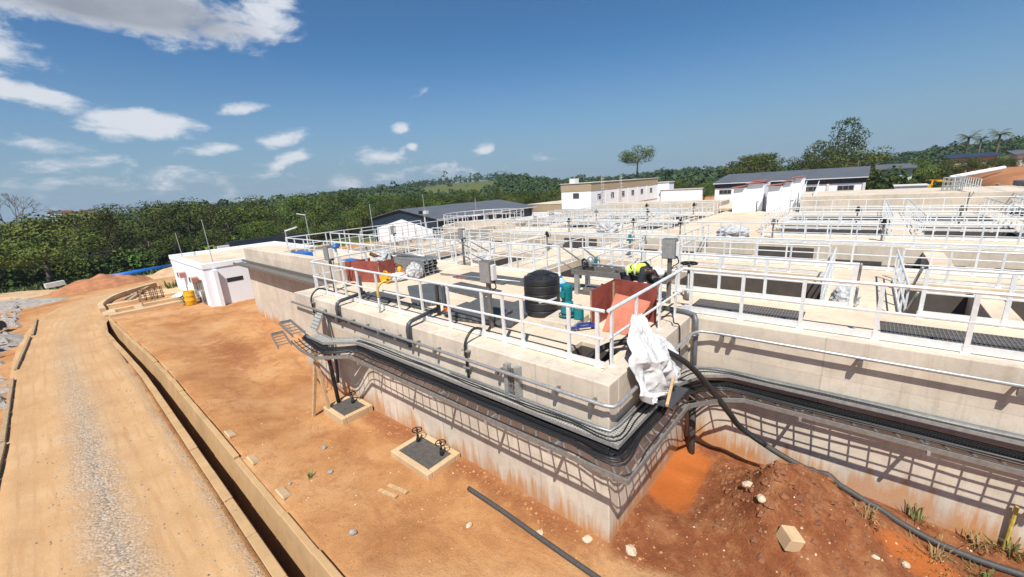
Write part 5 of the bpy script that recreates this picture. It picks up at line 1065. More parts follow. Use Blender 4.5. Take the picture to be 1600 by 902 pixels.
def worker():
    o0 = (4.35, 1.6, 3.0); root = thing('person', 'worker bending over in a yellow hi-vis vest and white helmet behind the red boards', 'person', o0)
    X, Y = 4.35, 1.72
    hip = (X, Y, 3.90); 
    legs = [((X, Y, 3.90), 0.15), ((X-0.10, Y-0.02, 3.82), 0.115), ((X-0.13, Y-0.10, 3.48), 0.085), ((X-0.13, Y+0.02, 3.10), 0.06), ((X-0.13, Y+0.03, 3.05), 0.055), ((X-0.15, Y-0.14, 3.04), 0.045),
            ((X+0.10, Y-0.0, 3.82), 0.115), ((X+0.13, Y-0.06, 3.48), 0.085), ((X+0.13, Y+0.07, 3.10), 0.06), ((X+0.13, Y+0.08, 3.05), 0.055), ((X+0.12, Y-0.09, 3.04), 0.045)]
    skin('trousers', legs, [(0, 1), (1, 2), (2, 3), (3, 4), (4, 5), (0, 6), (6, 7), (7, 8), (8, 9), (9, 10)], 'dark_cloth', root, o0)
    # body: torso bent level, neck, head, arms hanging into the work with hands
    b = [((X, Y-0.02, 3.92), (0.12, 0.09)), ((X, Y-0.22, 3.99), (0.12, 0.09)), ((X, Y-0.42, 4.02), (0.12, 0.09)), ((X, Y-0.55, 3.99), (0.09, 0.07)), ((X, Y-0.64, 3.97), 0.055), ((X, Y-0.70, 3.96), 0.065),
         ((X, Y-0.80, 3.95), 0.098), ((X, Y-0.88, 3.92), 0.085),
         ((X-0.19, Y-0.50, 3.95), 0.05), ((X-0.27, Y-0.48, 3.72), 0.045), ((X-0.22, Y-0.62, 3.52), 0.042), ((X-0.20, Y-0.67, 3.45), 0.036), ((X-0.19, Y-0.71, 3.39), 0.036),
         ((X+0.19, Y-0.50, 3.95), 0.05), ((X+0.25, Y-0.50, 3.72), 0.045), ((X+0.18, Y-0.66, 3.53), 0.042), ((X+0.16, Y-0.71, 3.46), 0.036), ((X+0.15, Y-0.75, 3.40), 0.036)]
    e = [(0, 1), (1, 2), (2, 3), (3, 4), (4, 5), (5, 6), (6, 7), (3, 8), (8, 9), (9, 10), (10, 11), (11, 12), (3, 13), (13, 14), (14, 15), (15, 16), (16, 17)]
    skin('body', b, e, 'skin', root, o0)
    # fingers
    for sx, hx, hy, hz_ in ((-1, X-0.19, Y-0.71, 3.39), (1, X+0.15, Y-0.75, 3.40)):
        for k in range(4): skin('finger', [((hx+(k-1.5)*0.02, hy, hz_), 0.011), ((hx+(k-1.5)*0.022, hy-0.02, hz_-0.055), 0.010), ((hx+(k-1.5)*0.02, hy+0.005, hz_-0.09-0.006*(k in (1, 2))), 0.008)], [(0, 1), (1, 2)], 'skin', root, o0, 1)
        skin('thumb', [((hx-sx*0.03, hy+0.01, hz_+0.02), 0.012), ((hx-sx*0.055, hy-0.01, hz_-0.03), 0.011), ((hx-sx*0.045, hy-0.02, hz_-0.06), 0.009)], [(0, 1), (1, 2)], 'skin', root, o0, 1)
    sh = [((X, Y-0.0, 3.92), (0.182, 0.142)), ((X, Y-0.22, 4.0), (0.178, 0.138)), ((X, Y-0.42, 4.03), (0.205, 0.155)), ((X, Y-0.61, 3.985), (0.15, 0.125)), ((X-0.20, Y-0.50, 3.955), 0.105), ((X-0.275, Y-0.48, 3.72), 0.08), ((X-0.235, Y-0.59, 3.56), 0.066), ((X+0.20, Y-0.50, 3.955), 0.105), ((X+0.255, Y-0.50, 3.72), 0.08), ((X+0.2, Y-0.63, 3.57), 0.066)]
    skin('shirt', sh, [(0, 1), (1, 2), (2, 3), (3, 4), (4, 5), (5, 6), (3, 7), (7, 8), (8, 9)], 'dark_cloth', root, o0)
    vs = [((X, Y+0.03, 3.905), (0.195, 0.155)), ((X, Y-0.12, 3.98), (0.198, 0.157)), ((X, Y-0.22, 4.0), (0.192, 0.152)), ((X, Y-0.40, 4.03), (0.222, 0.170)), ((X, Y-0.50, 4.015), (0.20, 0.155))]
    skin('vest', vs, [(0, 1), (1, 2), (2, 3), (3, 4)], 'hivis', root, o0)
    def band(y, z, rx, rz, w): 
        mb = MB(); V = []; n = 28
        for i in range(n):
            t = 2*math.pi*i/n; c_, s_ = math.cos(t), math.sin(t); sq = (abs(c_)**4+abs(s_)**4)**-0.25*0.93
            for d in (-w, w): V.append((X+rx*c_*sq, y+d, z+rz*s_*sq))
        mb.add(V, [(2*i, 2*((i+1) % n), 2*((i+1) % n)+1, 2*i+1) for i in range(n)]); return mb
    mb = band(Y-0.10, 3.965, 0.216, 0.172, 0.025); mb.build('reflective_band', MAT['reflect'], root, o0, smooth=True)
    mb = band(Y-0.30, 4.012, 0.226, 0.178, 0.025); mb.build('reflective_band', MAT['reflect'], root, o0, smooth=True)
    # head details: nose, ears, then helmet
    hd = Vector((X, Y-0.82, 3.94))
    mb = MB(); mb.lathe([(0.118, 0), (0.118, 0.03), (0.108, 0.075), (0.078, 0.115), (0.035, 0.135), (0.01, 0.138)], (0, 0, 0), 20); mb.box(-0.10, -0.02, -0.004, 0.10, 0.15, 0.008)
    mb.v = [tuple(p) for p in mb.v]
    hl = mb.build('helmet', MAT['white'], root, (0, 0, 0), smooth=True); hl.location = hd-Vector(o0)+Vector((0, -0.03, 0.02)); hl.rotation_euler = (R_(62), 0, R_(0))
    ears = MB()
    for s_ in (-1, 1): ears.lathe([(0.004, -0.03), (0.022, -0.015), (0.022, 0.015), (0.004, 0.03)], (X+s_*0.098, Y-0.79, 3.92), 8)
    ears.lathe([(0.004, -0.02), (0.02, -0.005), (0.012, 0.02)], (X, Y-0.83, 3.845), 8); ears.build('face_features', MAT['skin'], root, o0, smooth=True)
worker()
o = MB().box(3.75, 0.75, 3.0, 4.0, 0.95, 3.22).build('white_carton', MAT['white'], None, (3.9, 0.85, 3)); tag(o, 'small white carton on the deck behind the red enclosure', 'carton')
# ------------------------------------------------------------------ bits lying on the dirt
random.seed(21)
def rock(x, y, s, mat, lab, group=None, cat='stone', seed=0, flat=0.6):
    o = crumple('stone', (x, y, G(x, y)+s*flat*0.55), s, s*0.75, s*flat, seed, mat, lab, cat, group, 2, 0.35); o.rotation_euler = (0, 0, seed*1.3); return o
for i, (px_, py_, s, m, lab) in enumerate(((-1.95, 7.3, 0.1, 'stone', 'grey stone left of the farther valve chamber'), (-2.35, 6.1, 0.09, 'stone', 'grey stone on the open dirt between drain and chambers'), (-3.15, 6.4, 0.06, 'stone', 'small grey stone near the weed by the drain wall'), (-2.95, 3.9, 0.1, 'stone', 'grey stone beside the drain wall at the bottom'),
    (-1.35, 2.35, 0.09, 'stone_w', 'pale lump of concrete left of the ground hose'), (-0.62, 1.15, 0.10, 'stone_w', 'pale lump beside the middle of the ground hose'), (-0.2, 0.35, 0.13, 'stone_w', 'pale lump at the foot of the tank corner'), (0.15, 0.0 - 0.35, 0.16, 'stone_w', 'pale lump just right of the tank corner'),
    (2.55, -1.75, 0.16, 'stone_w', 'pale rock bedded in the crest of the mud heap'), (2.05, -2.05, 0.13, 'stone_w', 'pale rock on the slope of the mud heap'), (2.3, -3.7, 0.07, 'stone_w', 'small pale stone right of the concrete block'), (2.6, -4.1, 0.09, 'stone_w', 'flat pale stone near the lower right weeds'))):
    rock(px_, py_, s*0.8, m, lab, seed=i+1)
blk = thing('concrete_block', 'broken square concrete block tilted on the mud at the bottom right', 'concrete block', (1.62, -2.55, G(1.62, -2.55))); 
mb = MB(); mb.box(-0.15, -0.13, -0.08, 0.15, 0.13, 0.2); b_ = mb.build('block', MAT['kerb'], blk, (0, 0, 0), bevel=0.015); blk.rotation_euler = (0.25, -0.15, 0.7)
for k, (a, b, lab) in enumerate((((-1.95, 4.62, 0), (-1.84, 4.12, 0), 'short timber offcut on the dirt, left of the pair'), ((-1.72, 4.62, 0), (-1.62, 4.05, 0), 'short timber offcut on the dirt, right of the pair'))):
    a = (a[0], a[1], G(a[0], a[1])+0.03); b = (b[0], b[1], G(b[0], b[1])+0.03); o = MB().bar(a, b, 0.09, 0.04).build('timber_offcut', MAT['timber'], None, a); tag(o, lab, 'timber')
pb = MB()
def pebble(mb, x, y, s, z=None):
    z = G(x, y) if z is None else z; v = [(x+s*random.uniform(.6, 1)*math.cos(t), y+s*random.uniform(.6, 1)*math.sin(t), z-0.005) for t in np.linspace(0, 5.2, 5)]; v.append((x+s*random.uniform(-.3, .3), y+s*random.uniform(-.3, .3), z+s*random.uniform(.4, .8)))
    mb.add(v, [(i, (i+1) % 5, 5) for i in range(5)])
xs_ = np.random.uniform(0.0, 4.0, 240); ys_ = np.random.uniform(-5.5, -0.9, 240); zs_ = gz(xs_, ys_)
for x, y, z in zip(xs_, ys_, zs_): pebble(pb, x, y, random.choice((0.010, 0.014, 0.02, 0.034)), z)
xs_ = np.random.uniform(-3.3, -0.1, 160); ys_ = np.random.uniform(-1.5, 14, 160); zs_ = gz(xs_, ys_)
for x, y, z in zip(xs_, ys_, zs_): pebble(pb, x, y, random.choice((0.01, 0.015, 0.022, 0.035)), z)
cb_ = MB(); xs_ = np.random.normal(2.5, 0.75, 420); ys_ = np.random.normal(-2.3, 0.85, 420); ok_ = (xs_ < 4.0) & (ys_ < -0.95) & (xs_ > 0.3); xs_ = xs_[ok_]; ys_ = ys_[ok_]; zs_ = gz(xs_, ys_)
for x, y, z in zip(xs_, ys_, zs_): pebble(cb_, x, y, random.choice((0.03, 0.045, 0.06, 0.1)), z-0.012)
lc_ = MB()
for cx_, cy_, sx_, sy_, n_ in ((-0.25, 3.0, 0.15, 2.2, 170), (-0.5, 6.8, 0.35, 0.6, 90), (-3.3, 6, 0.14, 4, 160), (-1.2, 3.3, 0.5, 0.4, 60), (0.1, -0.5, 0.25, 0.2, 50), (-2.0, 9, 0.9, 2.5, 90), (-1.3, 1.0, 0.8, 1.0, 60), (-1.0, 18, 1.2, 3.0, 140)):
    xs2 = np.random.normal(cx_, sx_, n_); ys2 = np.random.normal(cy_, sy_, n_); ok2 = ((xs2 < -0.03) | (ys2 < -0.05)) & (xs2 > -3.45); zs2 = gz(xs2, ys2)
    for x, y, z, k_ in zip(xs2, ys2, zs2, ok2):
        if k_: pebble(lc_, x, y, random.choice((0.018, 0.025, 0.035, 0.055)), z-0.006)
o = lc_.build('dirt_clods', plain('clod_dirt', (0.40, 0.19, 0.078), 0.95, 0, 0.35, 4, 0.4), None, (0, 0, 0)); tag(o, 'crumbled orange dirt clods along the wall foot and the drain', 'clods', kind='stuff')
o = cb_.build('mud_clods', plain('clod_mud', (0.20, 0.078, 0.034), 0.95, 0, 0.4, 4, 0.4), None, (0, 0, 0)); tag(o, 'loose brown clods scattered over the mud heap', 'clods', kind='stuff')
o = pb.build('pebbles', MAT['stone_w'], None, (0, 0, 0)); tag(o, 'scattered pale pebbles and crumbs on the dirt', 'pebbles', kind='stuff')
pb = MB(); 
for c_, sp_, n in ((-6.0, 0.36, 1500), (-4.62, 0.16, 450)):
    xs_ = np.random.normal(c_, sp_, n); ys_ = np.random.uniform(3, 19, n); zs_ = gz(xs_, ys_)
    for x, y, z in zip(xs_, ys_, zs_): pebble(pb, x, y, random.choice((0.008, 0.012, 0.018, 0.024)), z+0.04)
o = pb.build('road_gravel', MAT['stone'], None, (0, 0, 0)); tag(o, 'loose grey gravel on the crown of the road', 'gravel', kind='stuff')
def weed(x, y, n, h, mat, lab, cat='weed', spread=0.12, group=None, w=0.007):
    z = G(x, y); mb = MB()
    for k in range(n):
        t = random.uniform(0, 6.28); r = random.uniform(0, spread); p = Vector((x+r*math.cos(t), y+r*math.sin(t), z-0.01)); d = Vector((math.cos(t), math.sin(t), 0)); s_ = Vector((-d.y, d.x, 0))*w*random.uniform(.6, 1.6); hh = h*random.uniform(.5, 1); l = hh*random.uniform(.3, 1.1)
        q = p+d*l*0.4+Vector((0, 0, hh*0.8)); e = p+d*l+Vector((0, 0, hh*random.uniform(.5, 1))); mb.add([p-s_, p+s_, q+s_, q-s_, e], [(0, 1, 2, 3), (3, 2, 4)])
    return tag(mb.build('weed', MAT[mat], None, (x, y, z)), lab, cat, group, 'stuff' if n >= 30 and w < 0.02 else None)
for x, y, n, h, m, sp_, lab in ((-2.75, 6.25, 14, 0.2, 'grass', 0.08, 'small leafy weed on the dirt beside the drain wall'), (3.95, -4.35, 22, 0.36, 'grass', 0.16, 'green weed against the right-hand wall above the hose'), (3.9, -5.1, 40, 0.28, 'drygrass', 0.16, 'dry weeds between hose and wall at the right edge'), (3.0, -3.55, 60, 0.22, 'drygrass', 0.28, 'dry grass tuft below the hose near the flat stone'), (3.1, -4.5, 80, 0.18, 'drygrass', 0.5, 'bent dry grass in the lower right corner'), (3.2, -5.1, 70, 0.18, 'grass', 0.45, 'green grass clump at the right edge of the mud'), (4.0, -5.5, 30, 0.42, 'grass', 0.2, 'tall green weeds by the yellow pipe at the right edge')):
    weed(x, y, n, h, m, lab, spread=sp_)
o = MB().tube([(4.1, -5.42, -0.4), (4.08, -5.42, 0.55)], 0.03, 8).build('yellow_stake', MAT['yellow_p'], None, (4.1, -5.42, -0.3)); tag(o, 'yellow pipe stub standing by the wall at the right edge', 'pipe')
c = thing('wall_tap', 'dark valve fitting on the wall at the far right', 'tap', (4.1, -5.6, 0.5)); MB().tube([(4.16, -5.6, 0.55), (3.9, -5.6, 0.55), (3.88, -5.6, 0.3)], 0.035, 8).build('tap_body', MAT['iron'], c, (4.1, -5.6, 0.5)); MB().bar((3.95, -5.72, 0.62), (3.95, -5.48, 0.62), 0.03, 0.02).build('lever', MAT['iron'], c, (4.1, -5.6, 0.5))
# ------------------------------------------------------------------ yard on the far left
o = MB().tube([(-3.0, 53.2, -0.12), (3.2, 55.2, -0.12)], 0.30, 18).build('blue_pipe', MAT['blue'], None, (-2, 56, 0.3), smooth=True); tag(o, 'large blue pipeline lying in front of the forest', 'pipeline')
o = MB().box(3.2, 54.6, -0.8, 4.1, 56.0, 0.55).build('pipe_block', MAT['white_d'], None, (3.4, 57, 0)); tag(o, 'white concrete thrust block at the end of the blue pipeline', 'block')
def heap(x, y, rx, ry, h, mat, lab, seed):
    n = 40; V = []; 
    for j in range(n):
        for i in range(n):
            u = i/(n-1)*2-1; v = j/(n-1)*2-1; r = math.hypot(u, v); X_ = x+u*rx; Y_ = y+v*ry; k = max(0, 1-r)**0.8*h; k *= 1+0.5*noise.noise(Vector((u*3+seed, v*3, seed)))
            V.append((X_, Y_, G(X_, Y_)+k-0.05))
    mb = MB(); mb.add(V, [(j*n+i, j*n+i+1, (j+1)*n+i+1, (j+1)*n+i) for j in range(n-1) for i in range(n-1)]); return tag(mb.build('dirt_heap', mat, None, (x, y, 0), smooth=True), lab, 'dirt heap', 'dirt heaps')
rb = MB()
for cx_, cy_, sx_, sy_, n_ in ((-9.0, 30.5, 0.9, 2.2, 260), (-9.2, 24, 0.8, 4.0, 260), (-9.8, 44, 2.6, 1.4, 320), (-8.4, 37, 0.7, 2.0, 120), (-8.3, 18, 0.4, 3.0, 120)):
    xs_ = np.random.normal(cx_, sx_, n_); ys_ = np.random.normal(cy_, sy_, n_); ok_ = xs_ < -7.75; zs_ = gz(xs_, ys_)
    for x, y, z, k_ in zip(xs_, ys_, zs_, ok_):
        if k_: pebble(rb, x, y, random.choice((0.08, 0.12, 0.18, 0.3)), z+random.uniform(0, 0.35)*(cy_ in (30.5, 44)))
o = rb.build('rubble', MAT['stone'], None, (0, 0, 0)); tag(o, 'broken grey rubble strewn along the left edge of the road', 'rubble', kind='stuff')
hm = plain('heap_dirt', (0.34, 0.145, 0.065), 0.95, 0, 0.3, 2, 0.3); hm2 = plain('pale_heap_dirt', (0.48, 0.32, 0.18), 0.95, 0, 0.25, 1.5, 0.3); hm3 = plain('grey_rubble', (0.33, 0.29, 0.25), 0.95, 0, 0.35, 3, 0.4)
heap(-2.9, 48.6, 3.6, 2.4, 1.25, hm, 'red-brown dirt heap beside the road bend', 1); heap(2.6, 49.5, 3.6, 2.2, 0.75, hm2, 'pale dirt heap left of the white plant building', 2)
heap(-9.6, 44, 4.5, 2.5, 0.7, hm3, 'grey rubble heap left of the road bend', 3); heap(-11.5, 51, 6.5, 3.0, 0.9, hm2, 'low pale dirt bank in front of the forest at the left', 4); heap(-8.9, 30.5, 1.6, 3.0, 0.55, hm3, 'grey rubble by the kerb at the left edge', 5); heap(-9.4, 22, 1.7, 4, 0.4, hm2, 'low dusty bank at the left edge', 6)
MB_ = MB().lathe([(1.0, 0), (1.05, 0.1), (1.05, 1.5), (0.98, 1.6), (0.5, 1.62)], (-10.4, 55.5, -0.4), 24); o = MB_.build('black_drum', MAT['hdpe'], None, (-10.4, 55.5, -0.4), auto=True); tag(o, 'black cylindrical drum at the forest edge on the left', 'drum')
o = MB().tube([(-9.3, 32.5, 0.5), (-8.2, 33.6, 0.4)], 0.28, 14, cap=False).build('black_pipe_length', MAT['hdpe'], None, (-8.8, 33, 0.3), smooth=True); tag(o, 'short black pipe length beside the left kerb', 'pipe')
o = MB().tube([(-10.6, 31.0, 0.35), (-8.6, 31.8, 0.35)], 0.16, 12).build('black_pipe_length', MAT['hdpe'], None, (-9.5, 31.4, 0.3), smooth=True); tag(o, 'longer thin black pipe lying on rubble at the left edge', 'pipe')
o = MB().bar((-6.4, 51.5, 0.2), (-5.2, 51.8, 0.25), 0.4, 0.4).build('white_slab', MAT['white_d'], None, (-5.8, 51.6, 0)); tag(o, 'white slab lying by the forest edge', 'slab')
dr = thing('yellow_drum', 'yellow oil drum with a weed growing in it beside the white building', 'drum', (-0.15, 30.2, 0)); o0 = (-0.15, 30.2, 0)
MB().lathe([(0.3, 0), (0.31, 0.02), (0.31, 0.28), (0.32, 0.3), (0.31, 0.32), (0.31, 0.6), (0.32, 0.62), (0.31, 0.64), (0.31, 0.9), (0.28, 0.9), (0.28, 0.8)], o0, 24).build('body', MAT['yellow'], dr, o0, auto=True)
weed(-0.2, 30.5, 30, 0.9, 'grass', 'green plant growing beside the yellow drum', 'plant', 0.3, w=0.04); weed(0.4, 38.2, 50, 0.8, 'grass', 'green weeds beside the drain bend', 'weed', 0.8, w=0.03)
cg = thing('rebar_cage', 'rusty reinforcement cage on the drain junction', 'rebar cage', (-1.6, 33.9, 0.2)); mb = MB()
for k in range(5): mb.torus((-2.2+k*0.3, 33.9, 0.6), 0.4, 0.025, 14, 5, (1, 0, 0))
for k in range(8): t = k*math.pi/4; mb.tube([(-2.3, 33.9+0.4*math.cos(t), 0.6+0.4*math.sin(t)), (-0.9, 33.9+0.4*math.cos(t), 0.6+0.4*math.sin(t))], 0.022, 5)
mb.build('cage', MAT['rustpipe'], cg, (-1.6, 33.9, 0.2))
for k, (x, y) in enumerate(((-2.3, 32.3), (-1.5, 33.6), (0.2, 32.5))):
    o = MB().bar((x, y, 0.1), (x+0.02, y, 1.0), 0.07, 0.07).build('survey_peg', MAT['timber_g'], None, (x, y, 0.1)); tag(o, ['upright wooden peg on the drain junction, nearest the road', 'upright wooden peg beside the rebar cage', 'upright wooden peg near the yellow drum'][k], 'peg')
for k, (a, b) in enumerate((((-2.9, 35.9, 0.2), (-1.0, 39.5, 0.3)), ((-2.6, 35.4, 0.2), (-1.4, 38.6, 0.3)))):
    o = MB().bar(a, b, 0.22, 0.12).build('plank', MAT['timber_g'], None, a); tag(o, ['long weathered plank on the drain slab, left one', 'long weathered plank on the drain slab, right one'][k], 'plank')
# ------------------------------------------------------------------ buildings
def bpart(root, o0, name, mat, *boxes, bevel=0):
    mb = MB()
    for b in boxes: mb.box(*b)
    return mb.build(name, MAT[mat], root, o0, bevel=bevel)
def window(root, o0, face, c, w, h, n=2):
    # face 'x': wall normal -x at x=c[0]; 'y': wall normal -y at y=c[1]
    x, y, z = c
    if face == 'x':
        f = bpart(root, o0, 'window', 'frame', (x-0.05, y-w/2, z-h/2, x-0.003, y-w/2+0.06, z+h/2), (x-0.05, y+w/2-0.06, z-h/2, x-0.003, y+w/2, z+h/2), (x-0.05, y-w/2+0.061, z-h/2, x-0.003, y+w/2-0.061, z-h/2+0.06), (x-0.05, y-w/2+0.061, z+h/2-0.06, x-0.003, y+w/2-0.061, z+h/2), *[(x-0.045, y-w/2+w*k/n-0.025, z-h/2+0.061, x-0.003, y-w/2+w*k/n+0.025, z+h/2-0.061) for k in range(1, n)])
        bpart(f, o0, 'pane', 'glass', (x-0.02, y-w/2+0.061, z-h/2+0.061, x-0.004, y+w/2-0.061, z+h/2-0.061)).location = (0, 0, 0)
    else:
        f = bpart(root, o0, 'window', 'frame', (x-w/2, y-0.05, z-h/2, x-w/2+0.06, y-0.003, z+h/2), (x+w/2-0.06, y-0.05, z-h/2, x+w/2, y-0.003, z+h/2), (x-w/2+0.061, y-0.05, z-h/2, x+w/2-0.061, y-0.003, z-h/2+0.06), (x-w/2+0.061, y-0.05, z+h/2-0.06, x+w/2-0.061, y-0.003, z+h/2), *[(x-w/2+w*k/n-0.025, y-0.045, z-h/2+0.061, x-w/2+w*k/n+0.025, y-0.003, z+h/2-0.061) for k in range(1, n)])
        bpart(f, o0, 'pane', 'glass', (x-w/2+0.061, y-0.02, z-h/2+0.061, x+w/2-0.061, y-0.004, z+h/2-0.061)).location = (0, 0, 0)
    return f
# small white plant room
o0 = (0.47, 28, 0); b1 = thing('plant_room', 'small white flat-roofed plant room with two glass doors and wall air-conditioners', 'building', o0)
bpart(b1, o0, 'wall', 'white', (0.47, 28.0, -0.6, 8.0, 37.4, 2.42)); bpart(b1, o0, 'parapet', 'white', (0.42, 27.95, 2.422, 8.05, 28.2, 2.74), (0.42, 37.2, 2.422, 8.05, 37.45, 2.74), (0.42, 28.202, 2.422, 0.67, 37.198, 2.74), (7.8, 28.202, 2.422, 8.05, 37.198, 2.74), bevel=0.01)
bpart(b1, o0, 'roof', 'deck', (0.672, 28.202, 2.424, 7.798, 37.198, 2.5)); bpart(b1, o0, 'pilaster', 'white', (0.9, 27.72, -0.6, 1.12, 27.998, 2.3))
bpart(b1, o0, 'slot_window', 'glass', (1.58, 27.985, 1.35, 2.5, 27.998, 1.62))
for y in (29.0, 30.7):
    d = bpart(b1, o0, 'door', 'glass', (0.44, y, -0.1, 0.468, y+0.85, 1.62)); bpart(d, o0, 'frame', 'frame', (0.43, y-0.06, -0.1, 0.467, y-0.002, 1.68), (0.43, y+0.852, -0.1, 0.467, y+0.91, 1.68), (0.425, y+0.40, -0.1, 0.439, y+0.45, 1.6), (0.425, y+0.05, 0.7, 0.439, y+0.38, 0.76)).location = (0, 0, 0)
for y, lab in ((29.95, ''), (33.4, '')):
    a = bpart(b1, o0, 'air_conditioner', 'white_d', (0.1, y, 1.35, 0.46, y+0.62, 1.85), bevel=0.02); bpart(a, o0, 'fan_grille', 'iron', (0.085, y+0.2, 1.45, 0.099, y+0.55, 1.75)).location = (0, 0, 0)
    a2 = bpart(b1, o0, 'bracket_arm', 'redroof', (0.12, y-0.25, 1.45, 0.46, y-0.02, 1.75))
for x, y, z, h in ((1.55, 30.2, 2.5, 2.9), (1.1, 36.6, 2.5, 1.9)):
    o = MB().tube([(x, y, z), (x-0.05, y, z+h)], 0.022, 6).build('lightning_rod', MAT['mast'], None, (x, y, z)); tag(o, 'thin lightning rod on the plant room roof, %s' % ('taller one' if h > 2 else 'one at the far roof corner'), 'lightning rod')
crumple('sheeting_bundle', (0.1, 33.6, 0.12), 0.6, 0.7, 0.2, 23, 'white', 'white sheeting dumped at the foot of the plant room wall', 'sheeting')
# navy shed behind
o0 = (5, 41, 0); b2 = thing('navy_shed', 'low navy-clad shed wall behind the white plant room', 'building', o0)
bpart(b2, o0, 'wall', 'clad', (5.4, 41, -0.8, 12.5, 41.2, 2.9)); bpart(b2, o0, 'end_wall', 'white_d', (4.5, 41.0, -0.8, 5.398, 41.3, 2.62)); mb = MB(); mb.hexa([(5.3, 41.2, 2.78), (12.6, 41.2, 2.78), (12.6, 46, 1.2), (5.3, 46, 1.2)], [(5.3, 41.2, 2.86), (12.6, 41.2, 2.86), (12.6, 46, 1.28), (5.3, 46, 1.28)]); mb.build('roof', MAT['roof'], b2, o0)
# navy roofed warehouse
o0 = (25, 42.3, 0); b3 = thing('warehouse', 'wide warehouse with slate-grey pitched roof and navy gable behind the clarifier', 'building', o0)
def gable(mb, x0, x1, y0, y1, ym, zb, ze, zr):
    return mb.add([(x0, y0, zb), (x0, y1, zb), (x0, y1, ze), (x0, ym, zr), (x0, y0, ze), (x1, y0, zb), (x1, y1, zb), (x1, y1, ze), (x1, ym, zr), (x1, y0, ze)], [(0, 1, 2, 3, 4), (9, 8, 7, 6, 5), (0, 4, 9, 5), (1, 6, 7, 2), (0, 5, 6, 1), (2, 7, 8, 3), (3, 8, 9, 4)])
gable(MB(), 25.05, 43.6, 35.3, 49.4, 42.3, -1.2, 3.0, 4.15).build('wall', MAT['clad'], b3, o0)
mb = MB(); mb.add([(24.98, 36.2, -1.2), (24.98, 48.4, -1.2), (24.98, 48.4, 1.75), (24.98, 42.3, 2.95), (24.98, 36.2, 1.75), (25.045, 36.2, -1.2), (25.045, 48.4, -1.2), (25.045, 48.4, 1.75), (25.045, 42.3, 2.95), (25.045, 36.2, 1.75)], [(0, 4, 3, 2, 1), (5, 6, 7, 8, 9), (0, 1, 6, 5), (1, 2, 7, 6), (2, 3, 8, 7), (3, 4, 9, 8), (4, 0, 5, 9)]); mb.build('gable_wall', MAT['white'], b3, o0)
for y in (39.3, 45.3): bpart(b3, o0, 'column', 'white_d', (24.9, y-0.15, -1.2, 24.975, y+0.15, 2.0))
mb = MB()
for s_, ya, yb in ((1, 42.3, 49.75), (-1, 42.3, 34.9)):
    mb.hexa([(24.8, ya, 4.17), (44, ya, 4.17), (44, yb, 3.0), (24.8, yb, 3.0)], [(24.8, ya, 4.26), (44, ya, 4.26), (44, yb, 3.09), (24.8, yb, 3.09)])
mb.build('roof', MAT['roof'], b3, o0)
bpart(b3, o0, 'eaves_gutter', 'white_d', (24.8, 34.78, 2.93, 44, 34.88, 3.05))
for x in (29, 33.5, 38, 43.4): bpart(b3, o0, 'column', 'white_d', (x-0.12, 35.0, -1.2, x+0.12, 35.24, 2.98))
bpart(b3, o0, 'lower_wall', 'white', (27, 35.18, -1.2, 43.4, 35.29, 1.7))
# two-storey building
o0 = (45, 26, 0); b4 = thing('two_storey_building', 'white two-storey building with beige parapet and a row of small windows', 'building', o0)
bpart(b4, o0, 'wall', 'white', (45.0, 26.0, 2.5, 68.9, 30.9, 4.95)); bpart(b4, o0, 'parapet', 'beige', (44.95, 25.95, 4.952, 68.95, 30.95, 6.02)); bpart(b4, o0, 'coping', 'white_d', (44.85, 25.85, 6.022, 69.05, 31.05, 6.1))
bpart(b4, o0, 'floor_band', 'beige', (44.95, 25.95, 1.85, 46.5, 30.95, 2.498), (46.502, 25.97, 2.35, 68.9, 30.9, 2.498)); bpart(b4, o0, 'lower_wall', 'white', (45.0, 28.7, -1, 68.9, 30.9, 1.848), (46.5, 26.0, -1, 68.9, 28.698, 2.348)); bpart(b4, o0, 'doorway', 'pit', (45.05, 26.3, -1, 46.498, 28.68, 1.846))
window(b4, o0, 'x', (45, 28.4, 4.35), 1.0, 0.75, 3)
for x in (47.25, 51.3, 54.9, 58.4, 62.0, 65.9): window(b4, o0, 'y', (x, 26.0, 4.05), 0.95, 0.8, 2)
for x in (49.3, 53.2, 56.7, 60.2, 64.0): bpart(b4, o0, 'down_pipe', 'white_d', (x-0.05, 25.9, 2.5, x+0.05, 25.998, 4.95))
for x, y in ((47.2, 25.6), (52.8, 25.5)):
    mb = MB()
    for dx in (0, 0.5): mb.tube([(x+dx, y, 2.2), (x+dx, y, 6.9)], 0.025, 5)
    for k in range(15): mb.tube([(x, y, 2.4+k*0.3), (x+0.5, y, 2.4+k*0.3)], 0.018, 5)
    for k in range(7):
        z = 3.8+k*0.45; mb.tube([(x, y, z), (x+0.05, y-0.35, z), (x+0.45, y-0.35, z), (x+0.5, y, z)], 0.016, 4)
    mb.build('access_ladder', MAT['white_d'], b4, o0)
bpart(b4, o0, 'roof_tank', 'white_d', (46.5, 29.5, 6.1, 47.6, 30.4, 6.75))
o0 = (45, 33, 0); b5 = thing('lower_wing', 'single-storey white wing with beige band beside the two-storey building', 'building', o0)
bpart(b5, o0, 'wall', 'white', (45.0, 30.96, -1.2, 56, 37.2, 2.2)); bpart(b5, o0, 'parapet', 'beige', (44.95, 30.96, 2.202, 56, 37.25, 3.25)); bpart(b5, o0, 'roof', 'deck_far', (44.9, 30.96, 3.252, 56, 37.3, 3.33)); window(b5, o0, 'x', (45, 32.75, 1.65), 1.0, 0.8, 3)
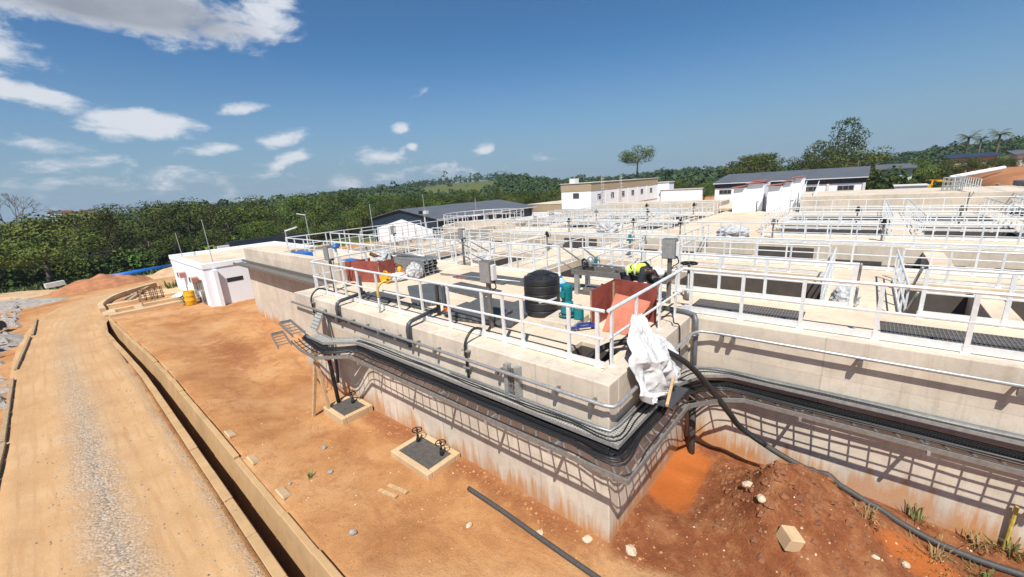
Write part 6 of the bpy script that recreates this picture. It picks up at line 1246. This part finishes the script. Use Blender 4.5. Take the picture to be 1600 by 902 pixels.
# long navy roofed store on the right
o0 = (60, 5, 1.5); b6 = thing('long_store', 'long white store building with slate-grey mono-pitch roof on the right', 'building', o0)
bpart(b6, o0, 'wall', 'white', (60.0, -2.7, 1, 68, 14.0, 4.1)); bpart(b6, o0, 'fascia', 'navy', (59.93, -2.75, 4.102, 68, 14.05, 4.72))
mb = MB(); mb.hexa([(59.6, -2.95, 4.74), (68.6, -2.95, 5.85), (68.6, 14.3, 5.85), (59.6, 14.3, 4.74)], [(59.6, -2.95, 4.84), (68.6, -2.95, 5.95), (68.6, 14.3, 5.95), (59.6, 14.3, 4.84)]); mb.build('roof', MAT['roof'], b6, o0)
for y in (-2.6, 0.85, 4.2, 7.5, 10.8): bpart(b6, o0, 'column', 'white_d', (59.88, y-0.14, 1, 59.997, y+0.14, 4.1))
for y in (-0.9, 2.6, 12.6): 
    f = window(b6, o0, 'x', (60, y, 3.55), 1.6, 0.62, 3)
bpart(b6, o0, 'gutter', 'white_d', (59.52, -2.9, 4.70, 59.6, 14.2, 4.8))
# stair towers with red roofs
for k, (y0, y1, lab, blk_) in enumerate(((4.85, 7.3, 'white stepped stair tower with faded red roof, left of the pair', ((41, 6.4, 7.35, 4.72), (42.2, 4.9, 6.398, 5.02), (44, 5.0, 6.3, 5.15))), (2.05, 4.4, 'white stepped stair tower with faded red roof, right of the pair', ((41, 3.3, 4.35, 4.75), (42.1, 2.62, 3.298, 5.05), (43.2, 1.9, 2.618, 5.35))))):
    o0 = (41.5, y0, 2.3); t = thing('stair_tower', lab, 'building', o0, 'red-roofed stair towers')
    for j in range(3):
        x, ya, yb, z1 = blk_[j]; mb = MB(); mb.box(x, ya, 2.2, x+2.2, yb, z1); mb.build('wall', MAT['white'], t, o0)
        mb = MB(); mb.hexa([(x-0.35, ya-0.08, z1+0.12), (x+2.3, ya-0.08, z1+0.12), (x+2.3, yb+0.1, z1+0.003), (x-0.35, yb+0.1, z1+0.003)], [(x-0.35, ya-0.08, z1+0.2), (x+2.3, ya-0.08, z1+0.2), (x+2.3, yb+0.1, z1+0.09), (x-0.35, yb+0.1, z1+0.09)]); mb.build('roof', MAT['redroof'], t, o0)
    bpart(t, o0, 'door', 'frame', (42.2, y0-0.02, 2.3, 42.9, y0-0.003, 4.0)); MB().tube([(41.3, y0+0.4, 2.3), (41.3, y0+0.4, 3.3), (41.2, y0+0.2, 3.35)], 0.05, 6).build('valve_stand', MAT['iron'], t, o0)
st = thing('access_stair', 'railed concrete stair rising past the right-hand stair tower', 'stair', (41, 1.3, 2.3)); o0 = (41, 1.3, 2.3); mb = MB()
for k in range(9): mb.box(41.0+k*0.55, 0.75, 2.0, 41.548+k*0.55, 1.85, 2.5+k*0.15)
mb.build('steps', MAT['deck_far'], st, o0)
for y in (0.8, 1.8):
    mb = MB(); mb.tube([(41, y, 3.4), (46, y, 4.9)], 0.035, 6); mb.tube([(41, y, 2.95), (46, y, 4.4)], 0.028, 6)
    for k in range(9): mb.tube([(41.2+k*0.55, y, 2.4+k*0.15), (41.2+k*0.55, y, 3.46+k*0.165)], 0.028, 5)
    mb.build('handrail', MAT['rail'], st, o0)
for (x0, y0, x1, y1, z0, z1, lab) in ((60, -8.0, 63, -5.4, 1.5, 3.5, 'small white flat hut right of the long store'), (70, 18.6, 70.4, 25.8, 1.5, 3.85, 'long low white wall right of the two-storey building'), (70.5, 24.5, 73, 27, 2, 5.2, 'small white outbuilding behind the two-storey building')):
    o0 = (x0, y0, z0); t = thing('white_hut' if 'wall' not in lab else 'white_wall', lab, 'building' if 'wall' not in lab else 'wall', o0); bpart(t, o0, 'wall', 'white', (x0, y0, z0-0.5, x1, y1, z1)); bpart(t, o0, 'coping', 'white_d', (x0-0.15, y0-0.15, z1+0.002, x1+0.15, y1+0.15, z1+0.1))
# hillside houses on the right
for (x, y, z, w, d, h, m, rf, lab) in ((72, -5.6, 3.4, 3, 3.4, 1.9, 'white_d', 'roof', 'grey-roofed house behind bushes right of the long store'), (95, -15.5, 4.3, 6, 5, 1.9, 'beige', 'navy', 'low house with bluish roof below the coconut palms'), (95, -22.5, 4.5, 5, 5, 1.7, 'white_d', 'roof', 'low house at the right edge beneath the hill')):
    o0 = (x, y, z); t = thing('house', lab, 'house', o0); bpart(t, o0, 'wall', m, (x, y-d/2, z-3, x+w, y+d/2, z+h)); mb = MB(); mb.hexa([(x-0.5, y-d/2-0.4, z+h+0.003), (x+w+.5, y-d/2-0.4, z+h+0.6), (x+w+.5, y+d/2+0.4, z+h+0.6), (x-0.5, y+d/2+0.4, z+h+0.003)], [(x-0.5, y-d/2-0.4, z+h+0.1), (x+w+.5, y-d/2-0.4, z+h+0.7), (x+w+.5, y+d/2+0.4, z+h+0.7), (x-0.5, y+d/2+0.4, z+h+0.1)]); mb.build('roof', MAT[rf], t, o0)
    bpart(t, o0, 'window', 'glass', (x-0.03, y-0.5, z+0.5, x-0.003, y+0.4, z+1.2))
o = MB().tube([(62, -9.9, 4.2), (66, -14.3, 4.9)], 0.22, 10).build('white_pipe', MAT['white'], None, (62, -9.9, 4.1), smooth=True); tag(o, 'long white pipe lying on the grassy bank at the right', 'pipe')
o = MB().box(50, -13.8, 2.0, 53, -12.95, 4.0).build('dark_block', MAT['pvc_d'], None, (51, -13.4, 2), bevel=0.05); tag(o, 'dark concrete block by the red slope at the right edge', 'block')
cg = thing('steel_cage', 'grey steel mesh cage at the head of the far right walkway', 'cage', (46, -8.5, 3.6))
for x in (45.6, 46.5):
    mb = MB()
    for k in range(5): mb.tube([(x, -9.0+k*0.28, 3.6), (x, -9.0+k*0.28, 4.7)], 0.035, 5)
    for k in range(4): mb.tube([(x, -9.0, 3.65+k*0.35), (x, -7.88, 3.65+k*0.35)], 0.035, 5)
    mb.build('mesh_side', MAT['galv'], cg, (46, -8.5, 3.6))
pass
ex = thing('yellow_machine', 'yellow machine arm beyond the far right high tank', 'machine', (76, -9.5, 3)); o0 = (76, -9.5, 3)
MB().box(75, -9.7, 2.2, 76.2, -8.9, 3.6).build('body', MAT['yellow'], ex, o0, bevel=0.15, seg=2); mb = MB(); mb.bar((76, -9.4, 3.5), (76, -11.6, 3.3), 0.22, 0.24); mb.bar((76, -11.6, 3.3), (76, -11.8, 2.7), 0.2, 0.2); mb.build('arm', MAT['yellow'], ex, o0); bpart(ex, o0, 'window', 'glass', (74.97, -9.5, 3.05, 74.998, -9.0, 3.5))
# lamp poles and rods
for (x, y, z, h, lab, lamp) in ((12.2, 40, -0.8, 5.6, 'street lamp pole before the forest behind the plant room', True), (11.3, 26, 0, 5.6, 'thin mast left of the navy warehouse', False), (22.5, 34, 0, 6.0, 'thin mast in front of the navy gable', False), (27.5, 31, 2, 3.2, 'short mast by the round clarifier', False)):
    root = thing('lamp_post' if lamp else 'mast', lab, 'lamp post' if lamp else 'mast', (x, y, z)); o0 = (x, y, z); MB().tube([(x, y, z), (x, y, z+h)], 0.05 if lamp else 0.03, 8).build('pole', MAT['mast'], root, o0)
    if lamp: MB().bar((x, y, z+h-0.1), (x-0.7, y+0.3, z+h+0.1), 0.2, 0.08).build('lamp_head', MAT['white_d'], root, o0); 
o = thing('lamp_post', 'short lamp with tilted head beside the navy shed', 'lamp post', (9.3, 38, 2)); MB().tube([(9.3, 38, 0), (9.3, 38, 3.6)], 0.07, 8).build('pole', MAT['mast'], o, (9.3, 38, 2)); MB().bar((9.3, 38, 3.5), (10.1, 37.2, 3.8), 0.22, 0.12).build('lamp_head', MAT['white_d'], o, (9.3, 38, 2))
fl = thing('flood_lamps', 'pair of floodlights on a post at the clarifier rim', 'floodlight', (16.5, 26.2, 2.75)); o0 = (16.5, 26.2, 2.75); MB().tube([(16.5, 26.2, 2.7), (16.5, 26.2, 4.5)], 0.05, 8).build('post', MAT['white_d'], fl, o0); MB().box(16.3, 26.3, 4.4, 16.6, 26.7, 4.65).build('lamp', MAT['iron'], fl, o0); MB().box(16.3, 25.7, 4.4, 16.6, 26.1, 4.65).build('lamp', MAT['white_d'], fl, o0)
tw = thing('radio_mast', 'distant lattice radio mast on the hill at the far right', 'mast', (300, -59.5, 12)); o0 = (300, -59.5, 12); mb = MB(); H = 15
for k in range(8):
    z0, z1 = 12+k*H/8, 12+(k+1)*H/8; w0, w1 = 1.1*(1-k/10), 1.1*(1-(k+1)/10)
    for s1 in (-1, 1):
        for s2 in (-1, 1): mb.bar((300+s1*w0, -59.5+s2*w0, z0), (300+s1*w1, -59.5+s2*w1, z1), 0.14, 0.14)
        mb.bar((300+s1*w0, -59.5-w0, z0), (300+s1*w1, -59.5+w1, z1), 0.1, 0.1); mb.bar((300-w0, -59.5+s1*w0, z0), (300+w1, -59.5+s1*w1, z1), 0.1, 0.1)
mb.build('lattice', MAT['mast'], tw, o0)
for k, (px_, w, lab) in enumerate(((95, 9, 'pale distant building in the town on the left horizon'), (136, 4, 'smallest pale distant building on the left horizon'), (118, 10, 'low reddish-roofed distant building on the left horizon'))):
    v_ = Matrix(RM) @ Vector((px_-800, (340.6-0.0628*px_)-451, 628.376)); a_ = math.atan2(v_.y, v_.x); x, y = CAM.x+330*math.cos(a_), CAM.y+330*math.sin(a_); o0 = (x, y, 0); t = thing('distant_building', lab, 'building', o0); bpart(t, o0, 'wall', ('white', 'white_d', 'beige')[k], (x-w/2, y, -2, x+w/2, y+8, 7.6-0.4*k)); bpart(t, o0, 'roof', 'redroof', (x-w/2-0.4, y-0.4, 7.602-0.4*k, x+w/2+0.4, y+8.4, 8.1-0.4*k))

# ------------------------------------------------------------------ vegetation
def crown_mesh(name, seed, kind, mat, nclump, nleaf, leaf):
    rs = np.random.RandomState(seed); V = []; Fc = []
    cl = []
    for i in range(nclump):
        if kind == 'round': d = rs.normal(size=3); d /= np.linalg.norm(d); r = rs.uniform(0.45, 1)**0.6; c = d*np.array([0.36, 0.36, 0.33])*r+np.array([0, 0, 0.60]); s = rs.uniform(0.11, 0.21)
        elif kind == 'wide': d = rs.normal(size=3); d /= np.linalg.norm(d); r = rs.uniform(0.4, 1)**0.6; c = d*np.array([0.50, 0.50, 0.25])*r+np.array([0, 0, 0.62]); s = rs.uniform(0.11, 0.2)
        elif kind == 'tall': z = rs.uniform(0.22, 1.0); w = 0.30*math.sin(min(1, (1.08-z)*1.5)*math.pi/2); a = rs.uniform(0, 6.28); c = np.array([math.cos(a)*w*rs.uniform(.3, 1), math.sin(a)*w*rs.uniform(.3, 1), z]); s = rs.uniform(0.07, 0.13)
        elif kind == 'layer':
            lv = rs.choice([0.62, 0.76, 0.9]); a = rs.uniform(0, 6.28); w = {0.62: 0.5, 0.76: 0.42, 0.9: 0.28}[lv]*math.sqrt(rs.uniform(0.05, 1)); c = np.array([math.cos(a)*w, math.sin(a)*w, lv+rs.uniform(-.03, .03)]); s = rs.uniform(0.07, 0.12)
        elif kind == 'bush': d = rs.normal(size=3); d /= np.linalg.norm(d); d[2] = abs(d[2]); r = rs.uniform(0.4, 1)**0.6; c = d*np.array([0.55, 0.55, 0.75])*r+np.array([0, 0, 0.08]); s = rs.uniform(0.12, 0.22)
        cl.append((c, s))
    for c, s in cl:
        for k in range(nleaf):
            d = rs.normal(size=3); d /= np.linalg.norm(d); p = c+d*s*rs.uniform(0.75, 1.12)*np.array([1.15, 1.15, 0.75])
            nrm = d*1.0+rs.normal(size=3)*0.42+np.array([0, 0, 0.2]); nrm /= np.linalg.norm(nrm); t = np.cross(nrm, rs.normal(size=3)); t /= np.linalg.norm(t); b = np.cross(nrm, t); l = leaf*rs.uniform(0.6, 1.3); w = l*rs.uniform(0.45, 0.8)
            n0 = len(V); V += [p-t*l*0.5, p+b*w*0.5+nrm*l*0.06, p+t*l*0.5, p-b*w*0.5+nrm*l*0.06]; Fc.append((n0, n0+1, n0+2, n0+3))
    me = bpy.data.meshes.new(name); me.from_pydata([tuple(v) for v in V], [], Fc); me.materials.append(MAT[mat]); return me, cl
def trunk_mesh(name, cl, seed, r=0.028, top=0.62):
    rs = random.Random(seed); mb = MB(); pts = [(0, 0, -0.12), (0.01, 0, 0.15), (rs.uniform(-.02, .02), rs.uniform(-.02, .02), 0.4), (rs.uniform(-.03, .03), rs.uniform(-.03, .03), top)]
    mb.tube(pts, r, 7, rs=[r*1.25, r, r*0.75, r*0.35])
    for c, s in cl[:9]:
        p = Vector(pts[2]).lerp(Vector(pts[3]), rs.uniform(-0.4, 0.8)); mb.tube([p, p.lerp(Vector(c), 0.5)+Vector((0, 0, -0.01)), Vector(c)], r*0.3, 5, rs=[r*0.42, r*0.28, r*0.1])
    o = mb.build(name, MAT['trunk'], None, smooth=True); me = o.data; bpy.data.objects.remove(o); return me
KINDS = {}
def kind(name, seed, k, mat, nclump, nleaf, leaf, top=0.62, r=0.028):
    me, cl = crown_mesh(name+'_crown', seed, k, mat, nclump, nleaf, leaf); KINDS.setdefault(name, []).append((me, trunk_mesh(name+'_trunk', cl, seed, r, top)))
for s_ in range(3): kind('round', 10+s_, 'round', 'leaf', 17, 190, 0.036)
for s_ in range(2): kind('wide', 20+s_, 'wide', 'leaf', 22, 170, 0.036)
for s_ in range(2): kind('bright', 30+s_, 'round', 'leaf_b', 19, 180, 0.034)
for s_ in range(2): kind('tall', 40+s_, 'tall', 'leaf', 40, 80, 0.03, 0.85, 0.02)
kind('layer', 50, 'layer', 'leaf', 70, 50, 0.036, 0.85, 0.02)
for s_ in range(2): kind('bush', 60+s_, 'bush', 'leaf_b', 26, 50, 0.12, 0.3)
kind('bush', 63, 'bush', 'leaf', 26, 50, 0.12, 0.3)
def tree(nm, k, x, y, h, lab, group=None, wid=1.0, z=None, cat='tree'):
    z = G(x, y) if z is None else z
    root = thing(nm, lab, cat, (x, y, z), group); root.rotation_euler = (0, 0, random.uniform(0, 6.28)); cm, tm = random.choice(KINDS[k])
    c = bpy.data.objects.new('crown', cm); t = bpy.data.objects.new('trunk', tm)
    for o in (c, t): COL.objects.link(o); o.parent = root; o.scale = (h*wid, h*wid, h)
    return root
random.seed(5); rsn = np.random.RandomState(5); placed = []
def inplant(x, y): return (-1 < x < 44.5 and y < 50.5+0.1*x and y > -40) or (44 < x < 71 and 24 < y < 38.5) or (50 < x < 72 and -9 < y < 27) or (y < 58.5+0.16*max(x, -9) and x < 8) 
def polar(px, dist): # direction (as seen from the yard) and distance to ground point
    v = Matrix(RM) @ Vector((px-800, (340.6-0.0628*px)-451, 628.376)); a = math.atan2(v.y, v.x); return CAM.x+dist*math.cos(a), CAM.y+dist*math.sin(a)
cnt = 0
for ring, (d0, d1, n) in enumerate(((58, 74, 70), (74, 96, 95), (96, 128, 100))):
    tries = 0; got = 0
    while got < n and tries < 6000:
        tries += 1; px_ = rsn.uniform(-60, 1500) if ring else rsn.uniform(-60, 560); dd = rsn.uniform(d0, d1)
        x, y = polar(px_, dd)
        if inplant(x, y): continue
        if x > 36 and y < -5 and px_ > 1300: continue
        if px_ > 860 and dd < 82: continue
        if any((x-a)**2+(y-b)**2 < (4.7+0.012*dd)**2 for a, b in placed): continue
        placed.append((x, y)); got += 1; cnt += 1
        base = G(x, y); up = float(np.interp(px_, [-60, 0, 130, 190, 245, 290, 330, 372, 420, 480, 560, 700, 850, 900, 1500], [0, 1, 3, 6, 15, 8, 2, 8, 3, 4, 2, 0, -8, -8, -4])); lim = 6.3+up*dd/628*(0.7 if ring == 0 else 1)
        h = max(3.4, (lim-base)*rsn.choice([rsn.uniform(0.5, 0.75), rsn.uniform(0.75, 1.1)])*(0.9 if ring == 0 else 1)); k = rsn.choice(['round', 'wide', 'bright', 'tall', 'round', 'bright'], p=[.3, .2, .2, .1, .1, .1])
        lab = {'round': 'rounded dark green tree in the dense forest beyond the works', 'wide': 'broad spreading tree in the dense forest beyond the works', 'bright': 'brighter green tree in the dense forest beyond the works', 'tall': 'slim tall tree in the dense forest beyond the works'}[k]
        tree('forest_tree', k, x, y, h, lab, 'trees of the forest: '+str(k), wid=rsn.uniform(0.85, 1.5) if k != 'tall' else 0.9)
# understorey at the edge of the wood
for i in range(24):
    px_ = rsn.uniform(-40, 400); x, y = polar(px_, rsn.uniform(60, 66)); y = max(y, 59.5+0.16*max(x, -9))
    tree('shrub', 'bush', x, y, rsn.uniform(1.6, 3.2), 'leafy shrub at the foot of the forest edge', 'shrubs along the forest edge', cat='shrub')
# banana-like plants at the wood edge
def broadleaf(x, y, h, lab, group, n=9):
    z = G(x, y); root = thing('banana_plant', lab, 'plant', (x, y, z), group); mb = MB()
    MB().tube([(x, y, z-0.1), (x, y, z+h*0.45)], 0.12, 8, rs=[0.16, 0.1]).build('stem', MAT['trunk'], root, (x, y, z))
    for k in range(n):
        t = random.uniform(0, 6.28); d = Vector((math.cos(t), math.sin(t), 0)); s_ = Vector((-d.y, d.x, 0)); p = Vector((x, y, z+h*0.4)); L_ = h*random.uniform(0.55, 0.8); up = random.uniform(0.4, 1.1); q = []
        for j in range(6):
            u = j/5; c = p+d*L_*u*0.75+Vector((0, 0, L_*(up*u-0.95*u*u))); w = 0.14*h*math.sin(math.pi*min(1, u*0.9+0.08)); q += [c-s_*w, c+Vector((0, 0, -0.05*h*0.5)), c+s_*w]
        mb.add(q, [(3*j, 3*j+1, 3*j+4, 3*j+3) for j in range(5)]+[(3*j+1, 3*j+2, 3*j+5, 3*j+4) for j in range(5)])
    mb.build('leaves', MAT['leaf_b'], root, (x, y, z))
for x, y, h in ((-4.6, 59.5, 3.6), (-2.6, 60, 3.2), (-5.8, 60.4, 3), (6.4, 60.5, 3.4), (8.2, 60, 3), (-0.5, 60.5, 2.8)): broadleaf(x, y, h, 'broad-leaved banana plant at the forest edge behind the blue pipeline', 'banana plants at the forest edge')
# named trees on the skyline
tree('solitary_tree', 'wide', 160, 70, 12.5, 'big solitary round-crowned tree standing above the two-storey building', wid=1.0, z=7.6)
def bigtree(x, y, zt, h, k, lab, wid): tree('tall_tree', k, x, y, h, lab, 'tall trees at the right', wid=wid, z=zt-h)
bigtree(112, 1.6, 15.4, 14.0, 'tall', 'tallest ragged tree behind the long store roof', 1.0); bigtree(108, 4.6, 12.6, 11.5, 'round', 'dense dark tree left of the tallest ragged one', 0.75); bigtree(104, -0.8, 10.4, 9, 'wide', 'broad tree right of the tallest ragged one', 1.1); bigtree(100, 7.0, 9.6, 8, 'round', 'rounded tree left of the dense dark pair above the store', 1.0)
bigtree(110, 19.2, 10.2, 9.5, 'layer', 'flat-topped layered tree above the stair towers, left one', 1.15); bigtree(106, 16.4, 10.0, 9.0, 'layer', 'flat-topped layered tree above the stair towers, right one', 1.1)
for i, (px_, dd, h, k, wd) in enumerate(((1385, 92, 7.5, 'round', 1), (1400, 84, 6.5, 'wide', 1), (1430, 80, 5.6, 'round', 1.1), (1460, 84, 6.0, 'wide', 1.1), (1485, 86, 6.0, 'round', 1.1), (1515, 82, 5.4, 'bright', 1.2), (1540, 84, 5.6, 'wide', 1.2), (1565, 88, 5.4, 'round', 1.1), (1590, 96, 5.6, 'round', 1.1), (1375, 76, 5.2, 'bush', 0.9), (1400, 72, 4.2, 'bush', 1.0), (1345, 82, 6.2, 'round', 1.1), (1620, 92, 5.4, 'wide', 1.1), (1470, 100, 6, 'round', 1))):
    x, y = polar(px_, dd); zb = max(1.4, G(x, y)-0.6); tree('hillside_tree', k, x, y, max(2.2, (6.0-zb)*random.uniform(0.85, 1.12)*(1.2 if px_ in (1385, 1400) else 1)), 'bushy tree on the bank right of the long store', 'bushy trees on the right bank', wid=wd, z=max(1.4, G(x, y)-0.6))
for i, (px_, dd, top, lab) in enumerate(((1508, 118, 11.2, 'coconut palm on the right skyline, left of the pair'), (1556, 124, 11.4, 'coconut palm on the right skyline, right of the pair'), (1528, 150, 11.5, 'smaller palm between the two coconut palms'))):
    x, y = polar(px_, dd); z = G(x, y); root = thing('palm_tree', lab, 'palm', (x, y, z), 'coconut palms on the right skyline'); o0 = (x, y, z); MB().tube([(x, y, z-0.3), (x+0.3, y, (z+top)/2), (x+0.1, y, top-1.3)], 0.2, 8, rs=[0.3, 0.2, 0.16]).build('trunk', MAT['trunk'], root, o0, smooth=True); mb = MB(); s0 = 0.78 if i < 2 else 0.5
    for k in range(22):
        t = k*2.39996; d = Vector((math.cos(t), math.sin(t), 0)); s_ = Vector((-d.y, d.x, 0)); p = Vector((x+0.1, y, top-1.3)); L_ = random.uniform(2.2, 2.9)*s0; up = random.uniform(0.0, 1.5); N_ = 14
        for j in range(N_):
            u = (j+0.5)/N_; c = p+d*L_*u*0.9+Vector((0, 0, L_*(up*u-0.85*u*u))); w = 0.62*s0*math.sin(math.pi*min(1, 0.12+u*0.85))
            for sg in (-1, 1): mb.add([c, c+d*0.09, c+s_*sg*w+d*0.25*s0+Vector((0, 0, -w*0.55))], [(0, 1, 2)])
    mb.build('crown', MAT['leaf'], root, o0)
# bare tree far left
x, y = polar(15, 120); z = G(x, y); root = thing('bare_tree', 'leafless grey tree on the horizon at the far left', 'tree', (x, y, z)); mb = MB(); rr = random.Random(4)
def branch(p, d, L_, r, n):
    q = p+d*L_; mb.tube([p, q], r, 5, rs=[r, r*0.65])
    if n: 
        for k in range(3): branch(q, (d+Vector((rr.uniform(-.8, .8), rr.uniform(-.8, .8), rr.uniform(-.15, .35)))).normalized(), L_*0.68, r*0.6, n-1)
branch(Vector((x, y, z)), Vector((0, 0, 1)), 4.2, 0.22, 5); mb.build('branches', plain('bare_bark', (0.16, 0.14, 0.13), 0.9), root, (x, y, z))
# far woods on the hills: one uncountable mass
def far_wood():
    rs = np.random.RandomState(3); V = []; Fc = []
    n = 5200
    for i in range(n):
        px_ = rs.uniform(-150, 1750); dd = 125+ (rs.uniform(0, 1)**1.3)*330; x, y = polar(px_, dd)
        ok = not (-60 < 0)
        z = G(x, y); 
        # clearing on the hillside
        if 655 < px_ < 775 and 180 < dd < 300 and rs.uniform() < 0.9: continue
        if px_ > 1330 and dd < 210: continue
        if px_ < 90 and dd > 300 and rs.uniform() < 0.6: continue
        h = rs.uniform(2.6, 5.2)*(1.3 if rs.uniform() < 0.08 else 1); w = h*rs.uniform(0.5, 0.85)
        if 690 < px_ < 800 and dd > 300 and rs.uniform() < 0.5: h *= 1.5; w *= 0.7
        for c in range(7):
            d = rs.normal(size=3); d /= np.linalg.norm(d); cc = np.array([x, y, z+h*0.55])+d*np.array([w*0.6, w*0.6, h*0.38]); s = w*rs.uniform(0.28, 0.5)
            for k in range(11):
                e = rs.normal(size=3); e /= np.linalg.norm(e); e[2] = abs(e[2])*1.2-0.3; p = cc+e*s*0.85; nn = e*1.0+rs.normal(size=3)*0.35+np.array([0, 0, .2]); nn /= np.linalg.norm(nn); t = np.cross(nn, rs.normal(size=3)); t /= np.linalg.norm(t); b = np.cross(nn, t); l = s*rs.uniform(0.26, 0.55)
                n0 = len(V); V += [p-t*l, p+b*l*0.7, p+t*l, p-b*l*0.7]; Fc.append((n0, n0+1, n0+2, n0+3))
    V = np.array(V, np.float32); Fc = np.array(Fc, np.int32); me = bpy.data.meshes.new('far_woods'); me.vertices.add(len(V)); me.vertices.foreach_set('co', V.ravel()); me.loops.add(Fc.size); me.loops.foreach_set('vertex_index', Fc.ravel()); me.polygons.add(len(Fc)); me.polygons.foreach_set('loop_start', np.arange(0, Fc.size, 4, dtype=np.int32)); me.update(); me.materials.append(MAT['leaf_f'])
    o = bpy.data.objects.new('far_woods', me); COL.objects.link(o); tag(o, 'distant woods covering the low hills to the horizon', 'woods', kind='stuff')
far_wood()
# rough grass on the far left verge
mb = MB()
for i in range(5000):
    x = random.uniform(-14, 6); y = random.uniform(53.5, 60); z = G(x, y); t = random.uniform(0, 3.14); h = random.uniform(0.15, 0.5); dx, dy = math.cos(t)*0.12, math.sin(t)*0.12; mb.add([(x-dx, y-dy, z), (x+dx, y+dy, z), (x+random.uniform(-.2, .2), y+random.uniform(-.2, .2), z+h)], [(0, 1, 2)])
o = mb.build('verge_grass', MAT['grass'], None); tag(o, 'rough green grass along the verge before the forest', 'grass', kind='stuff')

# the slightly hazy air over the whole place
hb = MB().box(-1000, -1000, -12, 1400, 1400, 42).build('haze', None); hb['kind'] = 'stuff'
m = bpy.data.materials.new('hazy_air'); m.use_nodes = True; nt = m.node_tree; nt.nodes.clear(); o_ = nt.nodes.new('ShaderNodeOutputMaterial'); pv = nt.nodes.new('ShaderNodeVolumePrincipled')
pv.inputs['Color'].default_value = (0.72, 0.82, 0.95, 1); pv.inputs['Density'].default_value = 0.00032; pv.inputs['Anisotropy'].default_value = 0.2
nt.links.new(pv.outputs[0], o_.inputs['Volume']); hb.data.materials.append(m); hb.display_type = 'WIRE'
